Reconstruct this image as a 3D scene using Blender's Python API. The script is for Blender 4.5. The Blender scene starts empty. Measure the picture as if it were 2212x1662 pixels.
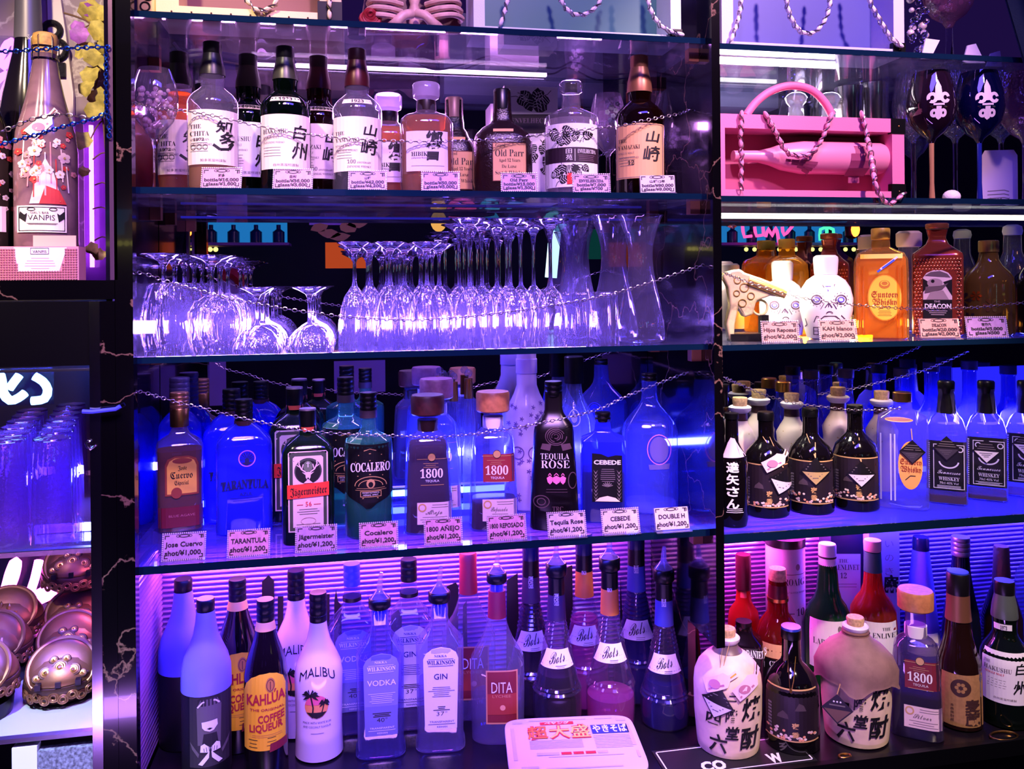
import bpy, bmesh, math, random
from mathutils import Vector, Matrix
random.seed(7)
PI = math.pi
C = bpy.context.scene.collection
SC = bpy.context.scene

# ---------------------------------------------------------------- camera
F = 1800.0                       # focal length in pixels of the 2212 x 1662 frame
TH, RO = math.radians(10.7), math.radians(0.5)
CAM = Vector((0.0, -1.769, 1.6))
HZ = 610.0                       # row of the horizon
FWD = Vector((math.sin(TH), math.cos(TH), 0))
_r = Vector((math.cos(TH), -math.sin(TH), 0)); _u = Vector((0, 0, 1))
RT = _r * math.cos(RO) - _u * math.sin(RO)
UP = _u * math.cos(RO) + _r * math.sin(RO)
cd = bpy.data.cameras.new('camera'); cam = bpy.data.objects.new('camera', cd); C.objects.link(cam)
cd.sensor_width = 36; cd.lens = 36 * F / 2212; cd.shift_y = -(831 - HZ) / 2212
cd.clip_start = 0.05
M = Matrix((RT, UP, -FWD)).transposed().to_4x4(); M.translation = CAM
cam.matrix_world = M
SC.camera = cam

# ---------------------------------------------------------------- world, lamps, exposure
w = bpy.data.worlds.new('world'); SC.world = w; w.use_nodes = True
w.node_tree.nodes['Background'].inputs[0].default_value = (0.16, 0.06, 0.62, 1)
w.node_tree.nodes['Background'].inputs[1].default_value = 0.10
SC.view_settings.view_transform = 'Standard'; SC.view_settings.look = 'None'
SC.view_settings.exposure = 0.2; SC.view_settings.gamma = 1.0; SC.view_settings.use_curve_mapping = False
cy = SC.cycles
cy.max_bounces = 14; cy.diffuse_bounces = 2; cy.glossy_bounces = 5; cy.transmission_bounces = 9
cy.transparent_max_bounces = 40; cy.caustics_reflective = False; cy.caustics_refractive = False
cy.sample_clamp_indirect = 6.0; cy.use_adaptive_sampling = True; cy.adaptive_threshold = 0.02
cy.use_denoising = True

def lamp(kind, name, loc, col, power, size=0.1, aim=None, spot=60, sy=None, blend=0.6):
    d = bpy.data.lights.new(name, kind); d.color = col; d.energy = power
    if kind == 'AREA':
        d.size = size
        if sy: d.shape = 'RECTANGLE'; d.size_y = sy
    elif kind == 'SPOT':
        d.spot_size = math.radians(spot); d.spot_blend = blend; d.shadow_soft_size = size
    else: d.shadow_soft_size = size
    o = bpy.data.objects.new(name, d); C.objects.link(o); o.location = loc
    if aim is not None: o.rotation_euler = (Vector(aim) - Vector(loc)).to_track_quat('-Z', 'Y').to_euler()
    return o
# ceiling spots of the room in front of the shelves
lamp('SPOT', 'ceiling_spot_warm', (-0.75, -1.15, 2.95), (1, .76, .50), 122, .05, (-0.45, 0.1, 1.92), 40)
lamp('SPOT', 'ceiling_spot_niche', (-1.2, -0.9, 2.9), (1, .72, .62), 210, .05, (-0.98, 0.1, 1.85), 34)
lamp('SPOT', 'ceiling_spot_pink', (0.30, -1.3, 2.98), (1, .55, .80), 95, .05, (0.25, 0.1, 1.9), 60)
lamp('SPOT', 'ceiling_spot_counter', (1.25, -1.4, 2.98), (1, .70, .48), 290, .05, (1.15, 0.0, 0.72), 36)
lamp('SPOT', 'ceiling_spot_bay', (1.3, -1.2, 2.98), (1, .56, .72), 190, .05, (1.05, 0.1, 1.85), 44)
lamp('SPOT', 'ceiling_spot_ashtray', (-0.8, -1.3, 2.95), (.70, .88, 1), 420, .05, (-0.60, 0.02, 0.60), 15)
lamp('SPOT', 'ceiling_spot_violet', (-0.1, -1.45, 3.0), (.58, .26, 1), 300, .25, (0.0, 0.15, 0.75), 50)
lamp('AREA', 'bar_fill_violet', (0.0, -1.0, 0.32), (.50, .20, 1), 8, 1.6, (0.0, 0.3, 1.1), sy=.06)  # added violet fill, set low where the mirrors miss it
lamp('AREA', 'bar_neon_blue', (0.6, -1.5, 3.3), (.14, .08, 1), 34, 1.4, (0.3, 0.2, 1.2), sy=.4)
# LED runs fixed under and on the shelves
lamp('AREA', 'led_shelf_blue', (0.0, 0.385, 1.16), (.07, .08, 1), 24, 1.5, (0.0, -0.5, 1.0), sy=.02)
lamp('AREA', 'led_bay_blue', (1.7, 0.37, 1.20), (.07, .06, 1), 44, 1.4, (1.5, -0.5, 1.15), sy=.03)
lamp('AREA', 'led_shelf_violet', (0.0, 0.36, 1.50), (.45, .25, 1), 14, 1.2, (0.0, -0.1, 1.55), sy=.03)
lamp('AREA', 'led_top_pink', (0.1, 0.36, 2.02), (.80, .30, 1), 5, 1.1, (0.1, -0.4, 1.98), sy=.02)
lamp('AREA', 'led_bay_white', (0.97, 0.18, 1.745), (1, .84, .55), 4.6, .22, (0.95, 0.16, 1.4), sy=.10).data.spread = math.radians(110)
lamp('AREA', 'led_bay_gold', (1.30, 0.375, 1.475), (1, .70, .25), 3.2, .30, (1.30, 0.0, 1.52), sy=.02)
lamp('AREA', 'led_bay_top', (1.1, 0.36, 2.05), (1, .80, .85), 3.5, .5, (1.1, -0.3, 2.0), sy=.02)
lamp('AREA', 'cabinet_fill_pink', (-0.78, 0.25, 0.99), (1, .25, .70), 2.2, .35, (-0.78, 0.2, 1.4), sy=.25)  # added pink fill below the glass plate, boosting the neon glow
lamp('AREA', 'led_cabinet_blue', (-0.75, 0.10, 1.42), (.10, .12, 1), 5, .3, (-0.78, 0.3, 1.1), sy=.06)
lamp('AREA', 'led_counter_pink', (0.05, 0.33, 0.97), (1, .22, .85), 6, 1.3, (0.05, 0.25, 0.5), sy=.02)
lamp('AREA', 'led_counter_blue', (-0.1, 0.05, 0.99), (.06, .04, 1), 12, 1.3, (-0.1, 0.25, 0.5), sy=.03)
lamp('AREA', 'led_bay_magenta', (1.1, 0.33, 0.97), (1, .10, .75), 9, .6, (1.1, 0.36, 0.5), sy=.02)
lamp('AREA', 'led_bay_counter_blue', (1.75, 0.30, 0.97), (.06, .04, 1), 9, .9, (1.75, 0.3, 0.5), sy=.02)

# ---------------------------------------------------------------- pixels to places
def ray(px, py):
    return FWD + RT * ((px - 1106) / F) + UP * ((HZ - py) / F)
def P(px, py, Y):
    d = ray(px, py); return CAM + d * ((Y - CAM.y) / d.y)
def G(px, py, z):
    d = ray(px, py); return CAM + d * ((z - CAM.z) / d.z)
def depth(p): return (Vector(p) - CAM).dot(FWD)
def az(px): return TH + math.atan((px - 1106) / F)
Z1 = P(900, 52, 0).z; Z2 = P(900, 411, 0).z; Z3 = P(900, 758, 0).z; Z4 = P(700, 1199, 0).z
Z3R = P(1900, 738, 0).z
YM = 0.40                                       # mirror plane behind the shelves
ZC = P(320, 1577, 0.385).z                      # counter top

# ---------------------------------------------------------------- materials
def lin(c):
    return tuple((x / 255 / 12.92 if x <= 10 else ((x / 255 + .055) / 1.055) ** 2.4) for x in c[:3]) + (1,)
MATS = {}
def _new(name):
    m = bpy.data.materials.new(name); m.use_nodes = True; nt = m.node_tree; nt.nodes.clear()
    out = nt.nodes.new('ShaderNodeOutputMaterial'); MATS[name] = m
    return m, nt, out
def mat(name, col, rough=.5, metal=0, emit=None, es=0, bump=0, bscale=200, coat=0, var=0, vscale=8, spec=.5, trans=0):
    if name in MATS: return MATS[name]
    m, nt, out = _new(name); p = nt.nodes.new('ShaderNodeBsdfPrincipled'); nt.links.new(p.outputs[0], out.inputs[0])
    p.inputs['Base Color'].default_value = lin(col); p.inputs['Roughness'].default_value = rough
    p.inputs['Metallic'].default_value = metal; p.inputs['Coat Weight'].default_value = coat
    p.inputs['Specular IOR Level'].default_value = spec; p.inputs['Transmission Weight'].default_value = trans
    if emit: p.inputs['Emission Color'].default_value = lin(emit); p.inputs['Emission Strength'].default_value = es
    if bump or var:
        tc = nt.nodes.new('ShaderNodeTexCoord'); n = nt.nodes.new('ShaderNodeTexNoise'); n.inputs['Detail'].default_value = 5
        nt.links.new(tc.outputs['Object'], n.inputs['Vector']); n.inputs['Scale'].default_value = bscale if bump else vscale
        if bump:
            b = nt.nodes.new('ShaderNodeBump'); b.inputs['Strength'].default_value = bump; b.inputs['Distance'].default_value = .002
            nt.links.new(n.outputs[0], b.inputs['Height']); nt.links.new(b.outputs[0], p.inputs['Normal'])
        if var:
            r = nt.nodes.new('ShaderNodeValToRGB'); k = lin(col)
            r.color_ramp.elements[0].position = .35; r.color_ramp.elements[1].position = .65
            r.color_ramp.elements[0].color = tuple(x * (1 - var) for x in k[:3]) + (1,); r.color_ramp.elements[1].color = tuple(min(1, x * (1 + var)) for x in k[:3]) + (1,)
            nt.links.new(n.outputs[0], r.inputs[0]); nt.links.new(r.outputs[0], p.inputs['Base Color'])
    return m
def glow(name, col, s):
    if name in MATS: return MATS[name]
    m, nt, out = _new(name); e = nt.nodes.new('ShaderNodeEmission'); nt.links.new(e.outputs[0], out.inputs[0])
    e.inputs[0].default_value = lin(col); e.inputs[1].default_value = s
    return m
def thin(name, tint, haze=.06, hcol=(235, 230, 255), gl=.55, rough=.03, base=.05, ripple=0, rs=60, zs=1.0):
    """thin-walled clear glass: see-through, mirror-like towards grazing angles, faintly milky"""
    if name in MATS: return MATS[name]
    m, nt, out = _new(name); N = nt.nodes.new; L = nt.links.new
    t = N('ShaderNodeBsdfTransparent'); t.inputs[0].default_value = lin(tint)
    g = N('ShaderNodeBsdfGlossy'); g.inputs['Roughness'].default_value = rough; g.inputs[0].default_value = (1, 1, 1, 1)
    lw = N('ShaderNodeLayerWeight'); lw.inputs['Blend'].default_value = .5
    pw = N('ShaderNodeMath'); pw.operation = 'POWER'; pw.inputs[1].default_value = 3; L(lw.outputs['Facing'], pw.inputs[0])
    ma = N('ShaderNodeMath'); ma.operation = 'MULTIPLY_ADD'; ma.inputs[1].default_value = gl; ma.inputs[2].default_value = base; L(pw.outputs[0], ma.inputs[0])
    mx = N('ShaderNodeMixShader'); L(ma.outputs[0], mx.inputs[0]); L(t.outputs[0], mx.inputs[1]); L(g.outputs[0], mx.inputs[2])
    d = N('ShaderNodeBsdfDiffuse'); d.inputs[0].default_value = lin(hcol); tl = N('ShaderNodeBsdfTranslucent'); tl.inputs[0].default_value = lin(hcol)
    dm = N('ShaderNodeMixShader'); L(d.outputs[0], dm.inputs[1]); L(tl.outputs[0], dm.inputs[2])
    m2 = N('ShaderNodeMixShader'); m2.inputs[0].default_value = haze; L(mx.outputs[0], m2.inputs[1]); L(dm.outputs[0], m2.inputs[2])
    if ripple:
        tc = N('ShaderNodeTexCoord'); n = N('ShaderNodeTexNoise'); n.inputs['Scale'].default_value = rs; mp = N('ShaderNodeMapping'); mp.inputs['Scale'].default_value = (1, 1, zs); L(tc.outputs['Object'], mp.inputs[0]); L(mp.outputs[0], n.inputs['Vector'])
        b = N('ShaderNodeBump'); b.inputs['Strength'].default_value = ripple; b.inputs['Distance'].default_value = .01
        L(n.outputs[0], b.inputs['Height']); L(b.outputs[0], g.inputs['Normal']); L(b.outputs[0], lw.inputs['Normal'])
    L(m2.outputs[0], out.inputs[0])
    return m
def crystal(name, col=(255, 255, 255), ior=1.45, rough=0.0):
    if name in MATS: return MATS[name]
    m, nt, out = _new(name); g = nt.nodes.new('ShaderNodeBsdfGlass'); nt.links.new(g.outputs[0], out.inputs[0])
    g.inputs[0].default_value = lin(col); g.inputs['IOR'].default_value = ior; g.inputs['Roughness'].default_value = rough
    return m
def veined(name, base, vein, scale=4, width=.02, rough=.12, coat=.6):
    m, nt, out = _new(name); N = nt.nodes.new; L = nt.links.new
    p = N('ShaderNodeBsdfPrincipled'); L(p.outputs[0], out.inputs[0]); p.inputs['Roughness'].default_value = rough; p.inputs['Coat Weight'].default_value = coat
    tc = N('ShaderNodeTexCoord'); no = N('ShaderNodeTexNoise'); no.inputs['Scale'].default_value = 5; no.inputs['Detail'].default_value = 6
    ad = N('ShaderNodeMixRGB'); ad.blend_type = 'LINEAR_LIGHT'; ad.inputs[0].default_value = .25
    vo = N('ShaderNodeTexVoronoi'); vo.feature = 'DISTANCE_TO_EDGE'; vo.inputs['Scale'].default_value = scale
    L(tc.outputs['Object'], no.inputs['Vector']); L(tc.outputs['Object'], ad.inputs[1]); L(no.outputs['Color'], ad.inputs[2]); L(ad.outputs[0], vo.inputs['Vector'])
    r = N('ShaderNodeValToRGB'); r.color_ramp.elements[0].color = lin(vein); r.color_ramp.elements[1].color = lin(base); r.color_ramp.elements[1].position = width
    L(vo.outputs[0], r.inputs[0]); L(r.outputs[0], p.inputs['Base Color'])
    return m
def mirror(name, tint=(205, 200, 215)):
    m, nt, out = _new(name); g = nt.nodes.new('ShaderNodeBsdfGlossy'); g.inputs['Roughness'].default_value = 0; g.inputs[0].default_value = lin(tint)
    nt.links.new(g.outputs[0], out.inputs[0]); return m

CLEAR = thin('clear_glass', (236, 236, 246), .07)
CLEARB = thin('clear_glass_milky', (228, 228, 248), .09, gl=.7)
SHELFG = thin('shelf_glass', (226, 232, 240), .045, (200, 200, 255), .5, .02, .08)
STEM = crystal('stem_crystal', (250, 248, 255))
BOWL = thin('bowl_glass', (240, 238, 250), .05, (215, 205, 255), .8, .05, .10, .9, 110, .12)
BLK = mat('black_plastic', (14, 13, 18), .3)
BLKG = mat('black_gloss', (6, 6, 9), .32, spec=.35)
CREAM = mat('label_cream', (240, 228, 205), .6, bump=.05, bscale=400)
WHITE = mat('label_white', (238, 236, 238), .6, bump=.05, bscale=400)
INK = mat('ink_black', (14, 12, 16), .6)
GREYINK = mat('ink_grey', (120, 112, 112), .6)
GOLD = mat('gold_metal', (200, 150, 80), .28, 1, bump=.05, bscale=300)
COPPER = mat('copper_metal', (190, 120, 80), .3, 1)
CHROME = mat('chrome', (205, 205, 215), .15, 1)
STEEL = mat('brushed_steel', (170, 175, 185), .3, 1, bump=.1, bscale=80)
CORK = mat('cork', (196, 160, 115), .8, var=.25, vscale=150)
RED = mat('red_print', (205, 45, 40), .5)
WHITEP = mat('white_print', (240, 240, 242), .6)
TANP = mat('gold_print', (205, 165, 105), .4)
MARBLE = veined('black_marble', (6, 5, 8), (120, 92, 80), 3.2, .012)
MIRROR = mirror('mirror_silver')
PINKC = mat('card_pink', (204, 142, 180), .5, var=.12, vscale=60)
ACRYL = thin('acrylic', (235, 235, 245), .10, (240, 225, 250), .5)
BEAD = mat('bead_pearl', (235, 215, 225), .25, .3)
CHAINM = mat('chain_metal', (190, 178, 185), .28, 1)

# ---------------------------------------------------------------- mesh builder
class MB:
    def __init__(s): s.v = []; s.f = []; s.mi = []; s.mats = []
    def k(s, m):
        if m not in s.mats: s.mats.append(m)
        return s.mats.index(m)
    def add(s, vs, fs, m):
        b = len(s.v); i = s.k(m); s.v += [tuple(v) for v in vs]
        for f in fs: s.f.append(tuple(b + j for j in f)); s.mi.append(i)
    def loft(s, rings, m, seg=32, n=2, cap=(1, 1)):
        """rings: (z, rx, ry[, cx, cy]) bottom to top; n = roundness of the section (2 round, 8 nearly square)"""
        vs = []; fs = []
        for q in rings:
            z, rx, ry = q[:3]; ox, oy = q[3:5] if len(q) > 4 else (0, 0)
            for j in range(seg):
                a = 2 * PI * (j + .5) / seg; c, d = math.cos(a), math.sin(a)
                vs.append((ox + rx * math.copysign(abs(c) ** (2 / n), c), oy + ry * math.copysign(abs(d) ** (2 / n), d), z))
        for i in range(len(rings) - 1):
            for j in range(seg):
                j2 = (j + 1) % seg; a = i * seg; fs.append((a + j, a + j2, a + seg + j2, a + seg + j))
        if cap[0]: fs.append(tuple(range(seg))[::-1])
        if cap[1]: fs.append(tuple((len(rings) - 1) * seg + j for j in range(seg)))
        s.add(vs, fs, m)
    def box(s, x0, x1, y0, y1, z0, z1, m):
        vs = [(x, y, z) for z in (z0, z1) for y in (y0, y1) for x in (x0, x1)]
        s.add(vs, [(0, 2, 3, 1), (4, 5, 7, 6), (0, 1, 5, 4), (2, 6, 7, 3), (0, 4, 6, 2), (1, 3, 7, 5)], m)
    def tube(s, pts, r, m, seg=8, closed=False):
        pts = [Vector(p) for p in pts]; n = len(pts); vs = []; fs = []; up = None
        for i, p in enumerate(pts):
            a = pts[(i - 1) % n] if closed or i > 0 else p; b = pts[(i + 1) % n] if closed or i < n - 1 else p
            t = (b - a).normalized() if (b - a).length > 1e-9 else Vector((0, 0, 1))
            if up is None: up = t.orthogonal().normalized()
            up = (up - t * up.dot(t)); up = up.normalized() if up.length > 1e-6 else t.orthogonal().normalized()
            q = t.cross(up); ri = r[i] if isinstance(r, (list, tuple)) else r
            for j in range(seg):
                an = 2 * PI * j / seg; vs.append(p + up * (ri * math.cos(an)) + q * (ri * math.sin(an)))
        for i in range(n if closed else n - 1):
            a, b = i * seg, ((i + 1) % n) * seg
            for j in range(seg): fs.append((a + j, a + (j + 1) % seg, b + (j + 1) % seg, b + j))
        if not closed: fs.append(tuple(range(seg))[::-1]); fs.append(tuple((n - 1) * seg + j for j in range(seg)))
        s.add(vs, fs, m)
    def ball(s, c, r, m, seg=10, rg=6, R=None):
        r = (r, r, r) if not isinstance(r, (tuple, list)) else r; vs = []; fs = []; c = Vector(c)
        for i in range(rg + 1):
            th = PI * i / rg
            for j in range(seg):
                a = 2 * PI * j / seg; v = Vector((r[0] * math.sin(th) * math.cos(a), r[1] * math.sin(th) * math.sin(a), r[2] * math.cos(th)))
                vs.append(c + (R @ v if R else v))
        for i in range(rg):
            for j in range(seg): fs.append((i * seg + j, (i + 1) * seg + j, (i + 1) * seg + (j + 1) % seg, i * seg + (j + 1) % seg))
        s.add(vs, fs, m)
    def torus(s, c, R, r, m, rot=None, seg=24, sec=8, sx=1, sy=1):
        c = Vector(c); pts = []
        for i in range(seg):
            a = 2 * PI * i / seg; v = Vector((R * sx * math.cos(a), R * sy * math.sin(a), 0)); pts.append(c + (rot @ v if rot else v))
        s.tube(pts, r, m, sec, True)
    def prism(s, outline, d0, d1, m, axis='y'):
        """outline: (x, z) counter-clockwise, extruded along y from d0 to d1"""
        n = len(outline); vs = [(x, d0, z) for x, z in outline] + [(x, d1, z) for x, z in outline]
        s.add(vs, [tuple(range(n)), tuple(range(n, 2 * n))[::-1]] + [(i, n + i, n + (i + 1) % n, (i + 1) % n) for i in range(n)], m)
    def obj(s, name, parent=None, sharp=40, kind=None):
        me = bpy.data.meshes.new(name); me.from_pydata(s.v, [], s.f)
        for m in s.mats: me.materials.append(m)
        me.polygons.foreach_set('material_index', s.mi); me.polygons.foreach_set('use_smooth', [True] * len(s.f))
        me.set_sharp_from_angle(angle=math.radians(sharp)); me.update()
        o = bpy.data.objects.new(name, me); C.objects.link(o)
        if parent: o.parent = parent
        if kind: o['kind'] = kind
        return o

def tag(o, label=None, cat=None, group=None, kind=None):
    if label: o['label'] = label
    if cat: o['category'] = cat
    if group: o['group'] = group
    if kind: o['kind'] = kind
    return o
def thing(name, label, cat, loc=(0, 0, 0), rz=0, group=None):
    o = bpy.data.objects.new(name, None); C.objects.link(o); o.location = loc; o.rotation_euler = (0, 0, rz); o.empty_display_size = .02
    return tag(o, label, cat, group)
def dup(root, label, loc, rz=None, sc=None, group=None):
    r = root.copy(); C.objects.link(r); r.location = loc; r['label'] = label
    if rz is not None: r.rotation_euler = (0, 0, rz)
    if sc: r.scale = (sc, sc, sc)
    if group: r['group'] = group
    for ch in [o for o in C.objects if o.parent == root]:
        c = ch.copy(); C.objects.link(c); c.parent = r
        for g in [o for o in C.objects if o.parent == ch]:
            d = g.copy(); C.objects.link(d); d.parent = c
    return r
def cat_rom(pts, step):
    pts = [Vector(p) for p in pts]; out = []
    for i in range(len(pts) - 1):
        a = pts[max(i - 1, 0)]; b = pts[i]; c = pts[i + 1]; d = pts[min(i + 2, len(pts) - 1)]
        k = max(1, int((c - b).length / step))
        for j in range(k):
            t = j / k; out.append(.5 * ((2 * b) + (c - a) * t + (2 * a - 5 * b + 4 * c - d) * t * t + (3 * b - a - 3 * c + d) * t ** 3))
    out.append(pts[-1]); return out

# ---------------------------------------------------------------- printed labels
def style(s, st):
    if st == 'sans': return s
    up, lo, dg = {'serif': (0x1D400, 0x1D41A, 0x1D7CE), 'frak': (0x1D56C, 0x1D586, None), 'script': (0x1D4D0, 0x1D4EA, None), 'mono': (0x1D670, 0x1D68A, 0x1D7F6)}[st]
    o = ''
    for ch in s:
        if 'A' <= ch <= 'Z': o += chr(up + ord(ch) - 65)
        elif 'a' <= ch <= 'z': o += chr(lo + ord(ch) - 97)
        elif ch.isdigit() and dg: o += chr(dg + int(ch))
        else: o += ch
    return o
_TX = {}
def text_mesh(s, bold=0, shear=0):
    k = (s, bold, shear)
    if k not in _TX:
        c = bpy.data.curves.new('lettering', 'FONT'); c.body = s; c.resolution_u = 2; c.offset = bold; c.shear = shear
        o = bpy.data.objects.new('lettering', c); me = bpy.data.meshes.new_from_object(o)
        v = [(p.co.x, p.co.y) for p in me.vertices]; f = [tuple(p.vertices) for p in me.polygons]
        bpy.data.objects.remove(o); bpy.data.curves.remove(c); bpy.data.meshes.remove(me)
        if not v: v = [(0, 0), (1, 0), (0, .1)]; f = []
        _TX[k] = (v, f, min(p[0] for p in v), max(p[0] for p in v))
    return _TX[k]
class Lab:
    """prints drawn in photo pixels and laid onto a surface by fn(px, py, layer)"""
    def __init__(s, fn, grid=8): s.fn = fn; s.mb = MB(); s.grid = grid
    def poly(s, pts, m, layer=0):
        xs = sorted({round(p[0], 3) for p in pts}); x0, x1 = xs[0], xs[-1]
        k = int((x1 - x0) / s.grid); xs = sorted(set(xs) | {round(x0 + (x1 - x0) * i / (k + 1), 3) for i in range(k + 2)})
        n = len(pts); vs = []; fs = []
        for a, b in zip(xs, xs[1:]):
            if b - a < 1e-3: continue
            mid = (a + b) / 2; hit = []
            for i in range(n):
                p, q = pts[i], pts[(i + 1) % n]
                if (p[0] - mid) * (q[0] - mid) < 0:
                    g = lambda x: p[1] + (q[1] - p[1]) * (x - p[0]) / (q[0] - p[0])
                    hit.append((g(mid), g(a), g(b)))
            hit.sort()
            for h, l in zip(hit[::2], hit[1::2]):
                kk = max(1, int(max(l[1] - h[1], l[2] - h[2]) / (s.grid * 2)))
                for r in range(kk + 1):
                    q = r / kk; vs += [s.fn(a, l[1] + (h[1] - l[1]) * q, layer), s.fn(b, l[2] + (h[2] - l[2]) * q, layer)]
                    if r: i = len(vs); fs.append((i - 4, i - 3, i - 1, i - 2))
        s.mb.add(vs, fs, m); return s
    def rect(s, x0, x1, y0, y1, m, layer=0):
        k = max(1, int((y1 - y0) / 45))
        for i in range(k):
            a = y0 + (y1 - y0) * i / k; b = y0 + (y1 - y0) * (i + 1) / k; s.poly([(x0, b), (x1, b), (x1, a), (x0, a)], m, layer)
        return s
    def frame(s, x0, x1, y0, y1, t, m, layer=1):
        s.rect(x0, x1, y0, y0 + t, m, layer); s.rect(x0, x1, y1 - t, y1, m, layer); s.rect(x0, x0 + t, y0, y1, m, layer); return s.rect(x1 - t, x1, y0, y1, m, layer)
    def oval(s, cx, cyy, rx, ry, m, layer=0, n=28, p=2):
        pts = []
        for i in range(n):
            a = 2 * PI * (i + .5) / n; c, d = math.cos(a), math.sin(a); pts.append((cx + rx * math.copysign(abs(c) ** (2 / p), c), cyy + ry * math.copysign(abs(d) ** (2 / p), d)))
        return s.poly(pts, m, layer)
    def ring(s, cx, cyy, rx, ry, t, m, layer=1, n=24, a0=0, a1=2 * PI):
        for i in range(n):
            a = a0 + (a1 - a0) * i / n; b = a0 + (a1 - a0) * (i + 1) / n
            q = [(cx + rx * math.cos(a), cyy + ry * math.sin(a)), (cx + rx * math.cos(b), cyy + ry * math.sin(b)), (cx + (rx - t) * math.cos(b), cyy + (ry - t) * math.sin(b)), (cx + (rx - t) * math.cos(a), cyy + (ry - t) * math.sin(a))]
            s.mb.add([s.fn(x, y, layer) for x, y in q], [(0, 1, 2, 3)], m)
        return s
    def line(s, pts, wd, m, layer=1):
        for (x0, y0), (x1, y1) in zip(pts, pts[1:]):
            L = math.hypot(x1 - x0, y1 - y0) or 1; nx, ny = -(y1 - y0) / L * wd / 2, (x1 - x0) / L * wd / 2
            s.mb.add([s.fn(x, y, layer) for x, y in ((x0 + nx, y0 + ny), (x1 + nx, y1 + ny), (x1 - nx, y1 - ny), (x0 - nx, y0 - ny))], [(0, 1, 2, 3)], m)
        return s
    def text(s, t, x0, x1, yb, h, m, st='sans', bold=0, shear=0, layer=2, arc=0, slope=0):
        """x0..x1 across, baseline yb, capital height h (pixels); arc bows the line upward in its middle"""
        v, f, a, b = text_mesh(style(t, st), bold, shear); vs = []
        if 0x2E80 < ord(t[0]) < 0x10000: yb -= h * .08; h *= .76       # CJK glyphs fill the whole em
        if s.grid < 20 and h > 8:
            bm = bmesh.new(); vv = [bm.verts.new((x, y, 0)) for x, y in v]
            for fc in f:
                try: bm.faces.new([vv[i] for i in fc])
                except ValueError: pass
            n = int((x1 - x0) / 6)
            for i in range(1, n): bmesh.ops.bisect_plane(bm, geom=bm.verts[:] + bm.edges[:] + bm.faces[:], plane_co=(a + (b - a) * i / n, 0, 0), plane_no=(1, 0, 0))
            bm.verts.index_update(); v = [(q.co.x, q.co.y) for q in bm.verts]; f = [tuple(q.index for q in fc.verts) for fc in bm.faces]; bm.free()
        for x, y in v:
            q = (x - a) / max(b - a, 1e-6); X = x0 + (x1 - x0) * q; Y = yb - y * h / .7 - arc * (1 - (2 * q - 1) ** 2) + slope * q; vs.append(s.fn(X, Y, layer))
        s.mb.add(vs, f, m); return s
    def lines(s, x0, x1, y0, y1, n, m, layer=1, t=1.2, rag=.25):
        for i in range(n):
            y = y0 + (y1 - y0) * i / max(n - 1, 1); r = (x1 - x0) * rag * random.random() / 2; s.rect(x0 + r, x1 - r, y, y + t, m, layer)
        return s
    def obj(s, name, parent): return s.mb.obj(name, parent)

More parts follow.
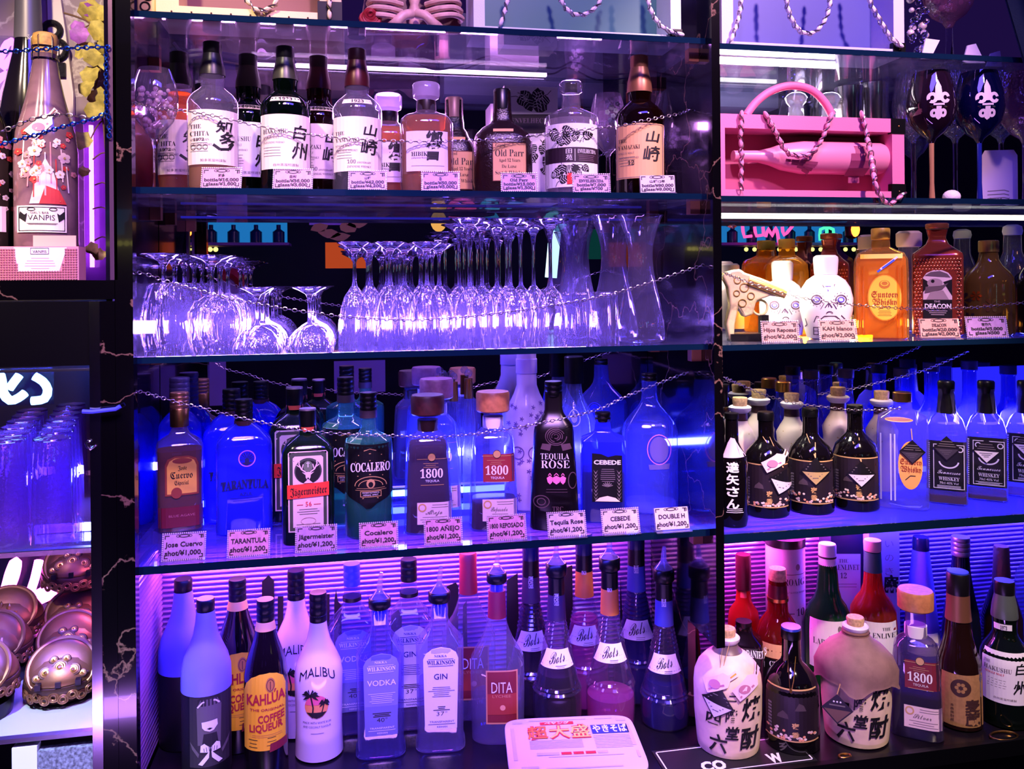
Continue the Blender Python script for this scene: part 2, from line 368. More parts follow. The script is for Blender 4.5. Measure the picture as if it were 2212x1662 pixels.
# ---------------------------------------------------------------- bottles
class Bt:
    """a bottle drawn from its outline in the photo: prof = (row, half width) from base to mouth, in pixels of the frame"""
    def __init__(b, name, label, cat, cx, base, prof, Y=None, z=None, n=2, dr=1.0, rot=0, group=None, seg=36):
        hw = max(p[1] for p in prof)
        if Y is None:
            f = G(cx, base, z); s0 = depth(f) / F; d = Vector((f.x - CAM.x, f.y - CAM.y, 0)).normalized(); p = f + d * (hw * dr * s0)
        else:
            p = P(cx, HZ, Y)
        b.cx = cx; b.tc = depth(p); b.s = b.tc / F; b.p0 = Vector((p.x, p.y, z + .0004)); b.z0 = z; b.n = n; b.dr = dr; b.seg = seg
        b.ry = hw * dr * b.s; b.tf = b.tc - b.ry; b.sf = b.tf / F
        b.root = thing(name, label, cat, b.p0, -az(cx) + rot, group)
        b.prof = []
        for i, q in enumerate(prof):
            zq = 0 if i == 0 else max(b.zl(q[0]), b.prof[-1][0] + (.004 if i == 1 else .0003)); b.prof.append((zq, q[1] * b.s, q[1] * dr * b.s))
    def zl(b, py, front=False):
        d = ray(b.cx, py); return CAM.z + (b.tf if front else b.tc) * d.z - b.z0
    def rad(b, z):
        q = b.prof
        for (z0, a, c), (z1, a2, c2) in zip(q, q[1:]):
            if z0 <= z <= z1 and z1 > z0: t = (z - z0) / (z1 - z0); return a + (a2 - a) * t, c + (c2 - c) * t
        return q[-1][1:] if z > q[-1][0] else q[0][1:]
    def body(b, m, part='glass_body', grow=1.0, upto=None):
        q = [(z, x * grow, y * grow) for z, x, y in b.prof]
        mb = MB(); mb.loft(q, m, b.seg, b.n); return mb.obj(part, b.root)
    def liquid(b, level, m, k=.93):
        zt = b.zl(level); q = [(.004 if i == 0 else z, x * k, y * k) for i, (z, x, y) in enumerate(b.prof) if z < zt]
        x, y = b.rad(zt); q.append((zt, x * k, y * k)); mb = MB(); mb.loft(q, m, b.seg, b.n); return mb.obj('liquid', b.root)
    def loft(b, part, pr, m, n=2, dr=1.0, seg=28, parent=None):
        """separate part around the axis: (row, half width) from bottom to top"""
        mb = MB(); mb.loft([(b.zl(y), h * b.s, h * dr * b.s) for y, h in pr], m, seg, n); return mb.obj(part, parent or b.root)
    def sleeve(b, part, y0, y1, m, grow=1.03, add=.0008, k=6):
        """a band that hugs the glass between two rows (y0 lower in the photo)"""
        za, zb = b.zl(y0), b.zl(y1); zs = sorted({za, zb} | {z for z, _, _ in b.prof if za < z < zb}); q = []
        for z in zs: x, y = b.rad(z); q.append((z, x * grow + add, y * grow + add))
        mb = MB(); mb.loft(q, m, b.seg, b.n, (0, 0)); return mb.obj(part, b.root)
    def lab(b, grid=8):
        R = max(q[1] for q in b.prof)
        def fn(px, py, layer):
            z = max(.0008, b.zl(py, True)); rx, ry = b.rad(z); e = .0007 + layer * .0004; u = (px - b.cx) * b.sf
            if b.n == 2:
                a = math.asin(max(-.995, min(.995, u / R))); return ((rx + e) * math.sin(a), -(ry + e) * math.cos(a), z)
            q = max(0.0, 1 - min(1, abs(u / rx)) ** b.n); return (u, -(ry * q ** (1 / b.n)) - e, z)
        return Lab(fn, grid)
# ================================================================ the setting
XL = P(297, 800, 0).x; XR = P(1531, 800, 0).x; XP0 = P(249, 800, -.03).x; XP1 = P(1561, 800, -.03).x
XB0 = XP1; XB1 = 2.62; XC0 = P(-70, 800, -.03).x
def slab(name, x0, x1, y0, y1, z0, z1, m, parent=None, kind=None):
    mb = MB(); mb.box(x0, x1, y0, y1, z0, z1, m); return mb.obj(name, parent, kind=kind)
FLOORM = mat('floor_dark', (18, 14, 22), .4, var=.3, vscale=3)
slab('floor', -5, 8, -4.2, .9, -.05, 0, FLOORM, kind='structure')
slab('wall_front', -5, 8, -4.25, -4.15, 0, 3.2, mat('wall_plum', (24, 14, 34), .7, var=.3, vscale=2), kind='structure')
slab('wall_back', XC0 - .4, XB1 + .3, .80, .86, 0, 3.0, mat('wall_black', (8, 7, 12), .6), kind='structure')
XW = XL - .045                                  # the bay reaches a little behind the pillar
slab('trim_1', XP0, XL, -.03, -.001, 0, 2.75, MARBLE, kind='structure')
slab('wall_left', XW - .012, XW, .0, .42, 0, 2.75, mat('bay_side_dark', (20, 12, 34), .1, coat=.4), kind='structure')
ZPB = P(1546, 1402, -.03).z                     # the pillar cladding stops short of the counter, its foot is set back
mb = MB(); mb.box(XR, XP1, -.03, .42, ZPB, 2.75, MARBLE); mb.box(XR, XP1, .135, .42, ZC + .0005, ZPB, MARBLE); mb.obj('trim_2', kind='structure')
# mirrors behind the glass shelves
def mirror_panel(x0, x1, label):
    t = thing('wall_mirror', label, 'mirror', ((x0 + x1) / 2, YM, Z4 - .02)); h = (x1 - x0) / 2
    slab('mirror_face', -h, h, 0, .012, 0, 1.6, MIRROR, t); slab('backing_board', -h, h, .0125, .03, 0, 1.6, BLK, t)
mirror_panel(XW + .001, XR - .001, 'tall mirror behind the shelves of the middle bay between the black marble pillars')
mirror_panel(XP1, XB1, 'tall mirror behind the shelves right of the second marble pillar')
# ribbed polycarbonate panels below the lowest glass shelf
RIB = thin('ribbed_polycarbonate', (150, 120, 220), .62, (205, 150, 235), .5, .12, .22)
def ribbed(mb, p0, p1, z0, z1, pitch, amp, nrm):
    k = int((z1 - z0) / pitch); vs = []; fs = []; st = 6
    for i in range(k * st + 1):
        a = amp * math.sin(2 * PI * i / st); z = z0 + (z1 - z0) * i / (k * st)
        for p in (p0, p1): vs.append((p[0] + nrm[0] * a, p[1] + nrm[1] * a, z))
    for i in range(k * st): fs.append((2 * i, 2 * i + 1, 2 * i + 3, 2 * i + 2))
    mb.add(vs, fs, RIB)
def panel(x0, x1, label, side):
    t = thing('ribbed_backsplash', label, 'panel', (x0, .385, ZC + .001)); h = Z4 - .05 - ZC
    mb = MB(); ribbed(mb, (0, 0), (x1 - x0, 0), 0, h, .0125, .0028, (0, -1)); mb.obj('front_sheet', t, 180)
    slab('backing_board', 0, x1 - x0, .006, .012, 0, h, mat('panel_back', (150, 70, 200), .6), t)
    if side:
        mb = MB(); ribbed(mb, (.004, -.37), (.004, -.006), 0, h, .0125, .002, (1, 0)); mb.obj('side_sheet', t, 180)
    return t, h
PN, PH = panel(XW + .001, XR - .001, 'violet ribbed plastic panel behind the bottles on the counter of the middle bay', True)
PN2, PH2 = panel(XP1, XB1, 'pink lit ribbed plastic panel behind the bottles right of the pillar', False)
# black city skyline cut-out on the middle panel
t = thing('skyline_cutout', 'black city skyline silhouette on the violet ribbed panel', 'decoration', (0, .379, ZC + .001))
mb = MB(); q = lambda px, py: ((P(px, py, .379)).x, max(.0005, P(px, py, .379).z - ZC) if py < 1600 else .0005)
for tw in ([(566, 1600), (566, 1258), (580, 1244), (592, 1256), (595, 1600)], [(600, 1600), (600, 1290), (612, 1290), (612, 1600)], [(693, 1600), (693, 1285), (712, 1285), (712, 1600)],
           [(722, 1600), (722, 1300), (726, 1275), (730, 1300), (738, 1310), (738, 1600)], [(404, 1600), (404, 1330), (412, 1318), (420, 1330), (420, 1600)], [(455, 1600), (455, 1350), (470, 1350), (470, 1600)],
           [(845, 1600), (845, 1330), (860, 1318), (868, 1330), (868, 1600)], [(965, 1600), (965, 1268), (985, 1260), (990, 1268), (990, 1600)], [(1000, 1600), (1000, 1310), (1008, 1300), (1012, 1600)], [(1095, 1600), (1095, 1255), (1118, 1240), (1125, 1600)],
           [(1220, 1600), (1220, 1230), (1236, 1222), (1240, 1600)], [(1340, 1600), (1340, 1250), (1352, 1600)], [(905, 1600), (905, 1325), (912, 1600)], [(1455, 1600), (1455, 1250), (1500, 1230), (1500, 1600)]):
    mb.prism([q(*p) for p in tw[::-1]], -.0015, .0015, mat('cutout_black', (10, 6, 16), .5))
o = mb.obj('skyline', t)
# glass shelves
EDGE = mat('shelf_edge', (8, 30, 52), .06, coat=.6, spec=.6)
def shelf(x0, x1, z, label, th=.013, y1=.397, m=None):
    t = thing('glass_shelf', label, 'shelf', (x0, 0, z))
    slab('glass_plate', 0, x1 - x0, .003, y1, -th, 0, m or SHELFG, t); slab('polished_edge', 0, x1 - x0, 0, .003, -th, 0, EDGE, t)
    for xx in ([.012, x1 - x0 - .012] if x1 < 0.9 else [.012]):
        for yy in (.05, .32):
            mb = MB(); mb.box(xx - .012, xx + .012, yy - .012, yy + .012, -th - .03, -th, mat('bracket_wood', (120, 70, 50), .5)); mb.obj('bracket', t)
e = .0006
shelf(XW + e, XR - e, Z1, 'glass shelf at the top of the middle bay under the cream and teal gift cases')
shelf(XW + e, XR - e, Z2, 'glass shelf of the middle bay carrying the row of whisky bottles with brush lettering')
shelf(XW + e, XR - e, Z3, 'glass shelf of the middle bay crowded with upturned stemware')
shelf(XW + e, XR - e, Z4, 'lowest glass shelf of the middle bay, glowing blue, with nine price cards', .016, m=thin('shelf_glow_tint_violet', (205, 205, 240), .16, (120, 110, 255), .5, .04, .08))  # violet-blue glow put into the plate's haze colour
Z1R = P(1700, 100, 0).z; Z2R = P(1900, 427, 0).z; Z4R = P(1700, 1147, 0).z
shelf(XP1 + e, XB1, Z1R, 'glass shelf at the top right under the blue gift case')
shelf(XP1 + e, XB1, Z2R, 'glass shelf at the right under the pink gift case and wine goblets')
shelf(XP1 + e, XB1, Z3R, 'glass shelf at the right under the white skull bottles')
shelf(XP1 + e, XB1, Z4R, 'blue lit shelf at the right under the dark bottles with neck tags', .02, m=thin('shelf_glow_tint_blue', (160, 160, 235), .5, (90, 90, 255), .4, .08, .06))  # blue glow of the lit glass put into its haze colour
# counter
COUNT = mat('counter_dark', (16, 12, 20), .25, var=.2, vscale=12)
t = thing('back_counter', 'dark bar counter along the bottom under the front row of bottles', 'counter', (0, 0, 0))
slab('worktop', XP0 + .001, XB1, -.07, .384, ZC - .035, ZC, COUNT, t); slab('front_panel', XP0 + .001, XB1, -.04, -.02, .001, ZC - .0351, BLKG, t)
slab('front_ledge', XP1, XB1, -.085, -.0701, ZC - .03, ZC + .006, BLKG, t)
# LED strips
def strip(label, p0, p1, th, m, cat='light'):
    t = thing('led_strip', label, cat, p0); d = Vector(p1) - Vector(p0)
    slab('channel', 0, d.x, .004, .012, -th, th, CHROME, t); slab('diffuser', 0, d.x, -.004, .0039, -th * .8, th * .8, m, t)
strip('pink glowing light strip along the mirror under the top middle shelf', (XL + .18, YM - .014, P(900, 154, YM).z), (XR - .28, 0, 0), .0055, glow('led_pink', (255, 190, 255), 9))
strip('white glowing light strip along the mirror under the top right shelf', (XP1 + .002, YM - .014, P(1700, 180, YM).z), (XP1 + .36, 0, 0), .006, glow('led_white', (255, 240, 225), 3))
strip('white glowing light strip along the mirror below the pink gift case shelf', (XP1 + .002, YM - .014, P(1700, 471, YM).z), (XB1 - .01, 0, 0), .004, glow('led_white', (255, 240, 225), 3))
strip('blue glowing light strip on the mirror behind the blue bottles', (XL + .005, YM - .014, Z4 + .022), (XR - .3, 0, 0), .008, glow('led_blue', (95, 120, 255), 10))
strip('blue glowing light strip on the mirror at the far right behind the square black-label bottles', (XP1 + .3, YM - .014, Z4R + .025), (XB1 - .01, 0, 0), .008, glow('led_blue', (95, 120, 255), 10))
strip('thin blue light line where the second middle shelf meets the mirror', (XL + .01, YM - .014, Z2 - .03), (XR - .02, 0, 0), .003, glow('led_thin_blue', (60, 50, 235), .35))
# cable along the top strip
mb = MB(); pts = cat_rom([P(a, b, YM - .03) for a, b in ((830, 138), (880, 132), (940, 150), (1000, 140), (1060, 122), (1120, 136), (1200, 148), (1240, 134), (1300, 160), (1360, 158), (1400, 152))], .01)
tag(mb.tube(pts, .0025, mat('cable_blue', (40, 30, 80), .4), 6) or mb.obj('cable'), 'loose dark cable drooping along the pink light strip', 'cable')
mb = MB(); pts = cat_rom([P(a, b, YM - .03) for a, b in ((375, 92), (395, 112), (430, 108), (500, 118), (560, 128), (590, 118))], .01); mb.tube(pts, .004, mat('cable_white', (200, 180, 215), .4), 6)
pts = cat_rom([P(a, b, YM - .04) for a, b in ((400, 122), (460, 118), (540, 130), (640, 134))], .01); mb.tube(pts, .004, mat('cable_white', (200, 180, 215), .4), 6)
tag(mb.obj('cable_bundle'), 'bundle of white cables behind the clear-shouldered whisky bottle at the upper left', 'cable')

# ================================================================ cabinet at the left edge
CDIR = Vector((-.233, .972, 0))
def cf(px, py, Y=-.03): return P(px, py, Y)
cab = thing('display_cabinet', 'black marble display cabinet with chrome rails at the left edge', 'cabinet', (0, 0, 0))
def pxbox(name, x0, x1, y0, y1, Ya, Yb, m, parent):
    a = P(x0, y1, Ya); b = P(x1, y0, Ya); return slab(name, a.x, b.x, Ya, Yb, a.z, b.z, m, parent)
ZA = P(100, 606, -.03).z; ZB = P(100, 1191, -.03).z; ZD = P(100, 1592, -.03).z
NW = veined('niche_marble', (150, 128, 150), (205, 190, 205), 5, .03, .5, .1)
pxbox('top_rail', -70, 248.4, 606, 650, -.03, -.001, MARBLE, cab)
slab('niche_floor', XC0 - .35, P(213, 900, 0).x - .011, -.0009, .33, ZA - .03, ZA, MARBLE, cab)
pxbox('drawer_front', -70, 200, 651, 796, -.028, -.01, BLKG, cab)
pxbox('metal_trim', -70, 200, 797, 808, -.032, -.01, STEEL, cab)
pxbox('stile', 215, 248.4, 651, 1700, -.03, 0, MARBLE, cab)
pxbox('chrome_post', 201, 214.5, 651, 1700, -.034, -.02, CHROME, cab)
x0 = XC0 - .35; x1 = XP0 - .002
slab('side_panel', P(214, 900, .0).x - .01, P(214, 900, .0).x, .001, .70, ZD - .02, ZA - .05, mat('panel_dark', (16, 12, 24), .35), cab)
slab('back_panel', x0, x1, .71, .73, .02, ZA - .05, mat('panel_dark', (16, 12, 24), .35), cab)
slab('glass_plate', x0, P(213, 900, 0).x, -.0189, .70, ZB - .012, ZB, SHELFG, cab)
pxbox('rail', -70, 200, 1184, 1199, -.034, -.0195, STEEL, cab)
slab('metal_shelf', x0, P(213, 900, 0).x, -.0189, .70, ZD - .012, ZD, mat('metal_shelf', (205, 212, 220), .35, .35, bump=.1, bscale=60), cab)
pxbox('rail', -70, 200, 1588, 1607, -.034, -.0195, STEEL, cab)
pxbox('granite_panel', 82, 200, 1612, 1700, -.03, -.01, mat('granite', (120, 130, 150), .4, var=.6, vscale=160), cab)
pxbox('bright_slot', 26, 80, 1612, 1700, -.03, -.01, mat('slot_bright', (225, 240, 245), .4), cab)  # bright slot, its light put into a pale colour
pxbox('niche_wall', -70, 248, -60, 605, .30, .32, NW, cab)
pxbox('niche_edge', 238, 248, -60, 605, -.03, -.001, mat('niche_frame', (110, 80, 110), .3, .6), cab)
for Yl, px in ((-.03, 8),): pass
# clear lit column in the niche
t = thing('light_column', 'clear square column with a glowing white tube inside, at the right of the niche', 'lamp', (P(218, 605, .262).x, .262, ZA + .001))
h = P(218, 262, .262).z - ZA; mb = MB(); mb.box(-.028, .028, -.02, .02, 0, h, thin('acrylic_violet', (205, 130, 240), .30, (190, 90, 255), .5)); mb.obj('clear_column', t)
mb = MB(); mb.tube([(-.018, 0, .03), (-.018, 0, h * .97)], .005, glow('tube_pink', (255, 200, 255), 8)); mb.obj('light_tube', t)
# neon writing
def neon(label, paths, Y, r, m, px=0):
    c = P(*paths[0][0], Y); t = thing('neon_sign', label, 'neon sign', c)
    for p in paths:
        mb = MB(); mb.tube([v - c for v in cat_rom([P(a, b, Y) for a, b in p], .008)], r, m, 8); mb.obj('neon_tube', t)
    xs = [a for p in paths for a, b in p]; ys = [b for p in paths for a, b in p]
    a = P(min(xs) - 12, max(ys) + 12, Y + .02) - c; b = P(max(xs) + 12, min(ys) - 12, Y + .02) - c
    slab('clear_backing', a.x, b.x, .02, .024, a.z, b.z, thin('sign_acrylic', (235, 235, 245), .004, (90, 90, 255), .1, .2, .004), t)
z2 = lambda L: [(x / 2.769, 600 + y / 2.769) for x, y in L]; z3 = lambda L: [(x / 3.447, 1180 + y / 3.447) for x, y in L]; z1 = lambda L: [(x / 2.597, y / 2.597) for x, y in L]
neon('blue neon handwriting in the cabinet above the stacked tumblers', [z2([(-60, 640), (-10, 570), (10, 620), (20, 690), (60, 735), (110, 720), (150, 690)]), z2([(115, 585), (80, 630), (55, 665)]), z2([(205, 590), (255, 620), (285, 670), (265, 725), (190, 738)])], .20, .0095, glow('neon_blue', (110, 170, 255), 8))
neon('pink neon handwriting behind the bronze ashtrays', [z3([(-30, 360), (30, 330), (70, 200), (110, 110), (130, 130), (110, 230), (60, 350)]), z3([(290, 110), (260, 240), (225, 370), (300, 345), (365, 312), (395, 350), (340, 385), (280, 410)])], .56, .011, glow('neon_pink', (255, 90, 235), 12))
neon('pink neon loop behind the dark bottle in the niche', [z1([(-30, 360), (0, 330), (40, 245), (88, 235), (75, 310), (10, 385)]), z1([(-30, 470), (10, 430), (60, 415), (30, 500), (0, 560)])], .27, .008, glow('neon_violet', (215, 90, 255), 5))

# ================================================================ what the mirrors show of the room across the bar
def RM(px, py, Yr): v = P(px, py, 2 * YM - Yr); return Vector((v.x, Yr, v.z))
def rbox(name, x0, x1, y0, y1, Yr, m, parent=None, d=.02, loc=None):
    a = RM(x0, y1, Yr); b = RM(x1, y0, Yr); o = Vector(loc or (0, 0, 0)); return slab(name, a.x - o.x, b.x - o.x, Yr - d - o.y, Yr - o.y, a.z - o.z, b.z - o.z, m, parent)
YR = -3.4
CYAN = glow('cabinet_cyan', (40, 150, 225), .8)
for (xa, xb, lb) in ((288, 620, 'cyan lit shelf of bottles across the bar, left'), (1560, 1850, 'cyan lit shelf of bottles across the bar, right')):
    c = RM(xa, 527, YR); t = thing('lit_bottle_shelf', lb, 'shelf', c)
    rbox('back_light', xa, xb, 478, 524, YR, CYAN, t, loc=c); rbox('shelf_board', xa - 4, xb + 4, 524, 530, YR + .2, mat('board_pale', (200, 130, 190), .5), t, .24, loc=c)
    mb = MB()
    for i in range(7):
        px = xa + 22 + i * (xb - xa - 40) / 6; a = RM(px, 524, YR + .1) - c; hh = (RM(px, 486, YR + .1) - RM(px, 524, YR + .1)).z
        mb.loft([(a.z, .04, .04, a.x, a.y), (a.z + hh * .6, .04, .04, a.x, a.y), (a.z + hh * .75, .015, .015, a.x, a.y), (a.z + hh, .015, .015, a.x, a.y)], mat('far_bottle', (20, 70, 110), .2), 12)
    mb.obj('bottle_row', t)
for (xa, xb) in ((288, 466), (1612, 1880)):
    c = RM(xa, 540, YR); t = thing('led_strip', 'row of yellow light beads across the bar, %s' % ('left' if xa < 900 else 'right'), 'light', c); mb = MB()
    for i in range(16): mb.ball(RM(xa + (xb - xa) * i / 15, 539, YR) - c, .017, glow('bead_yellow', (235, 225, 110), 3), 8, 5)
    mb.obj('light_beads', t)
for (px, py, lb) in ((409, 500, 'amber glowing lantern across the bar, left'), (1840, 500, 'amber glowing lantern across the bar, right')):
    c = RM(px, py + 16, -2.6); t = thing('lantern', lb, 'lantern', c); mb = MB()
    mb.loft([(0, .02, .02), (.02, .045, .045), (.10, .045, .045), (.13, .02, .02)], mat('lantern_red', (120, 30, 25), .3), 16); mb.obj('lantern_shade', t)
    mb = MB(); mb.ball((0, .04, .06), (.03, .03, .05), glow('lantern_glow', (255, 120, 40), 8)); mb.obj('lantern_flame', t)
for i, (xa, xb, ya, yb, lb) in enumerate(((470, 535, 560, 688, 'white poster with a red and blue swirl across the bar'), (370, 488, 780, 880, 'crumpled white paper sheet across the bar, left'), (722, 832, 778, 850, 'crumpled white paper sheet across the bar, right'), (668, 750, 430, 486, 'white notice across the bar above the coupes'))):
    c = RM(xa, yb, -2.4); t = thing('paper_sheet', lb, 'poster', c); rbox('sheet', xa, xb, ya, yb, -2.4, mat('paper_lilac', (215, 190, 235), .7, bump=.4, bscale=6), t, .004, loc=c)
    if i == 0:
        mb = MB(); pc = [RM(a, b, -2.394) - c for a, b in ((478, 600), (495, 590), (515, 600), (524, 620))]; mb.tube(cat_rom(pc, .02), .035, RED, 8); mb.obj('red_swirl', t)
c = RM(703, 580, -2.2); t = thing('orange_panel', 'orange lit panel across the bar behind the flutes', 'panel', c); rbox('panel_face', 703, 795, 524, 580, -2.2, glow('panel_orange', (240, 95, 45), .7), t, .01, loc=c)
for i, (a, b, col) in enumerate(((930, 965, (255, 190, 90)), (966, 1030, (255, 90, 170)), (1036, 1080, (60, 190, 235)), (1095, 1135, (70, 150, 235)), (1140, 1170, (240, 80, 190)), (1172, 1225, (130, 240, 235)))):
    c = RM((a + b) / 2, 488, -2.9); t = thing('party_lamp', 'colored ceiling lamp across the bar, %s' % ('amber', 'pink', 'cyan', 'sky blue', 'magenta', 'aqua')[i], 'lamp', c); rr = (RM(b, 488, -2.9) - RM(a, 488, -2.9)).length / 2
    mb = MB(); mb.ball((0, 0, .03), (rr, rr, .07), glow('party_%d' % i, col, 1.2), 14, 8); mb.obj('lamp_globe', t)
for (lb, col, s_, pts) in (('pink neon writing across the bar, right', 'neon_rose', (255, 80, 150), ([(1604, 488), (1608, 512), (1624, 510)], [(1630, 490), (1634, 510), (1648, 508), (1648, 490)], [(1654, 512), (1660, 494), (1668, 510), (1676, 492), (1684, 530)], [(1690, 490), (1694, 508), (1712, 488)])), ('green neon figure across the bar, right', 'neon_green', (70, 230, 150), ([(1772, 520), (1772, 496), (1786, 490), (1800, 496), (1800, 520)], [(1786, 492), (1786, 520)]))):
    c = RM(pts[0][0][0], pts[0][0][1], -3.1); t = thing('neon_sign', lb, 'neon sign', c)
    for q in pts: mb = MB(); mb.tube(cat_rom([RM(a, b, -3.1) - c for a, b in q], .03), .012, glow(col, s_, 2.5), 8); mb.obj('neon_tube', t)
c = RM(700, 500, -1.9); t = thing('leaf_garland', 'yellow leaves hanging across the bar behind the flutes', 'plant', c); rd = random.Random(8)
for (a, b, r) in ((690, 492, 12), (712, 505, 13), (735, 512, 12), (752, 492, 14), (772, 484, 12), (800, 470, 10), (820, 462, 12)):
    o3 = RM(a, b, -1.9) - c; k = r * .0032; mb = MB(); an = rd.uniform(0, 3); mb.prism([(o3.x + k * math.cos(an + i * .785) * (1 if i % 4 else 1.5), o3.z + .6 * k * math.sin(an + i * .785)) for i in range(8)][::-1], 0, .006, mat('leaf_amber', (220, 170, 90), .6, emit=(220, 150, 70), es=.0)); mb.obj('leaf', t)
c = RM(1270, 560, -2.9); t = thing('green_screen', 'dim green screen across the bar behind the carafes', 'screen', c); rbox('screen_face', 1270, 1300, 495, 560, -2.9, glow('screen_green', (30, 120, 110), .25), t, loc=c)
c = RM(1190, 600, -2.7); t = thing('bar_lamp', 'white cyan tube lamp across the bar behind the tall flutes', 'lamp', c); mb = MB(); mb.tube([(0, 0, 0), (.03, 0, .3)], .04, glow('tube_white', (200, 255, 255), 3)); mb.obj('lamp_tube', t)
# ================================================================ whisky shelf (second shelf, middle bay)
AMB = lambda n, c, k=.35: thin(n, c, k, c, .3, .05, .03)
LQ_AMBER = AMB('whisky_amber', (226, 150, 70), .35); LQ_GOLD = AMB('whisky_gold', (244, 190, 105), .4); LQ_RED = AMB('whisky_red', (190, 75, 45), .45); LQ_DARK = mat('whisky_dark', (22, 12, 16), .15)
GREENG = thin('green_glass', (40, 80, 50), .10, (20, 50, 30), .5, .03, .06); BROWNG = thin('brown_glass', (70, 36, 22), .12, (60, 25, 15), .5, .03, .06)
FOILD = mat('foil_charcoal', (44, 42, 46), .35, .4); FOILG = mat('foil_olive', (70, 72, 60), .35, .4); FOILR = mat('foil_oxblood', (70, 18, 26), .35, .3); FOILB = mat('foil_bronze', (150, 100, 75), .4, .6)
PRICE = 'price cards on the shelf edges'
def whisky(label, cx, dy, Y, glass, liq, level, foil, capm, paper, kanji, latin, year, foot='', sx=1.0, lowfoil=165, extra=None):
    g = lambda y: y + dy
    b = Bt('whisky_bottle', label, 'whisky bottle', cx, 408, [(408, 48 * sx), (g(403), 53 * sx), (g(232), 53 * sx), (g(222), 52 * sx), (g(212), 47 * sx), (g(203), 39 * sx), (g(196), 30 * sx), (g(190), 24), (g(180), 25), (g(165), 25.5), (g(150), 24.5), (g(135), 21), (g(119), 18)], Y=Y, z=Z2, group='whisky bottles with brush lettered labels')
    b.body(glass)
    if liq: b.liquid(g(level), liq)
    b.sleeve('neck_foil', g(lowfoil), g(118), foil)
    b.loft('cap', [(g(118), 18.5), (g(113), 19.5), (g(94), 19.5), (g(92.5), 18)], capm)
    L = b.lab(); L.rect(cx - 51 * sx, cx + 51 * sx, g(236), g(355), paper, 0)
    y = g(268)
    for k, (s, h, wd) in enumerate(latin): L.text(s, cx - 46, cx - 46 + wd, y + h, h, INK if h > 6 else GREYINK, 'serif', -.008); y += h + 6
    L.lines(cx - 46, cx - 10, g(308), g(326), 4, GREYINK, 1, 1)
    if year: L.text(year, cx - 40, cx - 18, g(304), 6, INK, 'serif')
    for (s, x0, x1, yb, h) in kanji: L.text(s, cx + x0, cx + x1, g(yb), h, INK, 'sans', .018, .15)
    if foot: L.text(foot, cx - 26, cx + 26, g(349), 6, GREYINK)
    if extra: extra(L, cx, g)
    L.obj('front_label', b.root); sh = getattr(extra, 'sh', None)
    if sh: L = b.lab(); L.rect(cx - 34, cx + 34, g(197), g(207), sh[1], 0); L.text(sh[0], cx - 15, cx + 15, g(205), 7, INK, 'serif'); L.obj('shoulder_label', b.root)
    return b
KC = [('知', 5, 40, 285, 26), ('多', 10, 44, 318, 34)]; KH = [('白', 14, 44, 289, 30), ('州', 12, 46, 332, 36)]; KY = [('山', 12, 42, 277, 24), ('崎', 6, 42, 318, 32)]
chita = lambda L, cx, g: ([L.ring(cx - 40 + 12 * k, g(318), 5, 6, 1, INK) for k in range(3)], L.line([(cx + 0, g(312)), (cx + 14, g(322)), (cx + 32, g(320)), (cx + 40, g(306))], 6, INK, 2))
def collar(txt):
    def f(L, cx, g): f.sh = (txt, CREAM)
    return f
def yam(L, cx, g): yam.sh = ('1923', CREAM); L.text('100', cx - 22, cx - 4, g(338), 8, GREYINK, 'serif'); L.text('ANNIVERSARY', cx - 2, cx + 28, g(338), 4, GREYINK, 'serif'); L.text('JAPANESE WHISKY', cx - 22, cx + 28, g(347), 4.5, GREYINK, 'serif')
whisky('clear shouldered whisky bottle with black cap and amber whisky low inside', 463, 0, .12, CLEAR, LQ_GOLD, 300, FOILD, BLK, CREAM, KC, [('THE', 9, 22), ('CHITA', 10, 38), ('SINGLE GRAIN', 4.5, 38), ('JAPANESE WHISKY', 4.5, 44)], '1972', '知多蒸溜所謹製', extra=chita)
whisky('amber whisky bottle standing behind the crystal filled goblet at the left', 391, 22, .245, CLEAR, LQ_AMBER, 180, FOILD, BLK, CREAM, KC, [('THE', 9, 22), ('CHITA', 10, 38), ('SINGLE GRAIN', 4.5, 38), ('JAPANESE WHISKY', 4.5, 44)], '1972', '知多蒸溜所謹製', extra=chita, sx=.94)
whisky('green whisky bottle with pale label and olive neck foil, in the front row', 620, 10, .12, GREENG, LQ_DARK, 180, FOILG, BLK, CREAM, KH, [('HAKUSHU', 10, 50), ('SINGLE MALT', 5, 32), ('JAPANESE WHISKY', 4.5, 44)], '', '白州蒸溜所謹製', extra=collar('1973'))
whisky('green whisky bottle half hidden between the clear one and the front green one', 540, 27, .245, GREENG, LQ_DARK, 190, FOILG, BLK, WHITE, KH, [('HAKUSHU', 10, 50), ('SINGLE MALT', 5, 32), ('JAPANESE WHISKY', 4.5, 44)], '', '白州蒸溜所謹製', extra=collar('1973'), sx=.94)
whisky('clear shouldered whisky bottle with oxblood neck foil and pale label, in the front row', 775, 15, .12, CLEAR, LQ_DARK, 360, FOILR, mat('cap_oxblood', (40, 10, 16), .3), CREAM, KY, [('THE', 8, 18), ('YAMAZAKI', 9, 50), ('SINGLE MALT', 4.5, 34), ('JAPANESE WHISKY', 4.5, 46)], '', '', extra=yam, lowfoil=175)
whisky('dark red whisky bottle half hidden right of the front green bottle', 692, 31, .245, BROWNG, LQ_RED, 190, FOILR, mat('cap_oxblood', (40, 10, 16), .3), CREAM, KY, [('THE', 8, 18), ('YAMAZAKI', 9, 50), ('SINGLE MALT', 4.5, 34), ('JAPANESE WHISKY', 4.5, 46)], '', '', extra=yam, sx=.94)
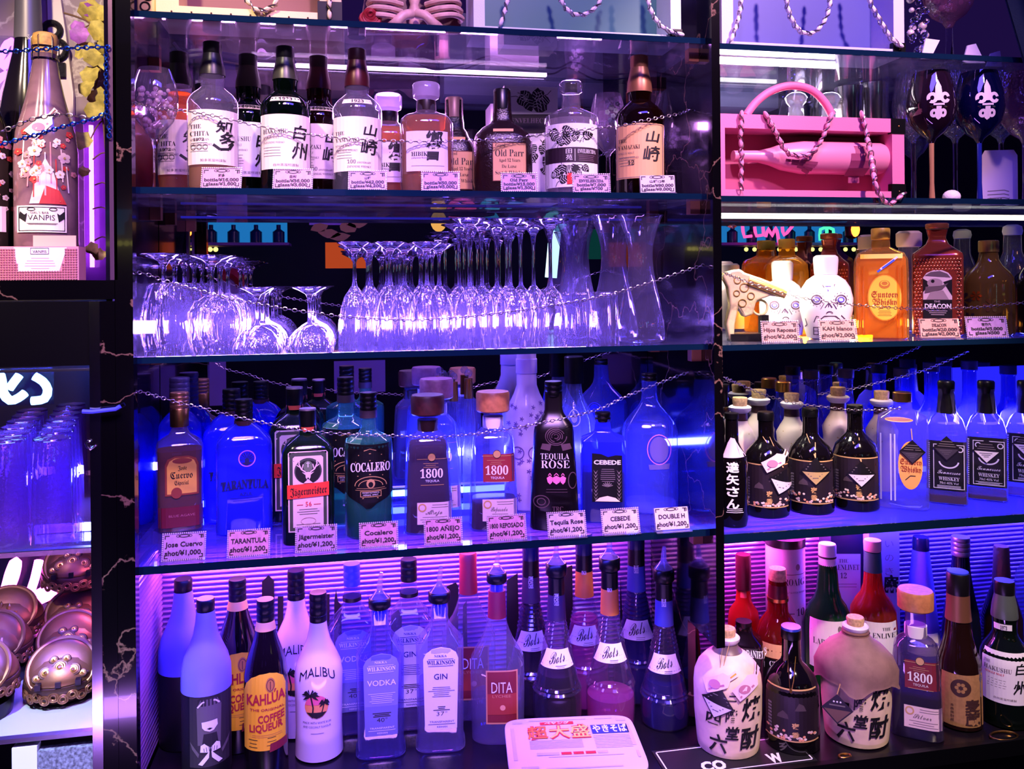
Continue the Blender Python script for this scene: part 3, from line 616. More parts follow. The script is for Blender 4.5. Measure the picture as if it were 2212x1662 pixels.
whisky('brown whisky bottle with peach label and bronze neck foil, last on the shelf', 1385, 30, .115, BROWNG, LQ_DARK, 190, FOILB, FOILB, mat('label_peach', (225, 175, 120), .6), KY, [('THE', 8, 18), ('YAMAZAKI', 9, 46), ('SINGLE MALT', 4.5, 34), ('JAPANESE WHISKY', 4.5, 44)], '', '', lowfoil=172,
       extra=lambda L, cx, g: (L.text('12', cx - 26, cx - 12, g(325), 9, INK, 'serif'), L.frame(cx - 49, cx + 49, g(238), g(353), 1.2, GREYINK)))
# decanter shaped bottles with faceted stoppers
def decanter(label, cx, dy, Y, k=1):
    g = lambda y: y + dy
    b = Bt('whisky_decanter', label, 'whisky bottle', cx, 410, [(410, 54 * k), (g(400), 58 * k), (g(275), 58 * k), (g(262), 55 * k), (g(253), 46 * k), (g(248), 30 * k), (g(242), 21), (g(228), 20)], Y=Y, z=Z2, group='faceted amber whisky decanters', n=2.6, seg=24)
    b.body(CLEAR); b.liquid(g(256), LQ_AMBER, .92)
    b.loft('neck_band', [(g(241), 21.5), (g(228), 21.5), (g(219), 20.5), (g(218), 18)], mat('band_dark', (34, 18, 22), .3))
    b.loft('glass_stopper', [(g(218), 18), (g(212), 28), (g(206), 30), (g(186), 30), (g(181), 26)], thin('stopper_frost', (225, 225, 240), .30, (235, 225, 250), .5), seg=14)
    L = b.lab(); pap = mat('label_lilac', (232, 222, 232), .65, bump=.2, bscale=200); L.rect(cx - 44, cx + 46, g(283), g(370), pap); L.text('響', cx - 4, cx + 36, g(345), 62, INK, 'sans', .02, .15); L.text('HIBIKI', cx - 33, cx + 6, g(337), 9, INK, 'serif'); L.text('JAPANESE WHISKY', cx - 33, cx + 6, g(343), 3.5, GREYINK, 'serif'); L.rect(cx - 33, cx + 38, g(358), g(359), GREYINK, 1)
    L.obj('front_label', b.root)
decanter('amber decanter with a faceted clear stopper and lilac label, before its twin', 924, 0, .12)
decanter('amber decanter with faceted stopper half hidden behind the oxblood foil bottle', 842, 24, .245, .94)
# squat brown old style bottles
def squat(label, cx, dy, Y, capm, k=1):
    g = lambda y: y + dy
    b = Bt('squat_whisky_bottle', label, 'whisky bottle', cx, 408, [(408, 58 * k), (g(398), 64 * k), (g(310), 64 * k), (g(295), 58 * k), (g(280), 44 * k), (g(270), 28), (g(262), 22), (g(250), 21), (g(236), 19), (g(200), 18)], Y=Y, z=Z2, n=3.2, dr=.9, group='squat brown whisky bottles')
    b.body(mat('brown_crackle', (30, 14, 14), .22, bump=.5, bscale=260)); b.loft('screw_cap', [(g(238), 19.5), (g(197), 19), (g(194), 17)], capm)
    L = b.lab(); lp = mat('label_tan', (224, 176, 118), .65); L.rect(cx - 22, cx + 52, g(308), g(392), lp); L.frame(cx - 22, cx + 52, g(308), g(392), 1.5, mat('ink_brown', (90, 40, 30), .6))
    L.text('Grand', cx - 15, cx + 6, g(317), 7, INK, 'serif', -.01); L.text('Old Parr', cx - 16, cx + 46, g(338), 15, INK, 'serif', -.012); L.text('Aged 12 Years', cx - 8, cx + 38, g(350), 7, INK, 'serif', -.01); L.text('De Luxe', cx - 2, cx + 30, g(363), 7, INK, 'serif', -.01); L.text('Scotch Whisky', cx - 16, cx + 44, g(377), 8, INK, 'serif', -.012)
    L.obj('front_label', b.root); L = b.lab(); L.rect(cx - 20, cx + 24, g(276), g(283), lp, 1); L.obj('neck_label', b.root)
squat('squat brown whisky bottle with tan label and black cap, before the leaf pattern carton', 1088, 0, .14, BLK)
squat('squat brown whisky bottle with pale copper screw cap behind the decanter', 984, 18, .27, mat('cap_copper', (205, 160, 150), .4, .3), .72)
# carton with leaf pattern, and its bottle
def leafprint(L, x0, x1, y0, y1, n, sz, seed, m=INK):
    rd = random.Random(seed)
    for i in range(n):
        for _ in range(20):
            cx = rd.uniform(x0 + sz, x1 - sz); c2 = rd.uniform(y0 + sz, y1 - sz); break
        a = rd.uniform(0, 6.28); s = sz * rd.uniform(.6, 1.1); R = lambda x, y: (cx + s * (x * math.cos(a) - y * math.sin(a)), c2 + s * (x * math.sin(a) + y * math.cos(a)))
        if i % 4 == 3:
            L.poly([R(-.8, -.6), (R(0, -.8)), R(.8, -.6), R(.95, 0), R(.8, .6), R(0, .8), R(-.8, .6), R(-.95, 0)], m, 1)
            for q in (-.4, 0, .4): L.line([R(-.8, q), R(.8, q)], 1, WHITE, 2)
        else:
            L.poly([R(0, -1), R(.55, -.5), R(.8, .1), R(.7, .6), R(.3, .8), R(0, .6), R(-.3, .8), R(-.7, .6), R(-.8, .1), R(-.55, -.5)], m, 1)
            for q in (-.5, -.1, .3): L.line([R(0, q + .25), R(.6, q - .1)], .9, WHITE, 2); L.line([R(0, q + .25), R(-.6, q - .1)], .9, WHITE, 2)
            L.line([R(0, .6), R(.2, 1.2), R(.8, 1.7)], 1.2, m, 1)
def flat(px, pz, Y): return lambda x, y, layer: P(x, y, Y - .0006 - layer * .0004)
def pxlab(o, Y, grid=60):
    c = Vector(o.location); return Lab(lambda x, y, l: P(x, y, Y - .0006 - l * .0004) - c, grid)
def carton(name, label, cat, x0, x1, y0, Y, dep, z, m, group=None):
    a = P(x0, HZ, Y); b = P(x1, HZ, Y); t = thing(name, label, cat, ((a.x + b.x) / 2, Y, z), group=group); h = P((x0 + x1) / 2, y0, Y).z - z
    mb = MB(); mb.box(-(b.x - a.x) / 2, (b.x - a.x) / 2, 0, dep, 0, h, m); mb.obj('carton_body', t); return t
t = carton('gift_carton', 'white gift carton with black leaf pattern behind the squat brown bottle', 'box', 1093, 1208, 187, .25, .09, Z2, WHITE)
L = pxlab(t, .25); leafprint(L, 1094, 1207, 188, 246, 9, 17, 3); leafprint(L, 1094, 1207, 290, 400, 14, 16, 4); L.obj('leaf_print', t); L = pxlab(t, .25); L.rect(1093, 1208, 247, 288, mat('band_plum', (40, 22, 38), .5), 1); L.text('ENVELHECIDA', 1104, 1196, 266, 11, mat('ink_mauve', (140, 110, 130), .5), 'serif', -.01); L.obj('printed_front', t)
b = Bt('patterned_bottle', 'cylindrical clear bottle printed with black leaves and a plum band, round glass stopper', 'liquor bottle', 1237, 412, [(412, 55), (408, 58), (262, 58), (254, 56), (248, 46), (240, 30), (236, 21), (205, 19)], Y=.13, z=Z2)
b.body(CLEAR); b.liquid(262, AMB('liquor_pale', (225, 215, 220), .2)); b.loft('glass_stopper', [(204, 17), (200, 24), (190, 26), (181, 25), (175, 19), (174, 10)], CLEARB); b.loft('stopper_core', [(203, 14), (181, 14)], BLKG)
L = b.lab(); L.rect(1181, 1293, 266, 404, WHITE); leafprint(L, 1186, 1288, 266, 318, 12, 12, 8); leafprint(L, 1186, 1288, 350, 404, 12, 12, 9); L.rect(1180, 1294, 318, 351, mat('band_plum', (40, 22, 38), .5), 1)
L.text('田', 1225, 1238, 332, 11, WHITEP); L.text('苑', 1225, 1239, 346, 12, WHITEP); L.rect(1244, 1245, 322, 348, WHITEP, 2); L.text('ENVELHECIDA', 1250, 1288, 331, 9, WHITEP, 'serif', -.01); L.lines(1250, 1286, 335, 346, 4, mat('ink_mauve', (140, 110, 130), .5), 2, .8); L.rect(1227, 1238, 374, 398, RED, 2); L.obj('printed_label', b.root)
# goblet filled with clear beads at the left end
def goblet(name, label, px, Y, z, prof, m_b, m_s, cat='wine glass', group=None, split=None, rz=0):
    """prof rows (row, half width) bottom to top; split = row where the stem turns into the bowl"""
    p = P(px, HZ, Y); t = thing(name, label, cat, (p.x, p.y, z), rz, group); s = depth(p) / F; zz = lambda y: CAM.z + depth(p) * ray(px, y).z - z
    q = [((0, .002, .007)[i] if i < 3 else max(zz(y), .008 + .001 * i), h * s, h * s) for i, (y, h) in enumerate(prof)]
    lo = [a for a, (y, h) in zip(q, prof) if y >= split]; hi = [a for a, (y, h) in zip(q, prof) if y <= split]
    t['prof'] = [v for a in q for v in a[:2]]
    mb = MB(); mb.loft(lo, m_s, 24, 2, (1, 0)); mb.obj('stem', t); mb = MB(); mb.loft(hi, m_b, 32, 2, (0, 0)); mb.obj('bowl', t); return t, s, zz
t, s, zz = goblet('wine_goblet', 'large goblet filled with clear beads at the left end of the whisky shelf', 338, .10, Z2, [(407, 40), (404, 38), (398, 8), (385, 5), (320, 5), (300, 9), (285, 20), (262, 38), (235, 47), (205, 48), (180, 43), (160, 36), (150, 32)], thin('goblet_clear', (240, 238, 248), .05, (230, 220, 255), 1.0, .03, .06), STEM, split=300)
mb = MB()
for i in range(70):
    y = random.uniform(195, 285); rr = (42 if y < 250 else 42 - (y - 250) * .8) * s; a = random.uniform(0, 6.28); k = rr * math.sqrt(random.random()); mb.ball((k * math.cos(a), k * math.sin(a), zz(y)), random.uniform(4, 7) * s, thin('bead_clear', (240, 225, 235), .55, (255, 225, 235), .8, .05, .2), 8, 5)
tag(mb.obj('glass_beads', t), kind='stuff')
for i, (px, lb) in enumerate(((1316, 'wine goblet with white flower decoration behind the peach label bottle, left of it'), (1452, 'plain dark wine goblet right of the peach label bottle'))):
    t, s, zz = goblet('wine_goblet', lb, px, .27, Z2, [(406, 34), (403, 32), (398, 6), (340, 4.5), (332, 8), (318, 24), (290, 36), (262, 39), (235, 36), (205, 29)], thin('goblet_clear', (240, 238, 248), .05, (230, 220, 255), 1.0, .03, .06), STEM, split=340)
    if i == 0:
        mb = MB()
        for (a, b2) in ((1306, 228), (1316, 222), (1326, 232), (1312, 240), (1322, 246), (1304, 250), (1316, 258), (1330, 252), (1310, 268), (1322, 270)):
            r = 39 * s; u = (a - px) * s; v = Vector((u, -math.sqrt(max(r * r - u * u, 0)) * (.8 if b2 < 232 else .98), zz(b2)))
            for k in range(5): mb.ball(v + Vector((.004 * math.cos(k * 1.257), 0, .004 * math.sin(k * 1.257))), (.0032, .0008, .0032), WHITEP, 8, 4)
        mb.obj('painted_flowers', t)
# ---------------------------------------------------------------- price cards
def card(label, x0, x1, y0, y1, z, rows, Y=None, col=PINKC, beads=True, st='sans', rz=0.0, tilt=14):
    cx = (x0 + x1) / 2; p = G(cx, y1, z) if Y is None else P(cx, HZ, Y); p = Vector((p.x, p.y, z)); s = depth(p) / F; W = (x1 - x0) * s; H = (y1 - y0) * s / math.cos(math.radians(tilt)) * (1.0 if Y else .92)
    t = thing('price_card', label, 'price card', p, rz, PRICE); R = Matrix.Rotation(math.radians(-tilt), 3, 'X')
    mb = MB(); vs = [R @ Vector(v) for v in ((-W / 2, 0, .002), (W / 2, 0, .002), (W / 2, 0, H), (-W / 2, 0, H), (-W / 2, .0025, .002), (W / 2, .0025, .002), (W / 2, .0025, H), (-W / 2, .0025, H))]
    mb.add(vs, [(0, 1, 2, 3), (5, 4, 7, 6), (0, 4, 5, 1), (3, 2, 6, 7), (0, 3, 7, 4), (1, 5, 6, 2)], ACRYL); mb.box(-W / 2, W / 2, -.012, .03, 0, .002, ACRYL); mb.obj('acrylic_stand', t)
    w_, h_ = x1 - x0, (y1 - y0); k = H / h_
    L = Lab(lambda x, y, l: R @ Vector(((x - w_ / 2) * s, -.0007 - .0004 * l, .002 + (h_ - y) * k)), 50)
    L.rect(2, w_ - 2, 2, h_ - 2, col); d = mat('ink_plum', (30, 14, 36), .6)
    for (a, b2, c2, d2) in ((4, 14, 4, 6), (4, 6, 4, 12), (w_ - 14, w_ - 4, 4, 6), (w_ - 6, w_ - 4, 4, 12), (4, 12, h_ - 6, h_ - 4), (w_ - 12, w_ - 4, h_ - 6, h_ - 4), (4, 6, h_ - 12, h_ - 4), (w_ - 6, w_ - 4, h_ - 12, h_ - 4)): L.rect(a, b2, c2, d2, d, 1)
    L.ring(w_ / 2, 6, 12, 4, 2, d, 1, 12); L.ring(w_ / 2 - 12, 6, 5, 3, 1.2, d, 1, 8); L.ring(w_ / 2 + 12, 6, 5, 3, 1.2, d, 1, 8); L.rect(w_ - 10, w_ - 7, 5, 12, d, 2)
    n = len(rows)
    for i, r in enumerate(rows):
        hh = h_ * (.18 if n == 2 else .15); yb = h_ * ((.50, .82) if n == 2 else (.44, .66, .86))[i]; ww = min(w_ * .88, len(r) * hh * (1.05 if ord(r[0]) > 9999 else .80)); L.text(r, w_ / 2 - ww / 2, w_ / 2 + ww / 2, yb, hh, d, 'sans' if ord(r[0]) > 9999 else st, .028)
    L.obj('printed_card', t)
    if beads:
        mb = MB(); nx = int(w_ / 4.2); ny = int(h_ / 4.2)
        pts = [(w_ * i / nx, y) for i in range(nx + 1) for y in (0, h_)] + [(x, h_ * i / ny) for i in range(1, ny) for x in (0, w_)]
        for x, y in pts: mb.ball(R @ Vector(((x - w_ / 2) * s, -.001, .002 + (h_ - y) * k)), 1.9 * s, BEAD, 6, 4)
        mb.obj('bead_border', t)
    return t
LIL = mat('card_lilac', (178, 138, 196), .5, var=.12, vscale=60); PALE = mat('card_pale', (206, 186, 212), .5, var=.1, vscale=60); SALM = mat('card_salmon', (206, 144, 138), .5, var=.12, vscale=60)
for (lb, x0, x1, y0, y1, r, c2, bd) in (('pink price card before the clear bottle with low amber whisky', 437, 521, 362, 407, ['知多', 'bottle/¥16,000', 'glass/¥1,600'], PINKC, 1),
        ('pink bead edged price card at the foot of the front green whisky bottle', 592, 675, 365, 409, ['白州', 'bottle/¥36,000', 'glass/¥3,600'], PINKC, 1), ('lilac bead edged price card before the oxblood foil whisky bottle', 755, 836, 370, 412, ['山崎', 'bottle/¥42,000', 'glass/¥4,200'], LIL, 1),
        ('lilac bead edged price card before the faceted amber decanter', 913, 994, 371, 413, ['響', 'bottle/¥50,000', 'glass/¥5,000'], LIL, 1), ('lilac bead edged price card before the squat brown bottle', 1085, 1162, 373, 414, ['Old Parr', 'bottle/¥13,000', 'glass/¥1,300'], LIL, 1),
        ('lilac price card before the leaf printed cylindrical bottle', 1240, 1320, 373, 414, ['ENVELHECIDA', 'bottle/¥7,000', 'glass/¥700'], LIL, 1), ('cream price card without beads before the peach label bottle', 1384, 1462, 374, 416, ['山崎12年', 'bottle/¥90,000', 'glass/¥9,000'], PALE, 0)):
    card(lb, x0, x1, y0, y1, Z2, r, .025, c2, bd, 'serif', -.12 if x0 < 1300 else -.2)
# ---------------------------------------------------------------- chains
def chain(label, pts, lk=.0115, wd=.0034, r=.0009, m=None):
    """pts: (column, row, distance behind the shelf front)"""
    path = cat_rom([P(*q) for q in pts], .002); c = path[0].copy(); mb = MB(); d = 0; nxt = 0; i = 0
    for a, b2 in zip(path, path[1:]):
        d += (b2 - a).length
        if d >= nxt:
            nxt += lk * .82; t = (b2 - a).normalized(); n = Vector((0, -1, 0)) if i % 2 else Vector((0, 0, 1)); s2 = t.cross(n).normalized(); n = s2 if False else n; i += 1; q = []
            for k in range(10):
                an = 2 * PI * k / 10; ca, sa = math.cos(an), math.sin(an); q.append(a - c + t * (ca * (lk / 2 - .001)) + s2 * (sa * wd))
            mb.tube(q, r, m or CHAINM, 5, True)
    o = mb.obj('chain'); o.location = c; return tag(o, label, 'chain', 'chains across the shelf fronts')
chain('thin silver chain hanging across the whisky bottles with brush lettering', [(292, 222, .0), (330, 232, .02), (400, 240, .06), (470, 252, .055), (540, 268, .055), (640, 287, .055), (775, 301, .055), (923, 306, .05), (1090, 300, .06), (1237, 283, .06), (1340, 272, .05), (1385, 262, .04), (1430, 253, .05), (1470, 245, .07), (1490, 236, .10)])
# ================================================================ stemware shelf (third shelf, middle bay)
ORD = ['front', 'second', 'third', 'fourth', 'fifth', 'sixth', 'seventh', 'eighth']
def kids(root): return [(c, [g for g in c.children]) for c in root.children]
def clone(root, ks, loc, label, rz=0, sc=1):
    r = root.copy(); C.objects.link(r); r.location = loc; r['label'] = label; r.rotation_euler = (0, 0, rz)
    for c, gs in ks:
        n = c.copy(); C.objects.link(n); n.parent = r
        for g in gs:
            h = g.copy(); C.objects.link(h); h.parent = n
    return r
def column(root, ks, px, Y0, step, n, z, lab, first=False, dx=0.0, stag=0.0, skip=False):
    """a row of upturned glasses running back from the shelf front, straight into the shelf"""
    p = P(px, HZ, Y0)
    for i in range(n):
        if skip and i % 2: continue
        loc = (p.x + dx * i + (stag if i % 2 else 0), Y0 + step * i, z + .0003); lb = lab(ORD[i])
        if first and i == 0: root.location = loc; root['label'] = lb
        else: clone(root, ks, loc, lb, random.uniform(0, 6))
def upturned(name, cat, group, px, Y, z, rim, bowl, stem):
    """bowl: rows from the rim (bottom) up to the stem; stem: rows on up to the foot"""
    t, s, zz = goblet(name, '', px, Y, z, rim, BOWL, STEM, cat, group); return t
def build_up(name, cat, group, px, Y, z, bowl, stem):
    p = P(px, HZ, Y); t = thing(name, '', cat, (p.x, p.y, z), 0, group); s = depth(p) / F; zz = lambda y: max(0, CAM.z + depth(p) * ray(px, y).z - z)
    mb = MB(); q = [(zz(y) if i else .0005, h * s, h * s) for i, (y, h) in enumerate(bowl)]; mb.loft(q, BOWL, 32, 2, (0, 0)); mb.obj('bowl', t)
    mb = MB(); q = [(zz(y), h * s, h * s) for y, h in stem]; mb.loft(q, STEM, 20, 2, (1, 1)); mb.obj('stem', t); return t, kids(t)
r, k = build_up('balloon_glass', 'wine glass', 'upturned balloon glasses at the left of the stemware shelf', 458, .075, Z3, [(762, 42), (735, 50), (705, 53), (675, 50), (652, 38), (641, 20), (638, 8)], [(640, 8), (630, 5), (600, 4.2), (585, 5), (572, 9), (562, 24), (556, 46), (554, 50), (552, 50)])
column(r, k, 458, .065, .112, 3, Z3, lambda o: 'upturned balloon wine glass, %s in the second row from the left' % o, True)
r, k = build_up('stem_goblet', 'wine glass', 'upturned goblets at the left end of the stemware shelf', 354, .07, Z3, [(765, 40), (745, 46), (715, 50), (685, 49), (650, 43), (620, 36), (613, 30), (611, 8)], [(612, 8), (606, 5), (590, 4.5), (575, 6), (562, 14), (555, 34), (550, 49), (548, 50), (546.5, 50)])
column(r, k, 354, .118, .11, 3, Z3, lambda o: 'upturned flat bottomed goblet, %s in the leftmost row' % o, True)
r, k = build_up('champagne_coupe', 'coupe glass', 'upturned champagne coupes on the stemware shelf', 686, .07, Z3, [(765, 52), (752, 51), (732, 44), (715, 30), (706, 13), (702, 7)], [(704, 7), (696, 4.6), (660, 3.8), (645, 4.5), (636, 9), (627, 26), (622, 41), (621, 41), (619.5, 40)])
column(r, k, 668, .112, .108, 3, Z3, lambda o: 'upturned shallow coupe, %s in the coupe row nearest the flutes' % o, True)
column(r, k, 555, .118, .108, 3, Z3, lambda o: 'upturned shallow coupe, %s in the coupe row nearest the balloon glasses' % o)
r, k = build_up('tall_wine_glass', 'wine glass', 'tall upturned wine glasses on the stemware shelf', 1102, .06, Z3, [(752, 33), (720, 36), (690, 36), (660, 32), (640, 25), (627, 14), (618, 6)], [(620, 6), (608, 4.5), (560, 3.8), (520, 4.5), (500, 7), (488, 14), (480, 30), (476, 42), (475, 42), (473.5, 41)])
for j, (px, nm) in enumerate(((1102, 'middle'), (1189, 'rightmost'), (1014, 'leftmost'))):
    column(r, k, px, .06, .09, 4, Z3, lambda o: 'tall upturned wine glass, %s in the %s row of tall glasses' % (o, nm), j == 0, 0, .042, px > 1150)
r, k = build_up('champagne_flute', 'champagne flute', 'upturned flutes in the middle of the stemware shelf', 842, .06, Z3, [(752, 36), (700, 35), (665, 30), (640, 22), (624, 11), (616, 6)], [(618, 6), (606, 4.5), (570, 3.6), (552, 4.5), (540, 10), (531, 27), (526, 37), (525, 37), (523.5, 36)])
for j, (px, nm) in enumerate(((843, 'second row from the left'), (766, 'leftmost row, beside the coupes'), (922, 'row next to the tall glasses'))):
    column(r, k, px, .06, .088, 4, Z3, lambda o: 'upturned narrow flute, %s in the flutes\' %s' % (o, nm), j == 0, 0, .036)
r, k = build_up('tumbler', 'tumbler', 'upturned tumblers between the tall glasses and the carafes', 1258, .05, Z3, [(752, 25), (640, 22), (634, 21), (632, 19), (631, .5)], [(633, 20), (632.6, 20)])
for j, (px, n, nm) in enumerate(((1258, 3, 'nearer the tall wine glasses'), (1312, 2, 'nearer the carafes'))):
    column(r, k, px, .04, .058, n, Z3, lambda o: 'upturned straight tumbler, %s in the tumbler row %s' % (o, nm), j == 0)
def carafe(px, Y, label, sc=1):
    b = Bt('wine_carafe', label, 'carafe', px, 746, [(746, 40 * sc), (742, 49 * sc), (720, 52 * sc), (690, 48 * sc), (650, 41 * sc), (615, 33 * sc), (585, 28 * sc), (560, 26 * sc), (535, 27 * sc), (510, 32 * sc), (488, 40 * sc), (472, 46 * sc), (467, 49 * sc)], Y=Y, z=Z3, group='hourglass carafes')
    mb = MB(); mb.loft(b.prof, thin('carafe_glass', (240, 238, 250), .055, (215, 205, 255), 1.0, .03, .10, .3, 40, .2), 36, 2, (1, 0)); mb.obj('glass_body', b.root); mb = MB(); z, x, y = b.prof[-1]; mb.torus((0, 0, z), x, .0013, STEM, None, 32, 6); mb.obj('rim', b.root)
carafe(1384, .085, 'hourglass carafe nearest the right marble pillar, in front'); carafe(1326, .205, 'hourglass carafe second from the right pillar, behind the front one', 1.02); carafe(1246, .318, 'hourglass carafe farthest left, behind the tumblers', 1.0)
chain('thin silver chain sagging across the upturned stemware', [(292, 588, 0), (315, 592, .01), (360, 608, .03), (430, 628, .03), (520, 650, .02), (620, 668, .0), (730, 683, .005), (860, 691, .005), (980, 687, .005), (1100, 674, .005), (1220, 656, .0), (1320, 636, .005), (1420, 606, .02), (1490, 582, .02), (1522, 572, .03)])

# ================================================================ shot shelf (lowest glass shelf, middle bay)
BLUEG = thin('blue_bottle_glass', (120, 130, 245), .34, (70, 80, 255), .45, .05, .05); BLUEL = thin('blue_spirit', (90, 100, 250), .5, (60, 70, 255), .2, .1, .02)
JG = mat('jager_green', (8, 24, 16), .1, coat=.5); AMBT = thin('tequila_amber', (190, 95, 50), .5, (190, 90, 50), .25, .05, .03); OAK = thin('tequila_oak', (120, 38, 30), .6, (120, 35, 30), .25, .05, .03)
def ribs(b, part, y0, y1, hw, m, n=5):
    pr = []
    for i in range(n):
        a = y0 + (y1 - y0) * i / n; c = y0 + (y1 - y0) * (i + 1) / n; pr += [(a, hw * .95), (a * .8 + c * .2, hw), (a * .25 + c * .75, hw), (c, hw * .95)]
    return b.loft(part, pr, m)
FL = [(1, 1)]
def jose():
    b = Bt('tequila_bottle', 'amber tequila bottle with yellow arched label and gold cap', 'tequila bottle', 385, 1146, [(1146, 43), (1140, 46), (1060, 47), (985, 48), (965, 48), (955, 45), (945, 33), (938, 22), (928, 17), (920, 16), (880, 16)], z=Z4, Y=.262, n=4, dr=.8)
    b.body(thin('tequila_glass', (225, 190, 200), .1)); b.liquid(970, AMBT, .93)
    b.loft('cap', [(921, 19), (884, 19.5), (882, 18)], GOLD); ribs(b, 'screw_cap', 882, 848, 19.5, mat('cap_gold', (190, 140, 90), .3, .8), 4)
    L = b.lab(); ym = mat('label_yellow', (246, 190, 82), .55); br = mat('label_rust', (150, 70, 50), .55); mar = mat('label_maroon', (108, 26, 48), .5)
    arch = lambda x0, x1, y0, y1: [(x0, y1), (x1, y1), (x1, y0 + 18), (x1 - 5, y0 + 6), ((x0 + x1) / 2 + 14, y0), ((x0 + x1) / 2 - 14, y0), (x0 + 5, y0 + 6), (x0, y0 + 18)]
    L.poly(arch(355, 423, 987, 1072), br); L.poly(arch(359, 419, 991, 1068), ym, 1); L.oval(390, 997, 20, 6, br, 2); L.text('Jose', 381, 399, 1017, 9, INK, 'frak'); L.text('Cuervo', 366, 411, 1035, 14, INK, 'frak'); L.text('Especial', 374, 403, 1049, 9, INK, 'frak'); L.oval(378, 1066, 11, 12, br, 2)
    L.obj('front_label', b.root); L = b.lab(); L.rect(341, 431, 1097, 1141, mar, 0); L.text('BLUE AGAVE', 362, 415, 1118, 5, mat('ink_rose', (190, 110, 130), .5)); L.obj('base_label', b.root)
jose()
def tarantula(label, cx, dx=0, base=1150, Y=None):
    g = lambda y: y + (base - 1150)
    b = Bt('square_blue_bottle', label, 'tequila bottle', cx, base, [(base, 54), (g(1145), 58), (g(960), 58), (g(948), 55), (g(925), 34), (g(916), 20), (g(910), 16), (g(880), 15)], z=Z4, Y=Y, n=5, dr=.75, group='square blue tequila bottles')
    b.body(BLUEG); b.liquid(g(955), BLUEL, .94); ribs(b, 'screw_cap', g(913), g(863), 19, BLKG, 5); b.loft('neck_collar', [(g(918), 20), (g(908), 20)], mat('collar_brown', (60, 30, 40), .4))
    L = b.lab(); dk = mat('print_navy', (20, 20, 90), .5); pk = mat('print_rose', (190, 110, 210), .5)
    L.ring(cx + 6, g(992), 18, 18, 2.2, pk)
    for i in range(9): a = PI + PI * i / 8; L.line([(cx + 6 + 5 * math.cos(a), g(994) + 5 * math.sin(a)), (cx + 6 + 15 * math.cos(a), g(994) + 15 * math.sin(a))], 1.8, dk)
    L.oval(cx + 6, g(996), 5, 6, dk, 1); L.poly([(cx - 7, g(1000)), (cx + 19, g(1000)), (cx + 6, g(1008))], dk, 1)
    L.text('TARANTULA', cx - 48, cx + 50, g(1060), 19, dk, 'serif', .02, 0, 2, 4); L.text('AZUL', cx - 10, cx + 17, g(1072), 7, dk); L.lines(cx - 30, cx + 42, g(1076), g(1082), 2, dk, 1, .8); L.obj('printed_front', b.root); return b
tarantula('square blue tequila bottle with dark lettering, at the front beside the amber one', 524, Y=.222)
tarantula('square blue tequila bottle behind the blue lettered front one, a little to its left', 498, base=1128, Y=.326)
b = Bt('square_clear_bottle', 'tall blue lit clear square bottle with grey ribbed cap behind the amber tequila bottle', 'tequila bottle', 386, 1118, [(1118, 42), (1110, 44), (930, 44), (915, 42), (895, 26), (888, 18), (860, 16)], z=Z4, Y=.344, n=4, dr=.66); b.body(BLUEG); b.liquid(935, BLUEL, .94); ribs(b, 'screw_cap', 890, 816, 21, mat('cap_grey', (105, 100, 130), .4, .4), 7)  # clear bottle, the blue light put into glass and liquid colours
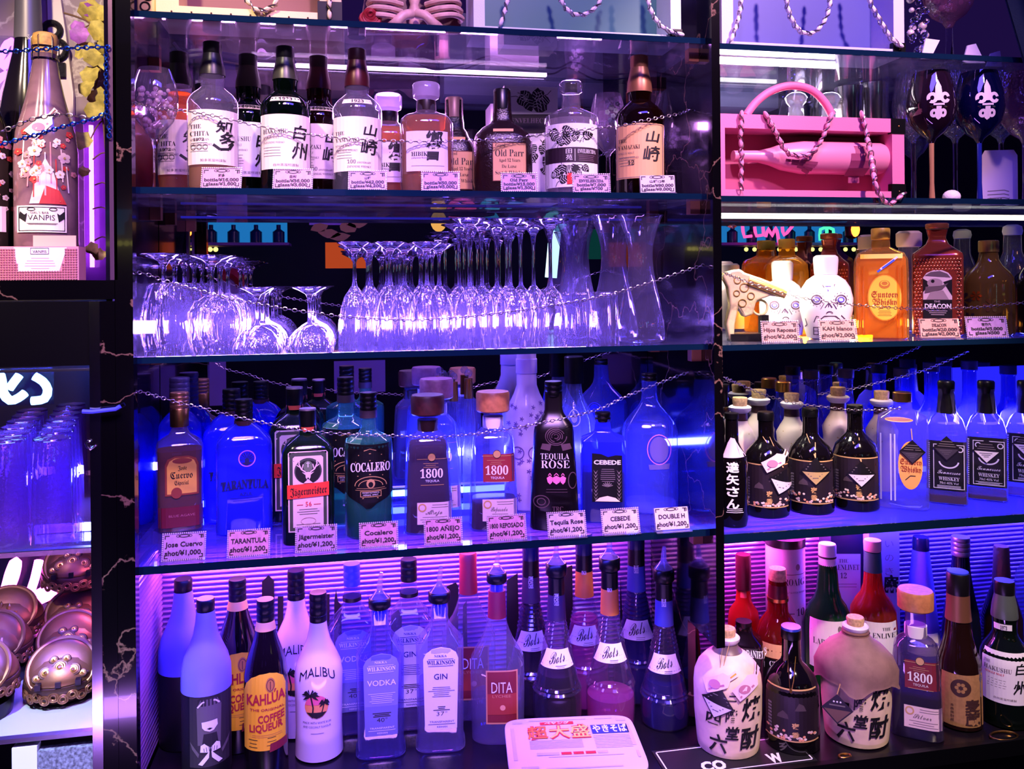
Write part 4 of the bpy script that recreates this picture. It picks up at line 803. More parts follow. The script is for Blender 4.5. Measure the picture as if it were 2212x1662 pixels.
def jager(label, cx, base, Y=None):
    g = lambda y: y + base - 1178
    b = Bt('square_green_bottle', label, 'liqueur bottle', cx, base, [(base, 52), (g(1172), 55), (g(985), 55), (g(970), 53), (g(955), 44), (g(945), 30), (g(938), 19), (g(920), 16), (g(890), 16)], z=Z4, Y=Y, n=5, dr=.8, group='dark green square bottles with a stag label')
    b.body(JG); b.loft('screw_cap', [(g(921), 17.5), (g(916), 18), (g(888), 18), (g(884), 17)], BLKG); b.loft('seal_band', [(g(930), 18), (g(921), 18)], mat('seal_orange', (190, 80, 60), .4)); b.loft('cap_top', [(g(886), 18.2), (g(882.5), 17.5)], mat('cap_silver', (190, 180, 190), .3, .8))
    L = b.lab(); gr = mat('label_green', (66, 76, 66), .5); pk = mat('label_blush', (232, 206, 212), .6)
    o = lambda d: [(cx - 42 + d, g(1149) - d), (cx + 42 - d, g(1149) - d), (cx + 42 - d, g(980) + d), (cx + 38 - d, g(976) + d), (cx - 38 + d, g(976) + d), (cx - 42 + d, g(980) + d)]
    L.poly(o(0), pk); L.poly(o(3), gr, 1); L.poly(o(10), pk, 2)
    L.oval(cx, g(1018), 29, 28, gr, 3); L.oval(cx, g(1020), 26, 25, INK, 4); L.oval(cx, g(1008), 10, 12, mat('label_moss', (110, 125, 100), .5), 5)
    for sg in (-1, 1):
        L.line([(cx + sg * 5, g(1020)), (cx + sg * 14, g(1014)), (cx + sg * 19, g(1002)), (cx + sg * 18, g(996))], 2.6, pk, 6); L.line([(cx + sg * 13, g(1014)), (cx + sg * 10, g(1003))], 2, pk, 6); L.line([(cx + sg * 17, g(1009)), (cx + sg * 24, g(1004))], 2, pk, 6); L.poly([(cx + sg * 5, g(1022)), (cx + sg * 13, g(1020)), (cx + sg * 6, g(1026))], pk, 6)
    L.poly([(cx - 6, g(1020)), (cx + 6, g(1020)), (cx + 5, g(1032)), (cx + 2, g(1037)), (cx + 10, g(1044)), (cx - 10, g(1044)), (cx - 2, g(1037)), (cx - 5, g(1032))], pk, 6); L.oval(cx, g(1034), 2, 2, INK, 7)
    L.line([(cx, g(998)), (cx, g(1010))], 1.8, WHITEP, 7); L.line([(cx - 3.5, g(1001)), (cx + 3.5, g(1001))], 1.8, WHITEP, 7)
    L.poly([(cx - 44, g(1077)), (cx + 44, g(1073)), (cx + 44, g(1043)), (cx - 44, g(1047))], mat('label_orange_red', (236, 66, 50), .5), 6); L.text('Jägermeister', cx - 38, cx + 39, g(1070), 16, INK, 'frak', -.005, 0, 8, 0, -3)
    L.text('56', cx - 6, cx + 7, g(1094), 10, mat('label_orange_red', (236, 66, 50), .5), layer=5); L.lines(cx - 26, cx - 9, g(1090), g(1090), 1, RED, 4); L.lines(cx + 10, cx + 28, g(1090), g(1090), 1, RED, 4); L.lines(cx - 24, cx + 24, g(1100), g(1110), 3, GREYINK, 4, .9); L.ring(cx, g(1126), 16, 8, 1, mat('ink_blush', (200, 160, 165), .5), 4); L.lines(cx - 26, cx + 26, g(1132), g(1142), 3, GREYINK, 4, .9, .6)
    L.obj('front_label', b.root)
jager('dark green square bottle with stag and cross label, in front', 667, 1178); jager('dark green square bottle with stag label, mostly behind the front one', 634, 1132, Y=.312)
def coca(label, cx, base):
    g = lambda y: y + base - 1168; B2 = lambda *p: None
    b = Bt('ribbed_liqueur_bottle', label, 'liqueur bottle', cx, base, [(base, 48), (g(1162), 51), (g(1080), 51), (g(958), 51), (g(948), 49), (g(940), 36), (g(934), 22), (g(926), 17), (g(900), 16), (g(880), 15)], z=Z4, group='cylindrical liqueur bottles with a dark ornate label')
    b.body(thin('green_tint_glass', (170, 215, 205), .12, (120, 230, 220), .5)); b.liquid(953, thin('liqueur_green', (90, 170, 150), .4, (60, 150, 140), .2), .93); ribs(b, 'screw_cap', g(900), g(848), 18, BLKG, 5); b.loft('seal_band', [(g(902), 18.6), (g(886), 18.6)], mat('band_smoke', (60, 50, 60), .4))
    L = b.lab(); dk = mat('label_coal', (14, 14, 18), .4); L.poly([(cx - 51, g(962)), (cx + 51, g(962)), (cx + 51, g(1072)), (cx + 40, g(1080)), (cx + 16, g(1090)), (cx + 4, g(1100)), (cx - 6, g(1100)), (cx - 18, g(1090)), (cx - 40, g(1078)), (cx - 51, g(1070))], dk); L.rect(cx - 50, cx - 18, g(950), g(961), mat('label_leaf', (110, 150, 110), .5), 1)
    L.text('COCALERO', cx - 38, cx + 45, g(1022), 19, WHITEP, 'serif', .01, 0, 2, 3)
    for (a, c, y) in ((-22, 28, 985), (-10, 16, 975), (-28, 34, 1000), (-24, 30, 1030), (-14, 20, 1078)): L.line([(cx + a, g(y)), (cx + (a + c) / 2, g(y - 4)), (cx + c, g(y))], 1.6, TANP)
    L.ring(cx + 4, g(1052), 34, 22, 1.6, TANP, 1, 20, PI, 2 * PI); L.ring(cx + 4, g(1052), 26, 15, 1.4, TANP, 1, 16, PI, 2 * PI); L.oval(cx + 4, g(1046), 9, 10, TANP, 2); L.oval(cx + 4, g(1048), 5, 6, dk, 3); L.frame(cx - 18, cx + 26, g(1062), g(1075), 1.4, TANP, 2); L.text('ANCIENT BOTANICAL', cx - 14, cx + 22, g(1067), 3, WHITEP); L.text('HERBAL SPIRIT', cx - 12, cx + 20, g(1072), 3, WHITEP); L.lines(cx - 30, cx + 38, g(1056), g(1060), 2, TANP, 1, .8, .8)
    L.obj('front_label', b.root); return b
coca('cylindrical liqueur bottle with white capital lettering on an ornate dark label', 798, 1168); coca('dark blue lit liqueur bottle between the stag label bottle and its lettered twin', 749, 1135)
def agave(name, label, cx, base, z, capm, liq, level, labm, neckm, txt, extra=True, cap=(853, 896), shx=1.0, glass=None, group='flared tequila bottles with a round wooden stopper'):
    g = lambda y: y + base - 1157; b = Bt(name, label, 'tequila bottle', cx, base, [(base, 50), (g(1150), 53), (g(1050), 50), (g(965), 45), (g(952), 43), (g(940), 34), (g(932), 24), (g(925), 21), (g(900), 20), (g(cap[1] - 2), 20)], z=z, n=4.5, dr=.85, group=group)
    b.body(glass or thin('flared_glass', (205, 205, 245), .14, (170, 170, 255), .55))
    if liq: b.liquid(g(level), liq, .9)
    b.loft('stopper', [(g(cap[1]), 33), (g(cap[1] - 3), 36), (g(cap[0] + 4), 36.5), (g(cap[0]), 34)], capm); b.loft('neck_band', [(g(930), 22.5), (g(906), 22.5)], neckm)
    L = b.lab(); s = 1
    if labm: L.rect(cx - 22, cx + 46, g(990), g(1050), labm, 0)
    L.oval(cx + 8, g(990), 9, 9, TANP, 1); L.ring(cx + 8, g(990), 9, 9, 1, INK, 2); L.rect(cx - 24, cx + 44, g(993.4), g(994.4), TANP, 1); L.text('1800', cx - 17, cx + 32, g(1034), 19, WHITEP, 'serif'); L.text('TEQUILA', cx - 6, cx + 24, g(1043), 5, WHITEP); L.lines(cx - 14, cx + 26, g(1003), g(1011), 3, TANP, 1, .8, .6); L.rect(cx - 16, cx + 34, g(1049), g(1050), TANP, 1)
    L.obj('front_label', b.root); L = b.lab(); pk = mat('label_blush', (232, 206, 212), .6); L.rect(cx - 24, cx + 50, g(1087), g(1134), pk, 0); L.ring(cx - 13, g(1098), 9, 9, 3, TANP, 1); L.text(txt, cx - 6, cx + 30, g(1112), 10, GREYINK, 'script'); L.lines(cx + 6, cx + 44, g(1092), g(1097), 2, GREYINK, 1, 1); L.lines(cx - 18, cx + 46, g(1118), g(1128), 3, GREYINK, 1, .9, .5)
    L.obj('name_card', b.root); return b
WD = mat('stopper_dark_wood', (64, 26, 30), .45, var=.25, vscale=90); WL = mat('stopper_copper_wood', (186, 122, 78), .4, var=.15, vscale=90)
agave('flared_tequila_bottle', 'flared dark amber tequila bottle with a dark wooden stopper', 926, 1157, Z4, WD, OAK, 955, None, mat('band_dark', (34, 18, 22), .3), 'Añejo')
agave('flared_tequila_bottle', 'flared clear tequila bottle with a copper stopper and red label', 1067, 1150, Z4, WL, OAK, 1083, mat('label_brick', (150, 44, 50), .55), WHITE, 'Reposado')
agave('flared_tequila_bottle', 'rear flared tequila bottle with mauve stopper right of the dark stopper one', 945, 1122, Z4, mat('stopper_mauve', (150, 100, 130), .4, var=.15, vscale=90), None, 0, None, WHITE, 'Añejo')
# white printed slim bottle, rose bottle, absinthe decanter, cebede, clear bottle
b = Bt('white_printed_bottle', 'tall white bottle with fine floral print behind the black rose bottle', 'liquor bottle', 1140, 1105, [(1105, 48), (1095, 50), (920, 50), (890, 46), (870, 38), (850, 28), (832, 22), (760, 21)], z=Z4, seg=36); b.body(mat('porcelain_white', (214, 196, 232), .3, coat=.4), 'porcelain_body'); b.loft('cap', [(806, 23), (776, 23), (774, 21)], mat('cap_lilac', (190, 170, 225), .5))
L = b.lab(); ip = mat('ink_purple', (110, 80, 160), .6); rd = random.Random(5)
for i in range(34):
    x = rd.uniform(1098, 1182); y = rd.uniform(870, 1090)
    for k in range(5): a = k * 1.257; L.line([(x, y), (x + 5 * math.cos(a), y + 5 * math.sin(a))], 1.6, ip)
L.ring(1120, 980, 14, 14, 2, ip); L.ring(1156, 980, 14, 14, 2, ip); L.line([(1100, 930), (1115, 922), (1130, 932)], 2, ip); L.obj('floral_print', b.root)
b = Bt('rose_liqueur_bottle', 'black tapered bottle with white lettering and three pink strawberries', 'liqueur bottle', 1198, 1148, [(1148, 50), (1142, 53), (1050, 50), (930, 43), (917, 40), (905, 30), (893, 22), (885, 19.5), (850, 19)], z=Z4, n=4, dr=.8); b.body(mat('matte_black_glass', (14, 9, 13), .3)); ribs(b, 'screw_cap', 856, 824, 19, BLKG, 3)
L = b.lab(); ro = mat('print_grey_rose', (92, 68, 76), .6); pkb = mat('print_pink', (246, 130, 175), .5)
for k in range(5):
    L.ring(1203, 945, 24 - 4.5 * k, 20 - 3.6 * k, 2, ro, 1, 18, k * .9, k * .9 + 5)
for sg in (-1, 1): L.poly([(1203 + sg * 10, 962), (1203 + sg * 30, 960), (1203 + sg * 34, 972), (1203 + sg * 14, 976)], ro, 1)
L.text('TEQUILA', 1169, 1231, 994, 13, WHITEP, 'serif', -.012); L.text('ROSE', 1170, 1232, 1013, 17, WHITEP, 'serif', -.01)
for dx, s2 in ((-14, .7), (14, .7), (0, 1)): L.poly([(1203 + dx - 10 * s2, 1034), (1203 + dx, 1029), (1203 + dx + 10 * s2, 1034), (1203 + dx + 7 * s2, 1043), (1203 + dx, 1048), (1203 + dx - 7 * s2, 1043)], pkb, 2); L.line([(1203 + dx - 5 * s2, 1029), (1203 + dx, 1024), (1203 + dx + 5 * s2, 1029)], 1.6, pkb, 2)
L.lines(1175, 1232, 1058, 1064, 2, ro, 1, 1); L.ring(1170, 1085, 18, 14, 2, ro, 1); L.ring(1170, 1085, 10, 8, 2, ro, 1); L.text('TRC', 1194, 1217, 1105, 10, ro, 'serif'); L.ring(1238, 1040, 10, 18, 2, ro, 1); L.obj('front_print', b.root)
b = Bt('absinthe_decanter', 'clear decanter with a black and green cap behind the black rose bottle', 'liquor bottle', 1238, 1092, [(1092, 46), (1065, 50), (935, 50), (915, 48), (890, 38), (870, 26), (850, 18), (830, 16), (800, 16)], z=Z4, Y=.318); b.body(CLEARB); b.loft('cap', [(828, 21), (772, 21), (770, 19)], BLKG)
L = b.lab(); L.text('ABSENTE', 1221, 1257, 818, 12, mat('print_green', (50, 170, 70), .5), bold=.02); L.ring(1238, 905, 16, 18, 2, WHITEP); L.oval(1238, 905, 8, 10, mat('print_ice', (180, 180, 240), .5), 1); L.obj('printed_label', b.root)
b = Bt('square_herb_bottle', 'square half full amber bottle with black leaf bordered label and black cap', 'liquor bottle', 1304, 1132, [(1132, 46), (1126, 49), (960, 48), (948, 47), (935, 22), (928, 18), (918, 17), (905, 15)], z=Z4, n=6, dr=.9); b.body(BLUEG); b.liquid(1012, AMBT, .92); ribs(b, 'screw_cap', 911, 891, 17, BLKG, 2)
L = b.lab(); dk = mat('label_coal', (14, 14, 18), .4); L.poly([(1280, 1085), (1345, 1085), (1345, 985), (1330, 984), (1315, 988), (1300, 982), (1280, 980)], dk); L.text('CEBEDE', 1284, 1342, 1004, 9, WHITEP, bold=.03); L.lines(1298, 1330, 1014, 1040, 7, GREYINK, 1, 1.2)
for i in range(8):
    for sx in (1288, 1338): L.poly([(sx - 5, 1016 + i * 8), (sx, 1022 + i * 8), (sx + 5, 1016 + i * 8), (sx, 1026 + i * 8)], GREYINK, 1)
for k in range(7): a = PI * (.1 + .8 * k / 6); L.line([(1313, 1052), (1313 - 12 * math.cos(a), 1052 - 10 * math.sin(a))], 2, GREYINK, 1)
L.poly([(1286, 1084), (1340, 1084), (1330, 1076), (1313, 1072), (1296, 1076)], CREAM, 1); L.obj('front_label', b.root)
b = Bt('clear_spirit_bottle', 'large nearly empty clear bottle with a faint printed crest', 'spirit bottle', 1405, 1113, [(1113, 54), (1106, 59), (930, 59), (915, 55), (900, 44), (880, 26), (868, 19), (850, 16.5), (822, 16)], z=Z4, n=3.2); b.body(thin('clear_glass_blue', (205, 210, 250), .13, (130, 140, 255), .65)); b.liquid(1085, thin('spirit_clear', (210, 190, 235), .15), .92); ribs(b, 'screw_cap', 823, 807, 17, BLKG, 2)
L = b.lab(); bl = mat('print_slate', (90, 80, 170), .5); L.oval(1425, 972, 20, 28, bl); L.ring(1425, 972, 26, 33, 2, mat('print_rose', (150, 80, 190), .5)); L.poly([(1402, 1005), (1448, 1002), (1446, 1014), (1404, 1016)], bl, 1); L.obj('printed_crest', b.root)
for i, (px, py, Y) in enumerate(((955, 800, .36), (978, 806, .37), (1010, 798, .36))):
    p = P(px, HZ, Y); t = thing('sample_bottle', 'small gold capped sample bottle near the mirror, %s of three' % ('left', 'middle', 'right')[i], 'bottle', (p.x, Y, Z4)); s = depth(p) / F; H = P(px, py, Y).z - Z4
    mb = MB(); mb.loft([(0, 14 * s, 14 * s), (H * .6, 14 * s, 14 * s), (H * .75, 9 * s, 9 * s), (H * .9, 8 * s, 8 * s)], CLEARB, 20); mb.obj('glass_body', t); mb = MB(); mb.loft([(H * .78, 10 * s, 10 * s), (H * .93, 9 * s, 9 * s)], GOLD, 16); mb.ball((0, 0, H * .97), 9 * s, CLEARB, 10, 6); mb.obj('gold_cap', t)
for (x0, x1, y0, y1, r, c2, lb) in ((352, 440, 1154, 1212, ['Jose Cuervo', 'shot/¥1,000.'], LIL, 'price card reading 1,000 before the amber bottle with yellow arched label'), (493, 580, 1147, 1204, ['TARANTULA', 'shot/¥1,200.'], PINKC, 'price card before the square blue lettered bottle'), (640, 726, 1138, 1193, ['Jägermeister', 'shot/¥1,200.'], LIL, 'price card before the stag label green bottle'),
        (778, 859, 1131, 1184, ['Cocalero', 'shot/¥1,200.'], PINKC, 'price card before the cylindrical liqueur bottle with ornate dark label'), (918, 999, 1122, 1176, ['1800 AÑEJO', 'shot/¥1,200.'], PINKC, 'price card before the flared bottle with dark stopper'), (1054, 1138, 1115, 1169, ['1800 REPOSADO', 'shot/¥1,200.'], PINKC, 'price card before the flared bottle with copper stopper'),
        (1184, 1268, 1108, 1161, ['Tequila Rose', 'shot/¥1,200.'], PALE, 'price card before the black bottle with strawberries'), (1301, 1384, 1101, 1153, ['CEBEDE', 'shot/¥1,200.'], PALE, 'price card before the half full square amber bottle'), (1414, 1494, 1096, 1148, ['DOUBLE H', 'shot/¥1,200.'], PALE, 'price card without beads before the large clear bottle')):
    card(lb, x0, x1, y0, y1, Z4, r, None, c2, x0 < 1400, 'sans', 0, 16)
chain('thin silver chain hanging across the shot bottles of the lowest shelf', [(296, 846, 0), (318, 850, .02), (385, 870, .06), (450, 885, .06), (520, 903, .075), (600, 920, .06), (667, 932, .04), (760, 939, .05), (860, 942, .05), (940, 945, .05), (1060, 934, .06), (1150, 918, .03), (1200, 908, .03), (1240, 899, .04), (1300, 882, .07), (1350, 858, .08), (1440, 822, .09), (1490, 803, .10)])
# ================================================================ counter, middle bay
PURS = thin('pour_spout_clear', (220, 220, 250), .25, (190, 190, 255), .6)
def pourer(b, y_glass, y_collar, y_top, y_tip, hw, lean=4):
    """clear pouring spout with a black collar standing on the mouth"""
    b.loft('spout_stopper', [(y_glass, hw * .62), (y_collar, hw * .62)], thin('spout_blue', (120, 130, 255), .4, (90, 100, 255), .4))
    p = b.loft('pourer_collar', [(y_collar, hw * .9), (y_collar - 3, hw), (y_top + 3, hw), (y_top, hw * .9)], BLKG)
    mb = MB(); q = [(b.zl(y_top), hw * .85 * b.s, hw * .85 * b.s), (b.zl(y_top - 8), hw * .55 * b.s, hw * .55 * b.s), (b.zl(y_top - 16), hw * .3 * b.s, hw * .3 * b.s)]; mb.loft(q, PURS, 20)
    z = b.zl(y_top - 12); mb.tube([(0, 0, z), (lean * .3 * b.s, 0, z + (b.zl(y_tip) - z) * .5), (lean * b.s, 0, b.zl(y_tip))], [hw * .28 * b.s, hw * .24 * b.s, hw * .17 * b.s], PURS, 10); mb.obj('pour_spout', b.root)
BLUEN = mat('frosted_blue', (120, 120, 250), .35, trans=0)
# black frosted liqueur with a portrait label
def portrait(label, cx, base, art, Y=None):
    g = lambda y: y + base - 1664
    b = Bt('frosted_neck_bottle', label, 'liqueur bottle', cx, base, [(base, 48), (g(1655), 51), (g(1470), 51), (g(1440), 50), (g(1415), 44), (g(1390), 33), (g(1370), 25), (g(1340), 20), (g(1318), 18), (g(1300), 17)], z=ZC, Y=Y, group='black bottles with a frosted blue neck')
    b.body(mat('frosted_black', (15, 13, 20), .45)); b.sleeve('frosted_shoulder', g(1482), g(1319), BLUEN, 1.01); b.loft('screw_cap', [(g(1319), 18), (g(1316), 19), (g(1296), 19), (g(1293), 17.5)], BLKG)
    L = b.lab(); gy = mat('print_taupe', (92, 82, 92), .6); dk = mat('print_coal', (26, 22, 30), .6); pl = mat('print_pale', (226, 214, 228), .6); k = cx - 438
    X = lambda a: a + k
    if art:
        L.rect(X(404), X(484), g(1494), g(1660), mat('label_smoke', (44, 38, 48), .6)); L.poly([(X(420), g(1528)), (X(466), g(1528)), (X(466), g(1512)), (X(458), g(1506)), (X(430), g(1506)), (X(420), g(1514))], dk, 1)
        L.poly([(X(420), g(1612)), (X(466), g(1612)), (X(468), g(1530)), (X(460), g(1514)), (X(426), g(1514)), (X(418), g(1532))], gy, 1); L.line([(X(420), g(1530)), (X(430), g(1519)), (X(456), g(1518)), (X(464), g(1526))], 3, pl, 3)
        L.poly([(X(428), g(1562)), (X(459), g(1560)), (X(460), g(1572)), (X(452), g(1582)), (X(444), g(1584)), (X(434), g(1580)), (X(429), g(1574))], pl, 3); L.poly([(X(438), g(1577)), (X(444), g(1575)), (X(450), g(1577)), (X(444), g(1580))], dk, 4)
        L.poly([(X(426), g(1630)), (X(464), g(1630)), (X(458), g(1588)), (X(432), g(1588))], dk, 2)
        for sg in (-1, 1):
            c = X(445); L.poly([(c + sg * 4, g(1628)), (c + sg * 24, g(1652)), (c + sg * 16, g(1655)), (c + sg * 3, g(1640)), (c + sg * 1, g(1618)), (c + sg * 12, g(1608)), (c + sg * 19, g(1612)), (c + sg * 20, g(1626))], pl, 4)
            for q in range(3): L.line([(c + sg * (3 + 5 * q), g(1614 + 2 * q)), (c + sg * (2 + 5 * q), g(1626))], 1.3, gy, 5)
            L.poly([(c + sg * 22, g(1630)), (c + sg * 40, g(1604)), (c + sg * 36, g(1620)), (c + sg * 24, g(1638))], gy, 3)
    else: L.oval(X(452), g(1576), 9, 10, gy); L.rect(X(440), X(470), g(1500), g(1560), dk)
    L.obj('portrait_label', b.root)
portrait('black bottle with frosted blue neck and a pale portrait of a dark haired woman', 438, 1664, True, .16); portrait('black bottle with frosted blue neck behind the portrait bottle, nearest the left pillar', 390, 1622, False, .318)
def kahlua(label, cx, base, Y):
    g = lambda y: y + base - 1676; k = cx - 566
    b = Bt('coffee_liqueur_bottle', label, 'liqueur bottle', cx, base, [(base, 43), (g(1670), 46), (g(1480), 46), (g(1450), 45), (g(1425), 41), (g(1400), 33), (g(1380), 26), (g(1365), 22), (g(1340), 17), (g(1310), 16)], z=ZC, Y=Y, group='brown coffee liqueur bottles with a yellow label')
    b.body(mat('brown_dark_glass', (16, 7, 12), .08, coat=.4)); ribs(b, 'screw_cap', g(1340), g(1295), 18.5, BLKG, 3); b.sleeve('neck_label', g(1358), g(1340), mat('label_mustard', (232, 178, 90), .6), 1.04)
    L = b.lab(); ym = mat('label_sun', (255, 208, 30), .6); rd = mat('label_red_print', (178, 38, 40), .6); X = lambda a: a + k
    L.text('1936', X(553), X(580), g(1353), 6, INK, 'serif'); L.obj('neck_lettering', b.root); L = b.lab(); L.poly([(X(521), g(1624)), (X(606), g(1624)), (X(607), g(1490)), (X(602), g(1472)), (X(590), g(1462)), (X(574), g(1458)), (X(552), g(1460)), (X(535), g(1468)), (X(525), g(1482)), (X(521), g(1500))], ym)
    L.oval(X(575), g(1484), 10, 16, mat('label_ochre', (200, 140, 60), .6), 1); L.ring(X(575), g(1484), 8, 13, 1.2, mat('ink_brown', (90, 40, 30), .6), 2); L.line([(X(575), g(1476)), (X(575), g(1494))], 1.5, mat('ink_brown', (90, 40, 30), .6), 2)
    L.text('KAHLÚA', X(527), X(605), g(1526), 22, rd, bold=.03, slope=-6); L.text('THE ORIGINAL', X(533), X(603), g(1538), 5, rd, bold=.02); L.text('COFFEE', X(549), X(603), g(1564), 16, rd, bold=.03, slope=-4); L.text('LIQUEUR', X(532), X(600), g(1584), 15, rd, bold=.03, slope=-6)
    L.lines(X(535), X(600), g(1590), g(1594), 2, mat('label_ochre', (200, 140, 60), .6), 1, 1); 
    for y in (1600, 1608, 1616): L.lines(X(530), X(548), g(y), g(y), 1, INK, 1, 1.4); L.lines(X(566), X(588), g(y - 3), g(y - 3), 1, INK, 1, 1.2)
    L.poly([(X(572), g(1628)), (X(608), g(1624)), (X(608), g(1606)), (X(574), g(1610))], mat('label_wine', (128, 30, 40), .6), 3); L.obj('front_label', b.root)
kahlua('dark brown bottle with bright yellow label and red lettering, in front', 567, 1676, .14); kahlua('dark brown bottle with yellow neck band behind the portrait and yellow label bottles', 507, 1632, .275)
def malibu(label, cx, base, Y):
    g = lambda y: y + base - 1646; k = cx - 681; X = lambda a: a + k
    b = Bt('coconut_liqueur_bottle', label, 'liqueur bottle', cx, base, [(base, 42), (g(1640), 48), (g(1620), 51), (g(1560), 49), (g(1500), 50), (g(1450), 51), (g(1425), 46), (g(1400), 34), (g(1380), 25), (g(1360), 20), (g(1342), 18), (g(1310), 17)], z=ZC, Y=Y, group='white liqueur bottles with a palm tree picture')
    b.body(mat('white_opal_glass', (234, 222, 240), .14, coat=.5)); ribs(b, 'screw_cap', g(1343), g(1280), 18.5, BLKG, 4)
    L = b.lab(); co = mat('print_sunset', (246, 160, 90), .5); cp = mat('print_coral', (236, 105, 130), .5); L.text('MALIBU', X(641), X(715), g(1478), 19, INK, 'sans', 0, 0, 2, 15)
    L.oval(X(676), g(1529), 25, 25, co, 1); L.poly([(X(652), g(1525)), (X(700), g(1525)), (X(697), g(1516)), (X(690), g(1508)), (X(676), g(1504)), (X(662), g(1508)), (X(655), g(1516))], cp, 2); L.poly([(X(655), g(1541)), (X(697), g(1541)), (X(688), g(1550)), (X(676), g(1554)), (X(664), g(1550))], INK, 3)
    L.line([(X(667), g(1552)), (X(669), g(1530)), (X(664), g(1504))], 3, INK, 4); L.line([(X(682), g(1552)), (X(688), g(1538)), (X(692), g(1522))], 2.2, INK, 4)
    for (cx2, cy2, r) in ((664, 1504, 19), (692, 1521, 12)):
        for a in (-2.9, -2.4, -1.9, -1.2, -.6, -.1, .5, 2.6, 3.4): L.poly([(X(cx2 - 1), g(cy2 - 2)), (X(cx2 + r * .6 * math.cos(a)), g(cy2 - 3 + r * .6 * math.sin(a))), (X(cx2 + r * math.cos(a)), g(cy2 + 4 + r * .75 * math.sin(a))), (X(cx2 + r * .5 * math.cos(a)), g(cy2 + 3 + r * .5 * math.sin(a))), (X(cx2 + 1), g(cy2 + 2))], INK, 4)
    L.text('MADE WITH WHITE RUM', X(647), X(706), g(1566), 4.5, INK); L.text('AND COCONUT FLAVOUR', X(647), X(706), g(1575), 4.5, INK); L.lines(X(662), X(692), g(1587), g(1587), 1, GREYINK, 1, 1); L.obj('printed_front', b.root)
malibu('white coconut liqueur bottle with a palm tree sunset picture, in front', 681, 1646, .205); malibu('white coconut liqueur bottle half hidden behind the palm tree one', 634, 1598, .32)
def wilk(label, cx, base, kind, pour):
    g = lambda y: y + base - 1642; k = cx - 823; X = lambda a: a + k; v = kind == 'VODKA'
    b = Bt('square_shoulder_bottle', label, 'vodka bottle' if v else 'gin bottle', cx, base, [(base, 50), (g(1634), 53), (g(1614), 52), (g(1606), 49), (g(1410), 51), (g(1400), 51), (g(1376), 32), (g(1360), 21), (g(1345), 17), (g(1318), 17)], z=ZC, n=4.5, dr=.85, group='angular clear spirit bottles with an arched label')
    b.body(CLEARB if not v else thin('clear_glass_milky_blue', (218, 218, 248), .08, (180, 180, 255), .6)); b.liquid(g(1425 if v else 1485), thin('spirit_lilac', (225, 210, 245), .05, (200, 180, 255), .2), .92)
    if pour: b.sleeve('neck_glass', g(1345), g(1322), CLEAR, 1.05); pourer(b, g(1345), g(1313), g(1291), g(1238), 24)
    else: ribs(b, 'screw_cap', g(1316), g(1270), 18, mat('cap_blue', (60, 70, 190), .35) if v else BLKG, 3); b.loft('neck_ring', [(g(1348), 20), (g(1340), 20)], BLKG)
    L = b.lab(); lm = mat('label_periwinkle', (130, 135, 235), .6) if v else mat('label_white', (238, 236, 238), .6); tm = WHITEP if v else mat('ink_navy', (44, 40, 96), .6)
    L.poly([(X(790), g(1593)), (X(859), g(1591)), (X(863), g(1440)), (X(858), g(1426)), (X(846), g(1418)), (X(826), g(1415)), (X(806), g(1418)), (X(793), g(1427)), (X(787), g(1440))], lm)
    if v: L.rect(X(790), X(860), g(1528), g(1592), mat('label_slate', (112, 118, 175), .6), 1)
    L.text('NIKKA', X(811), X(838), g(1435), 5, tm, 'serif'); L.lines(X(798), X(852), g(1439), g(1439), 1, tm, 2, 1, 0); L.text('WILKINSON', X(795), X(856), g(1451), 9, tm, 'serif', .01)
    L.lines(X(798), X(852), g(1454), g(1454), 1, tm, 2, 1, 0); L.text(kind, *((X(795), X(857)) if v else (X(810), X(839))), g(1483), 12, tm, bold=.01); L.lines(X(797), X(855), g(1500), g(1520), 6, tm, 2, 1, .5)
    dk = INK; L.text('40°' if v else '37°', X(815), X(838), g(1562), 9, dk, bold=-.01); L.lines(X(806), X(846), g(1542), g(1549), 3, dk, 2, 1.5, .8); L.text('TRANSPARENT', X(800), X(853), g(1577), 4, tm); L.lines(X(797), X(855), g(1580), g(1580), 1, tm, 2, 1, 0); L.text('KEIHAN', X(816), X(838), g(1588), 4, tm); L.obj('front_label', b.root)
wilk('angular clear vodka bottle with periwinkle label and pour spout, in front', 823, 1642, 'VODKA', 1); wilk('angular clear vodka bottle with blue cap behind the periwinkle label one', 763, 1590, 'VODKA', 0)
wilk('angular clear gin bottle with white arched label and pour spout, in front', 952, 1628, 'GIN', 1); wilk('angular clear gin bottle with black cap behind the gin with pour spout', 886, 1580, 'GIN', 0)
